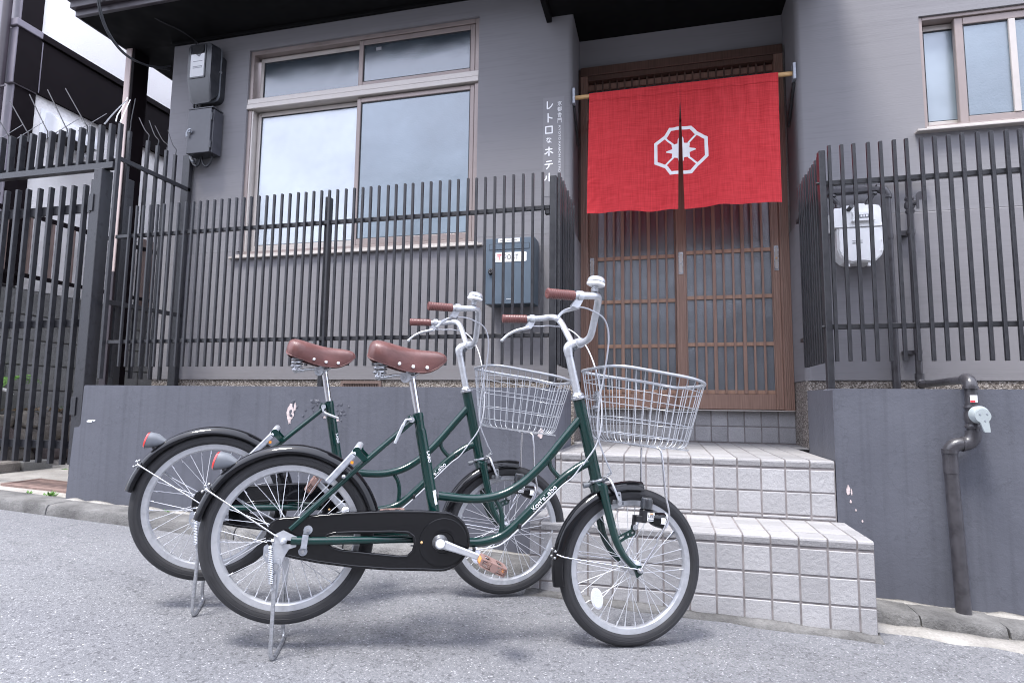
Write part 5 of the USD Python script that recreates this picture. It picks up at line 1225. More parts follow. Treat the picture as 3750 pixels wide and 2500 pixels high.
part(vh, 'hood_plate', MB().box(XN + 0.0005, XN + 0.006, 3.52, 3.93, 2.86, 3.11, 0.001), MAT['white_plastic'])
HY0, HY1 = 3.56, 3.90
hood = [(XN + 0.0065, 3.09), (XN + 0.05, 3.085), (XN + 0.135, 3.02), (XN + 0.165, 2.94), (XN + 0.165, 2.90), (XN + 0.16, 2.90), (XN + 0.155, 2.94), (XN + 0.128, 3.012), (XN + 0.046, 3.075), (XN + 0.0065, 3.08)]
part(vh, 'hood', MB().prism(Polygon(hood), HY1 - HY0, o=(0, HY1, 0)), MAT['white_plastic'], smooth=30)
for y in (HY0, HY1 - 0.004):
    part(vh, 'hood_cheek', MB().prism(Polygon([(XN + 0.0065, 3.08), (XN + 0.046, 3.075), (XN + 0.128, 3.012), (XN + 0.155, 2.94), (XN + 0.16, 2.90), (XN + 0.0065, 2.87)]), 0.004, o=(0, y + 0.004, 0)), MAT['white_plastic'])
part(vh, 'hood_mesh', MB().prism(Polygon([(XN + 0.007, 2.885), (XN + 0.158, 2.912), (XN + 0.158, 2.915), (XN + 0.007, 2.89)]), HY1 - HY0 - 0.01, o=(0, HY1 - 0.005, 0)), MAT['seal'])
ng = sub(nh, 'window_guard', 'brown framed window guard')
part(ng, 'guard_rail', MB().box(XN + 0.05, XN + 0.075, 3.15, 6.0, 2.190, 2.225, 0.002), MAT['neighbour_dark'])
part(ng, 'guard_rail', MB().box(XN + 0.05, XN + 0.075, 3.15, 6.0, 1.715, 1.745, 0.002), MAT['neighbour_dark'])
for k in range(12):
    y = 3.30 + 0.175 * k
    part(ng, 'guard_bar', MB().box(XN + 0.052, XN + 0.073, y, y + 0.02, 1.746, 2.189, 0.002), MAT['brown_frame'])
for y in (3.44, 4.9):
    part(ng, 'guard_arm', MB().box(XN + 0.0005, XN + 0.0515, y, y + 0.02, 1.72, 1.735), MAT['neighbour_dark'])
part(nh, 'corner_panel', MB().box(XN + 0.001, XN + 0.016, 4.52, 4.70, 1.65, 2.32, 0.002), MAT['brown_frame'])

bl = thing('block_wall', 'mossy grey concrete block wall carrying the neighbouring house', 'wall', loc=(XN, 4.0, 0.7))
for r in range(5):
    z1 = 1.630 - 0.195 * r
    y = 3.25 - (0.2 if r % 2 else 0.0)
    while y < 7.0:
        d = rng.normal(0, 0.0012)
        part(bl, 'block', MB().box(XN - 0.12, XN + 0.012 + d, max(y, 3.25), y + 0.386, z1 - 0.188, z1, 0.004), MAT['block'])
        y += 0.393
part(bl, 'joint_mortar', MB().box(XN - 0.11, XN + 0.004, 3.26, 7.2, 0.66, 1.628), MAT['kerb'])
sw = thing('stone_bank', 'dry stone bank of rough field stones below the block wall', 'stone wall', loc=(XN + 0.1, 3.8, 0.2))
r_ = np.random.default_rng(21)
def rock(c, s, seed):
    m = trimesh.creation.icosphere(subdivisions=2)
    v = np.asarray(m.vertices)
    n1 = meshkit.noise(v * 1.3 + seed * 7.7) - 0.5; n2 = meshkit.noise(v * 3.1 + seed * 3.3) - 0.5
    v = np.sign(v) * np.abs(v) ** 0.72
    v = v * (1 + 0.45 * n1 + 0.22 * n2)[:, None]
    return v * np.asarray(s) + np.asarray(c), m.faces
rows = [(0.215, 0.10, 0.19), (0.375, 0.085, 0.21), (0.52, 0.08, 0.17), (0.635, 0.065, 0.19)]
q = 0
for z, hh, wd in rows:
    y = 3.22 + 0.12 * r_.random()
    while y < 6.2:
        w = wd * (0.7 + 0.7 * r_.random()) / 2
        v, f = rock((XN + 0.10 - 0.14 * (z - 0.2) + 0.02 * r_.normal(), y + w, z + 0.012 * r_.normal()), (0.10 + 0.02 * r_.random(), w * 1.02, hh * (0.85 + 0.3 * r_.random())), q)
        part(sw, 'stone', MB().add(v, f), MAT['stone_b' if r_.random() < 0.25 else 'stone'], smooth=30)
        y += 2 * w + 0.004; q += 1
part(sw, 'packed_earth', MB().box(XN - 0.2, XN + 0.045, 3.2, 6.4, 0.0, 0.66), MAT['soil'])
part(sw, 'edging_block', MB().box(XN + 0.215, XN + 0.325, 3.40, 3.62, 0.15, 0.335, 0.006), MAT['block'])
part(sw, 'edging_block', MB().box(XN + 0.195, XN + 0.33, 2.98, 3.385, 0.15, 0.345, 0.012), MAT['stone'])
lt = MB()
for k in range(420):
    c = np.array([XN + 0.02 + 0.10 * r_.random(), 3.25 + 2.4 * r_.random(), 0.700 + 0.014 * r_.random()])
    a = r_.random() * 6.28; s = 0.010 + 0.016 * r_.random()
    d = np.array([math.cos(a), math.sin(a), 0.5 * r_.normal()]) * s; e = np.array([-math.sin(a), math.cos(a), 0.4 * r_.normal()]) * s * 0.5
    lt.add([c - d, c + e, c + d, c - e], [[0, 1, 2], [0, 2, 3]])
solo('leaf_litter', lt, MAT['dry_leaf'], 'dry leaf litter along the top of the stone bank', kind='stuff')

def fern(name, base, n, L_, label, seed, lean=(0, 0, 0)):
    r = np.random.default_rng(seed)
    t = thing(name, label, 'plant', loc=base)
    for k in range(n):
        a = k * 2.39 + r.random() * 0.6
        out = np.array([math.cos(a), math.sin(a), 0]) * (0.55 + 0.4 * r.random()) + np.asarray(lean)
        l = L_ * (0.7 + 0.5 * r.random())
        mid = [np.asarray(base) + out * l * s + np.array([0, 0, l * (1.25 * s - 1.05 * s * s)]) for s in np.linspace(0, 1, 12)]
        mb = MB().tube(np.array(mid), np.linspace(0.0018, 0.0006, 12), 5)
        for i in range(2, 12):
            p = mid[i]; tdir = unit(mid[i] - mid[i - 1]); sd = unit(np.cross(tdir, [0, 0, 1]))
            w = l * 0.26 * math.sin(math.pi * (0.12 + 0.83 * i / 12))
            for s_ in (-1, 1):
                tip = p + sd * s_ * w + tdir * w * 0.5 - np.array([0, 0, w * 0.15])
                q1 = p + (tip - p) * 0.45 + tdir * w * 0.16; q2 = p + (tip - p) * 0.45 - tdir * w * 0.14 + np.array([0, 0, 0.002])
                mb.add([p, q1, tip, q2], [[0, 1, 2], [0, 2, 3]])
        part(t, 'frond', mb, MAT['leaf'])
fern('fern', (-4.66, 3.33, 0.86), 12, 0.24, 'green fern growing by the block wall behind the gate slats', 31)
fern('fern', (-4.40, 3.60, 0.235), 7, 0.085, 'small green weed rooted at the foot of the stone bank', 33)
fern('fern', (-4.70, 3.88, 0.70), 5, 0.07, 'tiny green seedling on top of the stone bank', 34)
solo('white_pipe_end', MB().tube(spline([(-4.72, 3.20, 0.855), (-4.66, 3.28, 0.86), (-4.62, 3.34, 0.85), (-4.60, 3.37, 0.815)], 6), 0.011, 10), MAT['white_plastic'], 'bent white hose end lying on the bank behind the gate', 'hose', smooth=40)
def weed(x, y, z, n, s, label, seed):
    r = np.random.default_rng(seed)
    mb = MB()
    for k in range(n):
        a = r.random() * 6.28; l = s * (0.5 + r.random()); w = l * 0.22
        b = np.array([x + r.normal(0, s * 0.7), y + r.normal(0, s * 0.14), z - 0.006])
        d = np.array([math.cos(a) * 0.7, math.sin(a) * 0.7, 0.5 + 0.5 * r.random()]); sd = np.array([-math.sin(a), math.cos(a), 0])
        m_ = b + d * l * 0.55
        mb.add([b, m_ + sd * w, b + d * l, m_ - sd * w], [[0, 1, 2], [0, 2, 3]])
    solo('weed_tuft', mb, MAT['leaf'], label, 'plant')
weed(-3.50, 2.835, float(ROAD(-3.5, 2.63)) + 0.055, 34, 0.028, 'larger green weed tuft in the crack before the apron', 41)
weed(-3.66, 2.835, float(ROAD(-3.66, 2.63)) + 0.055, 16, 0.018, 'smaller green weed tuft in the crack left of the larger one', 42)
weed(-2.62, 2.785, float(ROAD(-2.62, 2.63)) + 0.06, 8, 0.013, 'sparse green weed at the foot of the low wall', 43)
weed(0.66, 2.43, float(ROAD(0.66, 2.43)) + 0.01, 7, 0.008, 'tiny weed at the right foot of the steps', 44)
# steel column carrying the corner of the eaves
ep = thing('eave_post', 'pale pink square post with its lower length coloured dark as shade, holding up the left corner of the eaves', 'post', loc=(-4.02, 3.6, 0.1))
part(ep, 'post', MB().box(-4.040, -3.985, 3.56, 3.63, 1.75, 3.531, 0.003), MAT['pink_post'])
part(ep, 'foot', MB().box(-4.042, -3.983, 3.558, 3.632, 0.10, 1.749, 0.003), MAT['fascia'])  # dark lower length paints the shade on the pink post
solo('dark_post', MB().box(-3.9825, -3.955, 3.563, 3.70, 0.10, 3.5305, 0.003), MAT['neighbour_dark'], 'dark slab standing in for the shaded right side of the pale pink post', 'post')  # dark slab paints the shaded right face of the pink post

# added house across the narrow street, unseen behind the viewer: it shuts off the low sky and shows in the panes
ah = thing('opposite_house', 'plain grey two-storey house added unseen across the street to shut off low sky', 'house', loc=(1.5, -5.0, 0.0))
part(ah, 'wall', MB().box(-6.6, 9.5, -9.0, -5.0, -1.0, 4.9), MAT['across'])
part(ah, 'roof', MB().hull([(-7.0, -4.6, 4.91), (9.9, -4.6, 4.91), (-7.0, -9.4, 4.91), (9.9, -9.4, 4.91), (-7.0, -7.0, 6.1), (9.9, -7.0, 6.1)]), MAT['fascia'])
for x in (-5.2, -2.6, 2.6, 5.2, 7.6):
    for z in (1.0, 3.4):
        part(ah, 'window', MB().box(x - 0.8, x + 0.8, -4.999, -4.97, z, z + 1.2, 0.01), MAT['glass_top'])
part(ah, 'door', MB().box(0.2, 1.1, -4.999, -4.96, 0.0, 2.05, 0.01), MAT['wood'])
# ================================================================ BICYCLES
# Bike space: x forward, y to the rider's left, z up, origin at the rear hub; the chain side is -y.
RW = 0.2485
AX = np.array([0.927, 0, 0.265]); AXD = unit([-0.3315, 0, 0.9434])       # steering axis
def steer(mb, ang):
    c, s = math.cos(ang), math.sin(ang); k = AXD
    def fn(v):
        p = v - AX
        return AX + p * c + np.cross(np.broadcast_to(k, p.shape), p) * s + np.outer(p @ k, k) * (1 - c)
    return mb.map(fn)

def tyre():
    prof = []
    for a in np.linspace(-2.45, 2.45, 17):
        prof.append((0.2265 + 0.0220 * math.cos(a), 0.0205 * math.sin(a)))
    mb = MB().lathe(prof, (0, 0, 0), (0, 1, 0), 144)
    v, f = mb.arrays()
    r = np.hypot(v[:, 0], v[:, 2]); ang = np.arctan2(v[:, 2], v[:, 0])
    sh = (np.abs(v[:, 1]) > 0.0125) & (r > 0.234)
    kx = np.where(sh & ((np.round(ang / (2 * math.pi / 144)).astype(int) % 2) == 0), 1.0, 0.0)
    s = 1 - kx * 0.0022 / np.maximum(r, 1e-6)
    v[:, 0] *= s; v[:, 2] *= s
    return MB().add(v, f)
def tyre_lines():
    mb = MB()
    for s in (-1, 1):
        for r, y in ((0.2295, 0.0203), (0.217, 0.0187)):
            a = np.linspace(0, 2 * math.pi, 96, endpoint=False)
            mb.tube(np.stack([r * np.cos(a), np.full(96, s * y), r * np.sin(a)], 1), 0.0006, 4, closed=True)
    return mb
def rim():
    return MB().lathe([(0.2085, -0.0125), (0.2115, -0.0125), (0.2115, -0.010), (0.204, -0.009), (0.204, 0.009), (0.2115, 0.010), (0.2115, 0.0125), (0.2085, 0.0125), (0.1935, 0.0112), (0.1895, 0.006), (0.1885, 0.0), (0.1895, -0.006), (0.1935, -0.0112)], (0, 0, 0), (0, 1, 0), 96, closed_profile=True)
def spokes(fl_r, fl_y, n=36, seed=0):
    out = []
    for k in range(n):
        side = 1 if k % 2 else -1
        a = 2 * math.pi * k / n
        ah = a + (1 if (k // 2) % 2 else -1) * 1.05
        p0 = np.array([fl_r * math.cos(ah), side * fl_y, fl_r * math.sin(ah)])
        p1 = np.array([0.1890 * math.cos(a), side * 0.004, 0.1890 * math.sin(a)])
        p2 = p1 * np.array([0.93, 1, 0.93])
        out.append(MB().cyl(p0, p1, 0.00105, 5).cyl(p2, p1, 0.0018, 5))
    return out
def fender(a0, a1, r=0.270, w=0.0275, d=0.026, n=56):
    """U-shaped mudguard swept about a hub from angle a0 to a1 (from +x towards +z)."""
    A = np.radians(np.linspace(-80, 80, 17))
    prof = [(r - d * (1 - math.cos(a)) / (1 - math.cos(A[-1])), w * math.sin(a) / math.sin(A[-1])) for a in A]
    inner = [(p[0] - 0.0014, p[1] * 0.955) for p in prof[::-1]]
    ring = prof + inner
    return MB().lathe(ring, (0, 0, 0), (0, -1, 0), n, closed_profile=True, a0=a0, a1=a1, ref=(1, 0, 0)).map(lambda v: v * [1, 1, 1])

def tube_text(txt, p0, p1, r, h, side=-1):
    """Lettering wrapped on a tube from p0 towards p1 on its chain side."""
    p0 = np.asarray(p0, float); p1 = np.asarray(p1, float)
    t = unit(p1 - p0); u = unit(np.cross(t, [0, side, 0])); u = u if u[2] > 0 else -u
    m = meshkit.text_mesh(txt, h, 0.0006, True)
    v = np.asarray(m.vertices).copy()
    v[:, 0] *= np.linalg.norm(p1 - p0) / (v[:, 0].max() - v[:, 0].min())
    a = (v[:, 1] - h / 2) / r
    rr = r + 0.0003 + v[:, 2]
    return MB().add(p0 + v[:, :1] * t + (rr * np.sin(a))[:, None] * u + (rr * np.cos(a))[:, None] * np.array([0, side, 0.0]), m.faces)

def saddle_mesh():
    # stations along x: half width at the widest point, top, skirt bottom, crown drop
    S = [(0.150, 0.030, 0.586, 0.566), (0.153, 0.062, 0.600, 0.556), (0.160, 0.080, 0.6085, 0.551), (0.172, 0.093, 0.6125, 0.547), (0.190, 0.0965, 0.6125, 0.543), (0.210, 0.090, 0.610, 0.539), (0.230, 0.076, 0.607, 0.535),
         (0.250, 0.062, 0.6045, 0.531), (0.270, 0.051, 0.6025, 0.529), (0.290, 0.0435, 0.6015, 0.529), (0.310, 0.0385, 0.602, 0.530), (0.330, 0.035, 0.603, 0.533), (0.350, 0.0325, 0.604, 0.540), (0.368, 0.030, 0.603, 0.552), (0.382, 0.0265, 0.599, 0.566), (0.390, 0.019, 0.592, 0.576), (0.393, 0.008, 0.586, 0.582)]
    S = np.array(S)
    xx = np.concatenate([np.linspace(0.150, 0.180, 9), np.linspace(0.185, 0.375, 30), np.linspace(0.379, 0.393, 8)])
    rows = []
    NA = 25
    for x in xx:
        w, zt, zb = [np.interp(x, S[:, 0], S[:, k]) for k in (1, 2, 3)]
        h = zt - zb
        pr = []
        for t in np.linspace(-1, 1, NA):
            s = np.sign(t); a = abs(t)
            if a < 0.62:
                q = a / 0.62
                y = w * 0.96 * math.sin(q * math.pi / 2) ** 0.95
                z = zt - h * 0.40 * (1 - math.cos(q * math.pi / 2)) ** 1.15
            else:
                q = (a - 0.62) / 0.38
                y = w * (0.96 + 0.04 * math.sin(q * math.pi)) - w * 0.10 * q * q
                z = zt - h * 0.40 - h * 0.60 * q
            pr.append((x, s * y, z))
        rows.append(pr)
    v = np.array(rows)
    m = len(xx)
    i, j = np.meshgrid(np.arange(m - 1), np.arange(NA - 1), indexing='ij')
    q = np.stack([i * NA + j, i * NA + j + 1, (i + 1) * NA + j + 1, (i + 1) * NA + j], -1).reshape(-1, 4)
    mb = MB().add(v.reshape(-1, 3), q)
    for s in (0, m - 1):
        mb.add(np.vstack([v[s], v[s].mean(0)]), [[NA, k, k + 1] for k in range(NA - 1)])
    # closed underside, set a little inside the skirt
    inn = v.copy(); inn[:, :, 1] *= 0.93
    lo = np.stack([inn[:, 0] + [0, 0, 0.012], inn[:, -1] + [0, 0, 0.012]], 1)
    mb2 = MB()
    mb2.add(lo.reshape(-1, 3), [[2 * k, 2 * k + 1, 2 * k + 3, 2 * k + 2] for k in range(m - 1)])
    edge = [np.array([v[k][0] for k in range(m)]), np.array([v[k][-1] for k in range(m)])]
    return mb, mb2, edge

def basket_parts():
    """Rim, rings, uprights and floor of the wire basket in bike space."""
    def plan(th, s):
        # rounded-rectangle plan between bottom (s=0) and top (s=1)
        xa = 0.925 + (0.880 - 0.925) * s; xb = 1.212 + (1.249 - 1.212) * s
        hw = 0.118 + (0.158 - 0.118) * s
        c, q = math.cos(th), math.sin(th)
        e = 2 / 4.4
        ux = np.sign(c) * abs(c) ** e; uy = np.sign(q) * abs(q) ** e
        hw2 = hw * (1.0 - 0.12 * ux)
        return (xa + xb) / 2 + (xb - xa) / 2 * ux, hw2 * uy
    def height(th, s):
        c = math.cos(th)
        # sides sweep down to the front; ends lifted
        top = 0.617 - 0.003 * math.cos(2 * th) - 0.007 * c
        return 0.397 + (top - 0.397) * s
    def pt(th, s):
        x, y = plan(th, s); return np.array([x, y, height(th, s)])
    TH = np.linspace(0, 2 * math.pi, 96, endpoint=False)
    rim_ = MB().tube([pt(t, 1.0) for t in TH], 0.0052, 8, closed=True)
    rings = [MB().tube([pt(t, s) for t in TH], 0.0016, 5, closed=True) for s in (0.84, 0.58, 0.31, 0.10)]
    ups = []
    arc = np.array([pt(t, 1.0) for t in np.linspace(0, 2 * math.pi, 721)])
    L_ = np.r_[0, np.cumsum(np.linalg.norm(np.diff(arc, axis=0), axis=1))]
    for k in range(38):
        th = np.interp(L_[-1] * (k + 0.5) / 38, L_, np.linspace(0, 2 * math.pi, 721))
        p = [pt(th, s) for s in (1.0, 0.7, 0.4, 0.12)]
        b = pt(th, 0.0); cen = np.array([1.068, 0, 0.397])
        b2 = b + (cen - b) * 0.10; b2[2] = 0.3925
        ups.append(MB().tube(spline(p + [pt(th, 0.03) + (cen - b) * np.array([0.02, 0.02, 0]), b2], 4), 0.0014, 5))
    floor = []
    for k in range(9):
        x = 0.940 + 0.0320 * k
        hw = 0.112 * (1.02 - 0.12 * (x - 1.078) / 0.15)
        floor.append(MB().tube([(x, -hw, 0.3915), (x, hw, 0.3915)], 0.0014, 5))
    for k in range(5):
        y = -0.08 + 0.04 * k
        floor.append(MB().tube([(0.932, y, 0.3885), (1.206, y, 0.3885)], 0.0014, 5))
    return rim_, rings, ups, floor

_TY, _TL, _RM = tyre(), tyre_lines(), rim()
_BK = basket_parts()
_SD = saddle_mesh()

def build_bike(name_label, R, F, steer_a, crank_a, qr_dir, seed, bar_turn=0.0, bar_x=0.0):
    R = np.asarray(R, float); F = np.asarray(F, float)
    mid = (R + F) / 2; e = unit(F - R); R0 = mid - e * 0.538 - np.array([0, 0, 0])
    n = unit([-e[1], e[0], 0]); w = np.cross(e, n)
    mtx = Gf.Matrix4d(*[float(x) for row in (np.r_[e, 0], np.r_[n, 0], np.r_[w, 0], np.r_[R0, 1]) for x in row])
    B = thing('bicycle', name_label, 'bicycle', 'green city bicycles parked before the steps' if False else None, matrix=mtx)
    P = lambda nm, mb, mat, smooth=35, parent=B, label=None: part(parent, nm, mb, MAT[mat], smooth=smooth, label=label)
    ST = lambda mb: steer(mb, steer_a)
    SB = lambda mb: steer(mb, steer_a + bar_turn)          # the bars sit a little askew in the stem
    A3 = lambda pts: np.array([(p[0], p[1] if len(p) > 2 else 0.0, p[-1]) for p in pts])
    # ---- frame
    fr = sub(B, 'frame')
    PF = lambda nm, mb, mat='green', smooth=45: part(fr, nm, mb, MAT[mat], smooth=smooth)
    sd = unit([0.092, 0, -0.293])
    lug = np.array([0.3265, 0, 0.403]); bbp = np.array([0.4435, 0, 0.034])
    PF('seat_tube', MB().tube([lug + sd * 0.047, lug + sd * 0.056, bbp], [0.0150, 0.0172, 0.0172], 20))
    PF('seat_lug', MB().tube([lug - sd * 0.003, lug + sd * 0.001, lug + sd * 0.020, lug + sd * 0.022, lug + sd * 0.048], [0.0150, 0.0162, 0.0162, 0.0150, 0.0148], 20))
    PF('head_tube', MB().tube([(0.840, 0, 0.5125), (0.841, 0, 0.509), (0.926, 0, 0.268), (0.927, 0, 0.2655)], [0.0205, 0.0192, 0.0192, 0.0205], 20))
    PF('upper_tube', MB().tube(spline(A3([(0.862, 0.465), (0.812, 0.391), (0.758, 0.310), (0.720, 0.2625), (0.684, 0.225), (0.636, 0.190), (0.580, 0.1685), (0.520, 0.160), (0.425, 0.1600)]), 8), 0.0135, 16))
    PF('lower_tube', MB().tube(spline(A3([(0.908, 0.318), (0.880, 0.304), (0.848, 0.2805), (0.809, 0.246), (0.756, 0.185), (0.700, 0.118), (0.668, 0.083), (0.634, 0.0545), (0.592, 0.037), (0.543, 0.0290), (0.450, 0.0290)]), 8), 0.0140, 16))
    PF('frame_brace', MB().tube(spline(A3([(0.764, 0.312), (0.770, 0.288), (0.788, 0.268), (0.812, 0.250)]), 6), 0.0075, 12))
    PF('frame_brace', MB().tube(spline(A3([(0.600, 0.172), (0.620, 0.148), (0.632, 0.118), (0.636, 0.085), (0.634, 0.060)]), 6), 0.0075, 12))
    PF('bottom_bracket', MB().cyl((0.4435, -0.036, 0.034), (0.4435, 0.036, 0.034), 0.0205, 20))
    for s in (-1, 1):
        PF('chain_stay', MB().tube(spline([(0.020, s * 0.0625, 0.004), (0.060, s * 0.0625, 0.006), (0.130, s * 0.0605, 0.012), (0.240, s * 0.050, 0.0215), (0.340, s * 0.024 if s < 0 else 0.030, 0.0265), (0.440, s * 0.018, 0.032)], 6), np.r_[np.full(7, 0.0125), np.full(12, 0.0110), np.full(12, 0.0110)], 14))
        PF('seat_stay', MB().tube([(0.318, s * 0.016, 0.384), (0.160, s * 0.040, 0.209), (0.012, s * 0.0625, 0.034)], [0.0078, 0.0080, 0.0074], 12))
    PF('stay_bridge', MB().cyl((0.208, -0.034, 0.262), (0.208, 0.034, 0.262), 0.006, 10))
    PF('lug_bolt_ear', MB().box(0.296, 0.318, -0.018, 0.018, 0.372, 0.396, 0.004))
    dsh = unary_union([Polygon([(-0.026, 0.016), (-0.006, 0.029), (0.034, 0.014), (0.034, -0.010), (0.016, -0.018), (0.004, -0.046), (0.000, -0.072), (-0.014, -0.076), (-0.022, -0.046), (-0.028, -0.010)]).buffer(0.002)]).difference(sbox(0.010, -0.004, 0.022, 0.003).buffer(0.002))
    for s in (-1, 1):
        dpl = P('dropout_plate', MB().prism(dsh, 0.004, o=(0, s * 0.0655 + 0.002, 0)), 'silver', 30)
        part(dpl, 'axle_nut', MB().lathe([(0, 0), (0.0095, 0), (0.0095, 0.006), (0.008, 0.010), (0.0075, 0.016), (0.004, 0.021), (0, 0.022)], (0, s * 0.0678, 0.002), (0, s, 0), 16), MAT['silver'], smooth=35)
        part(dpl, 'chain_adjuster', MB().cyl((-0.030, s * 0.0655, 0.000), (-0.046, s * 0.0655, -0.002), 0.003, 8).cyl((-0.026, s * 0.0655, 0.000), (-0.034, s * 0.0655, -0.001), 0.006, 6), MAT['steel'])
    P('frame_lettering', tube_text("Kon'sLabo", (0.7235, 0, 0.1465), (0.7905, 0, 0.2265), 0.0140, 0.0135), 'ink_white', False)
    st0 = lug + sd * 0.118; st1 = lug + sd * 0.152
    P('seat_tube_lettering', tube_text('LABO', st0, st1, 0.0172, 0.010).map(lambda v: (lambda c, ax: (c + (v - c) @ (np.eye(3) * math.cos(-0.75) + math.sin(-0.75) * np.array([[0, ax[2], -ax[1]], [-ax[2], 0, ax[0]], [ax[1], -ax[0], 0]]) + (1 - math.cos(-0.75)) * np.outer(ax, ax))))(lug, sd)), 'ink_white', False)
    s0 = lug + sd * 0.262
    stk = MB().lathe([(0.0176, -0.022), (0.0176, 0.022)], s0, sd, 8, a0=-1.25, a1=-0.35, ref=(0, -1, 0))
    P('safety_sticker', stk, 'paper', True)
    # ---- seat
    P('seat_post', MB().cyl(lug - sd * 0.004, lug - sd * 0.122, 0.0112, 18), 'chrome', 45)
    P('seat_post_collar', MB().tube([lug - sd * 0.112, lug - sd * 0.114, lug - sd * 0.138], [0.0135, 0.0145, 0.0145], 16), 'silver')
    sdl = sub(B, 'saddle')
    part(sdl, 'saddle_cover', _SD[0], MAT['leather'], smooth=True)
    part(sdl, 'saddle_base', _SD[1], MAT['black_plastic'], smooth=True)
    for ed in _SD[2]:
        part(sdl, 'saddle_piping', MB().tube(ed, 0.0022, 6), MAT['leather'], smooth=True)
    for s in (-1, 1):
        for x, z, y in ((0.249, 0.5475, 0.0600), (0.292, 0.5450, 0.0425), (0.335, 0.5480, 0.0340)):
            part(sdl, 'rivet', MB().lathe([(0.0055, 0.0), (0.0050, 0.0022), (0.003, 0.0036), (0, 0.0040)], (x, s * y, z), (0.05, s, 0.05), 14), MAT['white_plastic'], smooth=True)
        # coil spring under the rear
        t = np.linspace(0, 3.4, 68)
        part(sdl, 'saddle_spring', MB().tube(np.stack([0.193 + 0.0175 * np.cos(2 * math.pi * t), s * 0.055 + 0.0175 * np.sin(2 * math.pi * t), 0.505 + (0.548 - 0.505) * t / 3.4], 1), 0.0022, 6), MAT['steel'], smooth=50)
        part(sdl, 'spring_bolt', MB().cyl((0.193, s * 0.055, 0.500), (0.193, s * 0.055, 0.515), 0.0075, 10).ball((0.190, s * 0.055, 0.500), 0.0085, 1), MAT['steel'])
        part(sdl, 'saddle_rail', MB().tube(spline([(0.186, s * 0.055, 0.499), (0.205, s * 0.050, 0.500), (0.240, s * 0.030, 0.512), (0.272, s * 0.020, 0.5155), (0.300, s * 0.020, 0.520), (0.322, s * 0.018, 0.545)], 6), 0.0036, 8), MAT['steel'], smooth=50)
    cl = sub(B, 'seat_clamp')
    for s in (-1, 1):
        part(cl, 'clamp_cheek', MB().prism(unary_union([Point(0.2725, 0.509).buffer(0.0155), sbox(0.257, 0.509, 0.288, 0.522)]), 0.006, o=(0, s * 0.0235 + 0.003, 0)), MAT['silver'], smooth=30)
        part(cl, 'clamp_nut', MB().cyl((0.2725, s * 0.0265, 0.509), (0.2725, s * 0.0315, 0.509), 0.0062, 6), MAT['steel'])
    part(cl, 'clamp_core', MB().cyl((0.2725, -0.020, 0.509), (0.2725, 0.020, 0.509), 0.015, 16), MAT['silver'], smooth=40)
    qr = sub(B, 'seat_release_lever')
    part(qr, 'cam', MB().cyl((0.310, -0.019, 0.3835), (0.310, -0.032, 0.3835), 0.0088, 16), MAT['silver'], smooth=35)
    part(qr, 'nut', MB().cyl((0.310, 0.019, 0.3835), (0.310, 0.028, 0.3835), 0.0075, 6), MAT['silver'])
    if qr_dir == 0:
        lev = [(0.310, -0.030, 0.3835), (0.294, -0.032, 0.381), (0.288, -0.034, 0.368), (0.280, -0.036, 0.342), (0.270, -0.037, 0.307)]
    else:
        lev = [(0.310, -0.030, 0.3835), (0.311, -0.032, 0.370), (0.320, -0.034, 0.362), (0.338, -0.036, 0.3565), (0.368, -0.037, 0.349)]
    lv = spline(lev, 6)
    part(qr, 'lever', MB().tube(lv, np.interp(np.arange(len(lv)), [0, 11, 13, len(lv) - 1], [0.0042, 0.0036, 0.0052, 0.0048]), 10), MAT['silver'], smooth=45)
    # ---- rear wheel and front wheel
    def wheel(nm, tr, fr_, fy, drum):
        W = sub(B, nm)
        part(W, 'tyre', tr(MB().add(*_TY.arrays())), MAT['rubber'], smooth=28)
        part(W, 'tyre_ridges', tr(MB().add(*_TL.arrays())), MAT['rubber'])
        part(W, 'rim', tr(MB().add(*_RM.arrays())), MAT['rim'], smooth=35)
        hb = MB().lathe([(0, -0.060), (0.005, -0.060), (0.005, -fy - 0.008), (0.013, -fy - 0.006), (fr_ + 0.004, -fy - 0.002), (fr_ + 0.004, -fy + 0.002), (0.014, -fy + 0.006), (0.013, fy - 0.006), (fr_ + 0.004, fy - 0.002), (fr_ + 0.004, fy + 0.002), (0.013, fy + 0.006), (0.005, fy + 0.008), (0.005, 0.060), (0, 0.060)], (0, 0, 0), (0, 1, 0), 28)
        part(W, 'hub', tr(hb), MAT['steel'], smooth=35)
        for sp in spokes(fr_, fy):
            part(W, 'spoke', tr(sp), MAT['spoke'], smooth=True)
        a = 0.66 if nm == 'front_wheel' else 2.6
        vv = MB().cyl((0.190 * math.cos(a), 0, 0.190 * math.sin(a)), (0.165 * math.cos(a), 0, 0.165 * math.sin(a)), 0.003, 8).cyl((0.172 * math.cos(a), 0, 0.172 * math.sin(a)), (0.160 * math.cos(a), 0, 0.160 * math.sin(a)), 0.0045, 8)
        part(W, 'valve', tr(vv), MAT['grey_plastic'])
        if drum:
            part(W, 'brake_drum', tr(MB().lathe([(0, 0.036), (0.046, 0.036), (0.050, 0.040), (0.050, 0.054), (0.046, 0.058), (0.018, 0.060), (0.016, 0.064), (0, 0.064)], (0, 0, 0), (0, 1, 0), 36)), MAT['silver'], smooth=35)
        else:
            refl = MB().prism(affinity.rotate(affinity.scale(Point(0, 0).buffer(1.0, quad_segs=10), 0.0165, 0.0285), 18, origin=(0, 0)), 0.006, o=(-0.112, -0.009, -0.105))
            part(W, 'spoke_reflector', tr(refl), MAT['clear_plastic'], smooth=30)
            ring = affinity.rotate(affinity.scale(Point(0, 0).buffer(1.0, quad_segs=10), 0.0195, 0.0330), 18, origin=(0, 0))
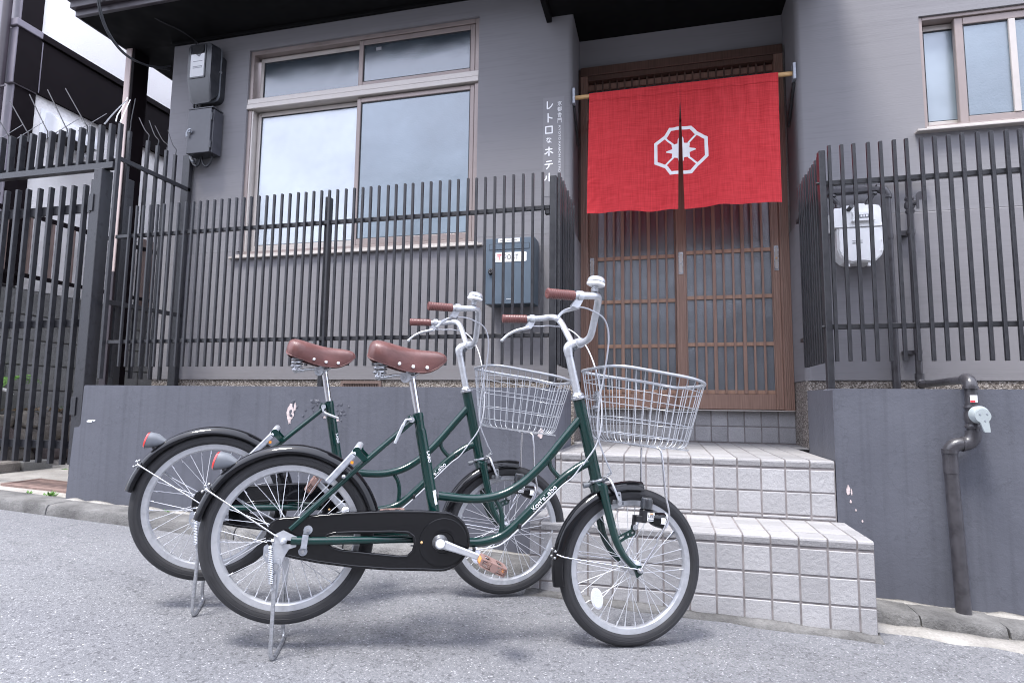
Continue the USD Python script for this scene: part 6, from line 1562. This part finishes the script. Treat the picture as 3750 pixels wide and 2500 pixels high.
            part(W, 'reflector_rim', tr(MB().prism(ring.difference(ring.buffer(-0.004)), 0.004, o=(-0.112, -0.009, -0.105))), MAT['white_plastic'], smooth=30)
        return W
    wheel('rear_wheel', lambda m: m, 0.024, 0.030, True)
    FH = np.array([1.076, 0, 0.0])
    fmove = lambda m: ST(m.map(lambda v: v + FH))
    wheel('front_wheel', fmove, 0.020, 0.030, False)
    # ---- mudguards
    rf_ = P('rear_mudguard', fender(math.radians(21.5), math.radians(174)), 'black_gloss', 35)
    for s in (-1, 1):
        part(rf_, 'mudguard_stay', MB().tube(spline([(-0.2440, s * 0.018, 0.122), (-0.236, s * 0.034, 0.117), (-0.20, s * 0.044, 0.100), (-0.018, s * 0.0700, 0.012)], 5), 0.0024, 8), MAT['chrome'], smooth=50)
        part(rf_, 'stay_bolt', MB().ball((-0.2475, s * 0.016, 0.125), 0.0050, 1).ball((-0.2535, s * 0.016, 0.108), 0.0045, 1), MAT['steel'], smooth=True)
    ff_ = P('front_mudguard', fmove(fender(math.radians(87), math.radians(197))), 'black_gloss', 35)
    for s in (-1, 1):
        part(ff_, 'mudguard_stay', ST(MB().tube(spline([(0.813, s * 0.018, 0.022), (0.828, s * 0.034, 0.019), (0.87, s * 0.044, 0.016), (1.068, s * 0.064, 0.003)], 5), 0.0024, 8)), MAT['chrome'], smooth=50)
        part(ff_, 'stay_bolt', ST(MB().ball((0.8075, s * 0.016, 0.030), 0.0045, 1).ball((0.8075, s * 0.016, 0.010), 0.0045, 1)), MAT['steel'], smooth=True)
    tl = sub(B, 'tail_lamp')
    a = math.radians(139.5); c0 = np.array([math.cos(a), 0, math.sin(a)]) * 0.266; nr = np.array([math.cos(a), 0, math.sin(a)]); tg = np.array([-math.sin(a), 0, math.cos(a)])   # tg points down the back
    back = -tg * 0 + unit([-0.97, 0, 0.16])
    upv = unit([0.16, 0, 0.97])
    hp = []
    for y in np.linspace(-1, 1, 9):
        pass
    lens_c = c0 + np.array([-0.030, 0, 0.024])
    ringp = [lens_c + upv * 0.0285 * math.sin(t) + np.array([0, 1, 0]) * 0.0235 * math.cos(t) for t in np.linspace(0, 2 * math.pi, 24, endpoint=False)]
    fwdp = [c0 + np.array([0.030, 0, 0.022]) + upv * 0.007 * math.sin(t) + np.array([0, 1, 0]) * 0.007 * math.cos(t) for t in np.linspace(0, 2 * math.pi, 12, endpoint=False)]
    midp = [c0 + np.array([-0.004, 0, 0.026]) + upv * 0.0235 * math.sin(t) + np.array([0, 1, 0]) * 0.0205 * math.cos(t) for t in np.linspace(0, 2 * math.pi, 20, endpoint=False)]
    part(tl, 'lamp_shell', MB().hull(ringp + fwdp + midp), MAT['grey_plastic'], smooth=40)
    part(tl, 'lamp_lens', MB().hull([p + back * 0.001 for p in ringp] + [lens_c + (p - lens_c) * 0.86 + back * 0.0065 for p in ringp]), MAT['red'], smooth=30)
    part(tl, 'lamp_mount', MB().tube([c0 - nr * 0.002, c0 + nr * 0.012], [0.012, 0.009], 12), MAT['black_plastic'])
    # ---- ring lock on the seat stays
    lk = sub(B, 'ring_lock')
    ctr = np.array([0.160, 0, 0.215])
    sdir = unit([0.158, 0, 0.175])
    for s in (-1, 1):
        p0 = np.array([0.092, s * 0.050, 0.172]); p1 = np.array([0.155, s * 0.046, 0.262])
        part(lk, 'lock_arm', MB().bar(p0, p1, 0.016, 0.020, up=(-0.8, 0, 0.6), c=0.004), MAT['galv'], smooth=30)
    t = np.linspace(0.0, math.pi, 13)
    arch = np.stack([0.155 + 0.012 * np.sin(t), -0.046 * np.cos(t), 0.262 + 0.028 * np.sin(t)], 1)
    part(lk, 'lock_bridge', MB().tube(arch, 0.010, 10, flat=0.8), MAT['silver'], smooth=40)
    for s in (-1, 1):
        part(lk, 'lock_tab', MB().prism(unary_union([Point(0.163, 0.272).buffer(0.0125), Polygon([(0.151, 0.270), (0.176, 0.272), (0.196, 0.255), (0.184, 0.244)])]), 0.004, o=(0, s * 0.050 + 0.002, 0)), MAT['green'], smooth=30)
        part(lk, 'lock_bolt', MB().ball((0.137, s * 0.058, 0.196), 0.0068, 1), MAT['steel'], smooth=True)
    part(lk, 'lock_label', MB().box(0.150, 0.158, -0.0560, -0.0545, 0.235, 0.243), MAT['orange'])
    # ---- chain case
    cc = sub(B, 'chain_case')
    top = [(-0.030, 0.058), (0.05, 0.072), (0.16, 0.092), (0.28, 0.109), (0.38, 0.118), (0.452, 0.1205)]
    ang = np.linspace(math.radians(88), math.radians(-84), 18)
    fr_arc = [(0.4475 + 0.0845 * math.cos(q), 0.0355 + 0.0855 * math.sin(q)) for q in ang]
    bot = [(0.40, -0.052), (0.30, -0.058), (0.20, -0.0585), (0.10, -0.0535), (0.03, -0.046), (-0.012, -0.038)]
    rear = [(-0.038, -0.022), (-0.051, 0.002), (-0.052, 0.026), (-0.045, 0.046)]
    case = Polygon(top + fr_arc + bot + rear).buffer(0.003).buffer(-0.003)
    slot = Polygon([(0.122, 0.004), (0.135, -0.0065), (0.16, -0.0115), (0.25, -0.0135), (0.330, -0.0150), (0.352, -0.0120), (0.364, 0.002), (0.367, 0.022), (0.360, 0.040), (0.345, 0.0485), (0.30, 0.0470), (0.20, 0.0365), (0.140, 0.0290), (0.120, 0.022), (0.115, 0.012)]).buffer(0.002)
    # shell: chamfered plate with raised lips round its outline and slot
    y_out = -0.056
    part(cc, 'case_shell', MB().prism(case.buffer(-0.004).difference(slot.buffer(0.004)), 0.0262, o=(0, -0.0300, 0)), MAT['black_gloss'], smooth=30)
    part(cc, 'case_rim', MB().prism(case.difference(case.buffer(-0.0042)), 0.0225, o=(0, -0.0300, 0)), MAT['black_gloss'], smooth=30)
    lip = MB()
    for poly, off in ((case, -0.0030), (slot, 0.0030)):
        rg = np.array(poly.buffer(off, quad_segs=6).exterior.coords)[:-1]
        rg = np.array(LineString(np.vstack([rg, rg[:1]])).segmentize(0.01).coords)[:-1]
        lip.tube(np.stack([rg[:, 0], np.full(len(rg), -0.0525), rg[:, 1]], 1), 0.0052, 10, closed=True)
    part(cc, 'case_lip', lip, MAT['black_gloss'], smooth=60)
    part(cc, 'case_disc', MB().lathe([(0.0, 0.0), (0.030, 0.0), (0.032, 0.0022), (0.036, 0.0026), (0.040, 0.0008), (0.066, 0.0014), (0.0705, 0.0022), (0.0715, 0.0016), (0.0722, 0.0), (0.0722, -0.003)], (0.4535, -0.0568, 0.0335), (0, -1, 0), 64), MAT['black_gloss'], smooth=30)
    part(cc, 'disc_screw', MB().ball((0.3895, -0.0585, 0.0285), 0.0042, 1), MAT['bamboo'], smooth=True)
    cp_ = part(cc, 'case_clip', MB().box(0.050, 0.0665, -0.0772, -0.0755, -0.012, 0.026), MAT['galv'])
    part(cc, 'clip_ear', MB().prism(unary_union([Point(0.0605, 0.0365).buffer(0.0125), Point(0.0555, -0.0245).buffer(0.0125), sbox(0.049, 0.024, 0.068, 0.036), sbox(0.047, -0.022, 0.066, -0.010)]), 0.0018, o=(0, -0.0580, 0)), MAT['galv'], smooth=30)
    for x, z in ((0.0605, 0.0365), (0.0555, -0.0245)):
        part(cc, 'clip_bolt', MB().cyl((x, -0.0595, z), (x, -0.0640, z), 0.0055, 10), MAT['steel'], smooth=35)
    # ---- cranks and pedals
    bb = np.array([0.4435, 0, 0.034])
    for s in (-1, 1):
        ca = crank_a if s < 0 else crank_a + math.pi
        d = np.array([math.cos(ca), 0, math.sin(ca)]); up_ = np.array([-d[2], 0, d[0]])
        y0, y1 = s * 0.072, s * 0.090
        ck = sub(B, 'crank')
        a0 = bb + [0, y0, 0]; a1 = bb + d * 0.155 + [0, y1, 0]
        pts_ = []
        for p, hh, ww in ((a0 + d * 0.012, 0.0130, 0.0075), (a0 + d * 0.05 + [0, (y1 - y0) * 0.3, 0], 0.0105, 0.0062), (a1 - d * 0.025, 0.0085, 0.0058), (a1 + d * 0.006, 0.0100, 0.0060)):
            pts_.append((p, hh, ww))
        cm = MB()
        for (p, h1, w1), (q, h2, w2) in zip(pts_[:-1], pts_[1:]):
            cm.hull([p + up_ * sg * h1 * fz + np.array([0, 1, 0]) * tg_ * w1 * fy_ for sg in (-1, 1) for tg_ in (-1, 1) for fz, fy_ in ((1, 0.55), (0.7, 1))] + [q + up_ * sg * h2 * fz + np.array([0, 1, 0]) * tg_ * w2 * fy_ for sg in (-1, 1) for tg_ in (-1, 1) for fz, fy_ in ((1, 0.55), (0.7, 1))])
        part(ck, 'crank_arm', cm, MAT['silver'], smooth=40)
        part(ck, 'crank_boss', MB().lathe([(0.0, 0.0), (0.0235, 0.0), (0.0225, 0.006), (0.0175, 0.014), (0.0160, 0.020), (0.0, 0.020)], bb + [0, s * 0.060, 0], (0, s, 0), 28), MAT['steel'], smooth=35)
        part(ck, 'crank_cap', MB().lathe([(0.0, 0.006), (0.010, 0.0055), (0.0128, 0.003), (0.0132, 0.0), (0, 0)], bb + [0, s * 0.0805, 0], (0, s, 0), 24), MAT['white_plastic'], smooth=35)
        pd = sub(B, 'pedal')
        pc = a1 + np.array([0, s * 0.048, 0])
        pt_ = math.radians(-19 if s < 0 else 8) if seed == 1 else math.radians(62 if s < 0 else 5)
        px = np.array([math.cos(pt_), 0, math.sin(pt_)]); pz = np.array([-math.sin(pt_), 0, math.cos(pt_)]); py = np.array([0, 1.0, 0])
        def place(mb):
            return mb.map(lambda v: pc + v[:, :1] * px + v[:, 1:2] * py + v[:, 2:] * pz)
        part(pd, 'spindle', MB().cyl(a1, pc + [0, s * 0.03, 0], 0.0065, 12), MAT['steel'], smooth=40)
        cage = rrect(-0.040, 0.040, -0.038, 0.038, 0.014, 4)
        holes = unary_union([rrect(-0.028, -0.009, -0.026, 0.026, 0.006), rrect(0.009, 0.028, -0.026, 0.026, 0.006)])
        for z in (-0.012, 0.0085):
            part(pd, 'pedal_plate', place(MB().prism(cage.difference(holes), 0.0035, o=(0, 0, z), x=(1, 0, 0), y=(0, 1, 0))), MAT['pedal'], smooth=30)
        core_ = MB().cyl((0, -0.030, 0), (0, 0.030, 0), 0.0095, 12)
        for x in (-0.0375, 0.0375):
            for y in (-0.030, -0.022, 0.022, 0.030):
                core_.box(x - 0.0025, x + 0.0025, y - 0.0022, y + 0.0022, -0.0085, 0.0085)
        for k in range(3):
            z = -0.0045 + 0.0045 * k
            for yy in (-0.0375, 0.0375):
                core_.box(-0.033, -0.012, yy - 0.0015, yy + 0.0015, z - 0.001, z + 0.001).box(0.012, 0.033, yy - 0.0015, yy + 0.0015, z - 0.001, z + 0.001)
        for yy in (-0.036, 0.036):
            core_.cyl((0, yy - 0.003, 0), (0, yy + 0.003, 0), 0.0115, 16)
        part(pd, 'pedal_body', place(core_), MAT['pedal'], smooth=30)
        for x in (-0.0395, 0.0395):
            part(pd, 'pedal_reflector', place(MB().box(x - 0.0018, x + 0.0018, -0.0185, 0.0185, -0.0075, 0.0075, 0.0008)), MAT['orange'])
    # ---- kick stand
    ks = sub(B, 'kick_stand')
    zf = (lambda p: float((np.array([p[0], p[1], ROAD(p[0], p[1])]) - R0) @ w))
    def foot(x, y):
        p = R0 + e * x + n * y
        g_ = float(ROAD(p[0], p[1]))
        return np.array([x, y, (g_ - p[2]) / w[2] + 0.006])
    fR, fL = foot(0.020, -0.088), foot(0.020, 0.088)
    def leg(s, f):
        return [(-0.006, s * 0.082, -0.085), (0.002, s * 0.084, -0.165), (0.012, s * 0.087, f[2] + 0.055), (0.0165, s * 0.0875, f[2] + 0.016)]
    bar_ = [tuple(fR + [0.001, 0.0035, 0.0035]), tuple(fR + [0.004, 0.013, 0])] + [tuple(fR * (1 - q) + fL * q + [0.006, 0, 0]) for q in (0.3, 0.5, 0.7)] + [tuple(fL + [0.004, -0.013, 0]), tuple(fL + [0.001, -0.0035, 0.0035])]
    path_ = leg(-1, fR) + bar_ + leg(1, fL)[::-1]
    part(ks, 'stand_loop', MB().tube(spline(path_, 6), 0.0058, 10), MAT['steel'], smooth=50)
    for s in (-1, 1):
        part(ks, 'stand_plate', MB().prism(Polygon([(-0.016, -0.052), (-0.004, -0.050), (0.004, -0.085), (0.004, -0.150), (-0.004, -0.150), (-0.012, -0.095)]).buffer(0.003), 0.004, o=(0, s * 0.0745 + 0.002, 0)), MAT['silver'], smooth=30)
        part(ks, 'stand_pivot', MB().cyl((-0.008, s * 0.066, -0.066), (-0.008, s * 0.086, -0.066), 0.009, 14), MAT['steel'], smooth=40)
        t = np.linspace(0, 20, 200)
        ax0 = np.array([-0.030, s * 0.0865, -0.014]); ax1 = np.array([-0.011, s * 0.0885, -0.112])
        dd = unit(ax1 - ax0); e1 = unit(np.cross(dd, [0, 1, 0])); e2 = np.cross(dd, e1)
        part(ks, 'stand_spring', MB().tube(ax0 + (ax1 - ax0) * (t / 20)[:, None] + 0.0068 * (np.cos(2 * math.pi * t)[:, None] * e1 + np.sin(2 * math.pi * t)[:, None] * e2), 0.0016, 5), MAT['steel'], smooth=60)
        part(ks, 'spring_hook', MB().tube(spline([ax1, ax1 + dd * 0.010, ax1 + dd * 0.016 + e1 * 0.004, ax1 + dd * 0.02], 4), 0.0018, 6).ball(ax0, 0.0065, 1), MAT['steel'], smooth=50)
    part(ks, 'stand_latch', MB().prism(Polygon([(-0.050, -0.020), (-0.044, -0.014), (-0.030, -0.024), (-0.026, -0.060), (-0.036, -0.062), (-0.048, -0.045)]).buffer(0.002).difference(Point(-0.038, -0.042).buffer(0.007)), 0.003, o=(0, -0.060, 0)), MAT['galv'], smooth=30)
    # ---- fork, headset, stem, handlebar
    P('headset_cup', MB().lathe([(0.0, 0.0), (0.0235, 0.0), (0.0245, 0.004), (0.0235, 0.008), (0.0205, 0.010), (0.0215, 0.013), (0.0190, 0.017), (0.0150, 0.022), (0, 0.022)], (0.8395, 0, 0.5135), AXD, 28), 'steel')
    P('headset_cup', MB().lathe([(0.0, 0.0), (0.0225, 0.0), (0.0240, -0.004), (0.0225, -0.009), (0, -0.009)], (0.9274, 0, 0.2642), AXD, 28), 'steel')
    fk = sub(B, 'fork')
    cw = AX - AXD * 0.012
    part(fk, 'fork_crown', ST(MB().hull([tuple(cw + np.array([sx_ * 0.016, sy_ * yy, 0]) - AXD * dz) for sx_ in (-1, 1) for sy_ in (-1, 1) for yy, dz in ((0.022, 0.0), (0.046, 0.006), (0.046, 0.024), (0.030, 0.030))])), MAT['green'], smooth=30)
    part(fk, 'steerer_base', ST(MB().cyl(cw - AXD * 0.002, cw - AXD * 0.030, 0.0195, 18)), MAT['green'], smooth=40)
    for s in (-1, 1):
        bl_ = spline([(0.9345, s * 0.040, 0.250), (0.950, s * 0.0425, 0.200), (0.972, s * 0.0470, 0.137), (0.9925, s * 0.0510, 0.085), (1.018, s * 0.0545, 0.045), (1.046, s * 0.0570, 0.0175), (1.066, s * 0.0580, 0.004)], 6)
        part(fk, 'fork_blade', ST(MB().tube(bl_, np.interp(np.linspace(0, 1, len(bl_)), [0, 0.45, 1], [0.0138, 0.0128, 0.0085]), 14, flat=0.8)), MAT['green'], smooth=45)
        part(fk, 'fork_end', ST(MB().prism(Polygon([(1.058, 0.014), (1.088, 0.010), (1.089, -0.008), (1.072, -0.022), (1.064, -0.006)]).buffer(0.002), 0.005, o=(0, s * 0.0585 + 0.0025, 0))), MAT['green'], smooth=30)
        part(fk, 'front_axle_nut', ST(MB().lathe([(0, 0), (0.009, 0), (0.009, 0.006), (0.0075, 0.010), (0.005, 0.016), (0, 0.017)], (1.076, s * 0.0650, 0.0), (0, s, 0), 12)), MAT['steel'], smooth=35)
    # calliper brake
    fb_ = sub(B, 'front_brake')
    for s in (-1, 1):
        arm = [(0.958, s * 0.004, 0.274), (0.966, s * 0.026, 0.268), (0.975, s * 0.040, 0.245), (0.992, s * 0.040, 0.214), (1.000, s * 0.036, 0.204)]
        part(fb_, 'brake_arm', ST(MB().tube(spline(arm, 5), 0.0048, 8, flat=0.7)), MAT['silver'], smooth=45)
        part(fb_, 'brake_shoe_plate', ST(MB().prism(LineString([(0.997, 0.226), (1.003, 0.196)]).buffer(0.0075).difference(Point(0.998, 0.222).buffer(0.003)), 0.003, o=(0, s * 0.0325 + 0.0015, 0))), MAT['steel'], smooth=30)
        part(fb_, 'brake_shoe', ST(MB().box(0.982, 1.022, s * 0.014, s * 0.027, 0.1925, 0.2045, 0.002)), MAT['grey_plastic'])
        part(fb_, 'shoe_nut', ST(MB().cyl((1.001, s * 0.034, 0.203), (1.001, s * 0.040, 0.203), 0.0055, 6)), MAT['steel'])
    part(fb_, 'brake_bolt', ST(MB().cyl((0.975, 0, 0.268), (0.900, 0, 0.243), 0.0048, 10).cyl((0.903, 0, 0.2435), (0.886, 0, 0.2375), 0.0085, 12)), MAT['grey_plastic'], smooth=40)
    part(fb_, 'brake_adjuster', ST(MB().cyl((0.964, -0.006, 0.280), (0.968, -0.020, 0.288), 0.005, 10)), MAT['silver'], smooth=40)
    sm = sub(B, 'stem')
    part(sm, 'stem_quill', ST(MB().cyl((0.8345, 0, 0.528), (0.790, 0, 0.655), 0.0128, 18)), MAT['silver'], smooth=45)
    part(sm, 'stem_elbow', ST(MB().tube(spline([(0.7915, 0, 0.651), (0.7860, 0, 0.668), (0.7860, 0, 0.680), (0.796, 0, 0.690), (0.815, 0, 0.6965)], 5), np.interp(np.arange(21), [0, 6, 12, 20], [0.0138, 0.0160, 0.0155, 0.0135]), 16)), MAT['silver'], smooth=45)
    part(sm, 'stem_clamp', ST(MB().cyl((0.819, -0.019, 0.6975), (0.819, 0.019, 0.6975), 0.0168, 20)), MAT['silver'], smooth=40)
    part(sm, 'clamp_bolt', ST(MB().cyl((0.808, 0, 0.684), (0.806, 0, 0.668), 0.0045, 10).box(0.800, 0.814, -0.010, 0.010, 0.672, 0.686, 0.002)), MAT['grey_plastic'])
    hbp = []
    half = [(0.819, 0.0, 0.6975), (0.820, 0.030, 0.6980), (0.824, 0.055, 0.7010), (0.826, 0.080, 0.7140), (0.818, 0.115, 0.7520), (0.808, 0.150, 0.7900), (0.797, 0.178, 0.8095), (0.780, 0.200, 0.8130), (0.752, 0.2125, 0.8060), (0.702, 0.2180, 0.7970), (0.655, 0.2240, 0.7900), (0.607 + bar_x, 0.2310, 0.7848)]
    full = [(x, -y, z) for x, y, z in half[::-1]] + half[1:]
    hbs = spline(full, 8)
    P('handlebar', SB(MB().tube(hbs, 0.0112, 16)), 'silver', 50)
    for s in (-1, 1):
        g0 = np.array([0.694 + bar_x, s * 0.2190, 0.7960]); g1 = np.array([0.605 + bar_x, s * 0.2310, 0.7845]); gd = unit(g1 - g0)
        prof = [(0.0112, 0), (0.0143, 0.001), (0.0150, 0.004)]
        Lg = float(np.linalg.norm(g1 - g0))
        for k in range(26):
            u = 0.006 + (Lg - 0.014) * k / 25
            prof.append((0.0144 + 0.0008 * (k % 2), u))
        prof += [(0.0158, Lg - 0.006), (0.0155, Lg - 0.002), (0.0130, Lg), (0.003, Lg), (0.002, Lg - 0.001), (0, Lg - 0.001)]
        gm_ = SB(MB().lathe(prof, g0, gd, 28))
        P('grip', gm_, 'grip', 28)
        lv_ = sub(B, 'brake_lever')
        c_ = np.array([0.713 + bar_x, s * 0.2165, 0.7992])
        part(lv_, 'lever_clamp', SB(MB().cyl(c_ - gd * 0.008, c_ + gd * 0.008, 0.0158, 18)), MAT['silver'], smooth=40)
        part(lv_, 'lever_bracket', SB(MB().hull([c_ + np.array(q) for q in ((0.012, 0.006, -0.008), (0.012, -0.006, -0.008), (-0.012, 0.006, -0.012), (-0.012, -0.006, -0.012), (-0.002, 0.006, -0.038), (-0.002, -0.006, -0.038), (-0.026, 0.006, -0.036), (-0.026, -0.006, -0.036), (0.004, 0.005, -0.030), (0.004, -0.005, -0.030))])), MAT['silver'], smooth=35)
        if s < 0:
            bl = [c_ + np.array(q) for q in ((0.004, 0.006, -0.030), (-0.016, 0.020, -0.040), (-0.030, 0.022, -0.046), (-0.048, 0.014, -0.060), (-0.062, 0.004, -0.080))]
        else:
            bl = [c_ + np.array(q) for q in ((-0.010, 0.0, -0.034), (-0.030, 0.0, -0.042), (-0.058, 0.002, -0.054), (-0.085, 0.004, -0.074), (-0.102, 0.005, -0.095))]
        bs = spline(bl, 6)
        rr = np.interp(np.linspace(0, 1, len(bs)), [0, 0.25, 0.8, 0.93, 1], [0.0100, 0.0085, 0.0064, 0.0070, 0.0058])
        part(lv_, 'lever_blade', SB(MB().tube(bs, rr, 10, flat=0.75).ball(bs[-1], 0.0066, 1)), MAT['silver'], smooth=50)
    be = sub(B, 'bell')
    bc = np.array([0.772, -0.203, 0.824])
    part(be, 'bell_clamp', SB(MB().lathe([(0, 0), (0.0095, 0), (0.012, 0.002), (0.0095, 0.005), (0.012, 0.008), (0.0095, 0.011), (0.012, 0.014), (0.009, 0.018), (0, 0.018)], bc, (0.03, -0.05, 1), 18)), MAT['silver'], smooth=30)
    part(be, 'bell_base', SB(MB().lathe([(0, 0), (0.022, 0), (0.0275, 0.003), (0.028, 0.009), (0.026, 0.011), (0, 0.011)], bc + [0.001, -0.001, 0.018], (0.03, -0.05, 1), 26)), MAT['white_plastic'], smooth=35)
    part(be, 'bell_dome', SB(MB().lathe([(0.0265, 0.0), (0.0270, 0.004), (0.0255, 0.010), (0.020, 0.0155), (0.011, 0.0185), (0, 0.0195)], bc + [0.0015, -0.0015, 0.030], (0.03, -0.05, 1), 28)), MAT['silver'], smooth=50)
    # ---- cables
    cbl = sub(B, 'brake_cables')
    c1 = [(0.716, -0.212, 0.768), (0.742, -0.210, 0.771), (0.775, -0.205, 0.768), (0.830, -0.180, 0.752), (0.862, -0.150, 0.700), (0.876, -0.110, 0.600), (0.880, -0.080, 0.500), (0.895, -0.062, 0.400), (0.935, -0.045, 0.330), (0.962, -0.030, 0.296), (0.972, -0.016, 0.286)]
    c2 = [(0.716, 0.212, 0.770), (0.745, 0.212, 0.774), (0.790, 0.200, 0.780), (0.840, 0.150, 0.765), (0.872, 0.060, 0.700), (0.892, -0.020, 0.590), (0.905, -0.052, 0.470), (0.898, -0.052, 0.380), (0.865, -0.032, 0.305)]
    c3 = [(0.865, -0.032, 0.305), (0.842, -0.020, 0.262), (0.812, -0.015, 0.232), (0.756, -0.014, 0.165), (0.700, -0.014, 0.098), (0.640, -0.014, 0.036), (0.592, -0.014, 0.0185), (0.545, -0.014, 0.0105), (0.470, -0.012, 0.008), (0.36, -0.008, 0.006)]
    part(cbl, 'front_cable', ST(MB().tube(spline(c1, 8), 0.0026, 8)), MAT['cable_grey'], smooth=50)
    part(cbl, 'rear_cable', ST(MB().tube(spline(c2, 8), 0.0026, 8)), MAT['cable_grey'], smooth=50)
    part(cbl, 'rear_cable_run', MB().tube(spline(c3, 8), 0.0024, 8), MAT['cable_grey'], smooth=50)
    for x, z in ((0.832, 0.262), (0.690, 0.0985), (0.555, 0.0145)):
        part(cbl, 'cable_clip', MB().box(x - 0.005, x + 0.005, -0.018, -0.004, z - 0.014, z + 0.004, 0.002), MAT['black_plastic'])
    # ---- basket, carrier struts
    bk = sub(B, 'basket')
    rim_, rings, ups, floor = _BK
    cp2 = lambda m: ST(MB().add(*m.arrays()))
    part(bk, 'basket_rim', cp2(rim_), MAT['wire'], smooth=60)
    for m in rings:
        part(bk, 'ring_wire', cp2(m), MAT['wire'], smooth=True)
    for m in ups:
        part(bk, 'upright_wire', cp2(m), MAT['wire'], smooth=True)
    for m in floor:
        part(bk, 'floor_wire', cp2(m), MAT['wire'], smooth=True)
    part(bk, 'basket_bracket', ST(MB().bar((0.842, 0, 0.524), (0.908, 0.0, 0.536), 0.010, 0.0025).box(0.905, 0.912, -0.014, 0.014, 0.480, 0.545, 0.002).box(0.900, 0.905, -0.018, 0.018, 0.520, 0.548, 0.002).cyl((0.895, -0.008, 0.520), (0.915, -0.008, 0.520), 0.006, 8).cyl((0.895, 0.008, 0.495), (0.915, 0.008, 0.495), 0.006, 8)), MAT['steel'])
    cr_ = sub(B, 'basket_struts')
    part(cr_, 'strut_plate', ST(MB().box(1.060, 1.135, -0.060, 0.060, 0.3835, 0.3870, 0.001)), MAT['steel'])
    for s in (-1, 1):
        leg = [(1.098, s * 0.050, 0.3865), (1.112, s * 0.064, 0.383), (1.117, s * 0.072, 0.366), (1.126, s * 0.080, 0.300), (1.135, s * 0.085, 0.240), (1.147, s * 0.088, 0.200), (1.150, s * 0.088, 0.175), (1.135, s * 0.085, 0.128), (1.121, s * 0.081, 0.100), (1.122, s * 0.079, 0.088), (1.112, s * 0.076, 0.068), (1.080, s * 0.069, 0.004)]
        lp_ = spline(leg, 6)
        part(cr_, 'strut', ST(MB().tube(lp_, 0.0036, 8)), MAT['chrome'], smooth=50)
    # ---- dynamo lamp
    dl_ = sub(B, 'dynamo_lamp')
    part(dl_, 'lamp_bracket', ST(MB().prism(unary_union([LineString([(0.998, 0.082), (1.020, 0.098), (1.046, 0.112)]).buffer(0.010), Point(1.051, 0.126).buffer(0.011), Point(1.046, 0.112).buffer(0.011)]).difference(unary_union([LineString([(1.006, 0.090), (1.018, 0.099)]).buffer(0.0035), Point(1.032, 0.1045).buffer(0.004), Point(1.047, 0.111).buffer(0.0038)])), 0.003, o=(0, -0.050, 0))), MAT['green'], smooth=30)
    part(dl_, 'mount_bolt', ST(MB().cyl((1.051, -0.046, 0.130), (1.051, -0.062, 0.130), 0.009, 14).cyl((1.051, -0.062, 0.130), (1.051, -0.070, 0.130), 0.005, 6)), MAT['steel'], smooth=35)
    part(dl_, 'dynamo_arm', ST(MB().box(1.048, 1.086, -0.072, -0.050, 0.147, 0.168, 0.003).box(1.040, 1.052, -0.060, -0.054, 0.128, 0.168, 0.001)), MAT['black_plastic'])
    part(dl_, 'dynamo_body', ST(MB().box(1.066, 1.104, -0.076, -0.046, 0.150, 0.190, 0.004)), MAT['black_plastic'])
    part(dl_, 'dynamo_roller', ST(MB().lathe([(0, 0), (0.0165, 0), (0.0175, 0.004), (0.0175, 0.028), (0.015, 0.032), (0, 0.032)], (1.083, -0.061, 0.1915), (0, 0, 1), 22)), MAT['grey_plastic'], smooth=40)
    part(dl_, 'roller_cover', ST(MB().lathe([(0.0195, 0.0), (0.0195, 0.0365), (0, 0.0365)], (1.083, -0.061, 0.1908), (0, 0, 1), 22)), MAT['clear'], smooth=40)
    part(dl_, 'lamp_housing', ST(MB().lathe([(0, 0), (0.017, 0.001), (0.0215, 0.012), (0.0245, 0.030), (0.0255, 0.046), (0, 0.046)], (1.103, -0.061, 0.160), (1, -0.02, -0.06), 26)), MAT['black_gloss'], smooth=40)
    part(dl_, 'lamp_ring', ST(MB().lathe([(0.0, 0.003), (0.020, 0.004), (0.0255, 0.003), (0.026, 0.0), (0.0255, -0.003)], (1.149, -0.062, 0.1572), (1, -0.02, -0.06), 26)), MAT['clear_plastic'], smooth=40)
    lt_ = part(dl_, 'lamp_label', ST(MB().box(1.0815, 1.1055, -0.0772, -0.0762, 0.1545, 0.1810)), MAT['paper'])
    tm = wall_text('LED', 0.0085, (1.0835, -0.0773, 0.1655), width=0.0205, bold=True)
    part(lt_, 'label_letters', ST(tm), MAT['ink_black'])
    part(lt_, 'label_line', ST(MB().box(1.0835, 1.104, -0.0780, -0.0773, 0.1575, 0.1605)), MAT['grey_plastic'])
    part(lt_, 'label_flash', ST(MB().box(1.089, 1.100, -0.0780, -0.0773, 0.1765, 0.1795)), MAT['orange'])
    part(dl_, 'lamp_sticker', ST(MB().lathe([(0.0246, 0.024), (0.0256, 0.038)], (1.103, -0.061, 0.160), (1, -0.02, -0.06), 6, a0=-0.42, a1=0.35, ref=(0, -1, 0.0))), MAT['paper'], smooth=True)
    return B

build_bike('dark green step-through bicycle in front, its wire basket before the tiled steps', (-1.083, 1.604, 0.400), (-0.097, 2.045, 0.278), math.radians(4.6), math.radians(-12.5), 0, 1, math.radians(2.6), 0.006)
build_bike('dark green step-through bicycle behind, its basket against the low grey wall', (-1.506, 1.797, 0.436), (-0.610, 2.356, 0.3035), math.radians(-0.3), math.radians(141), 1, 2, 0.0, -0.003)
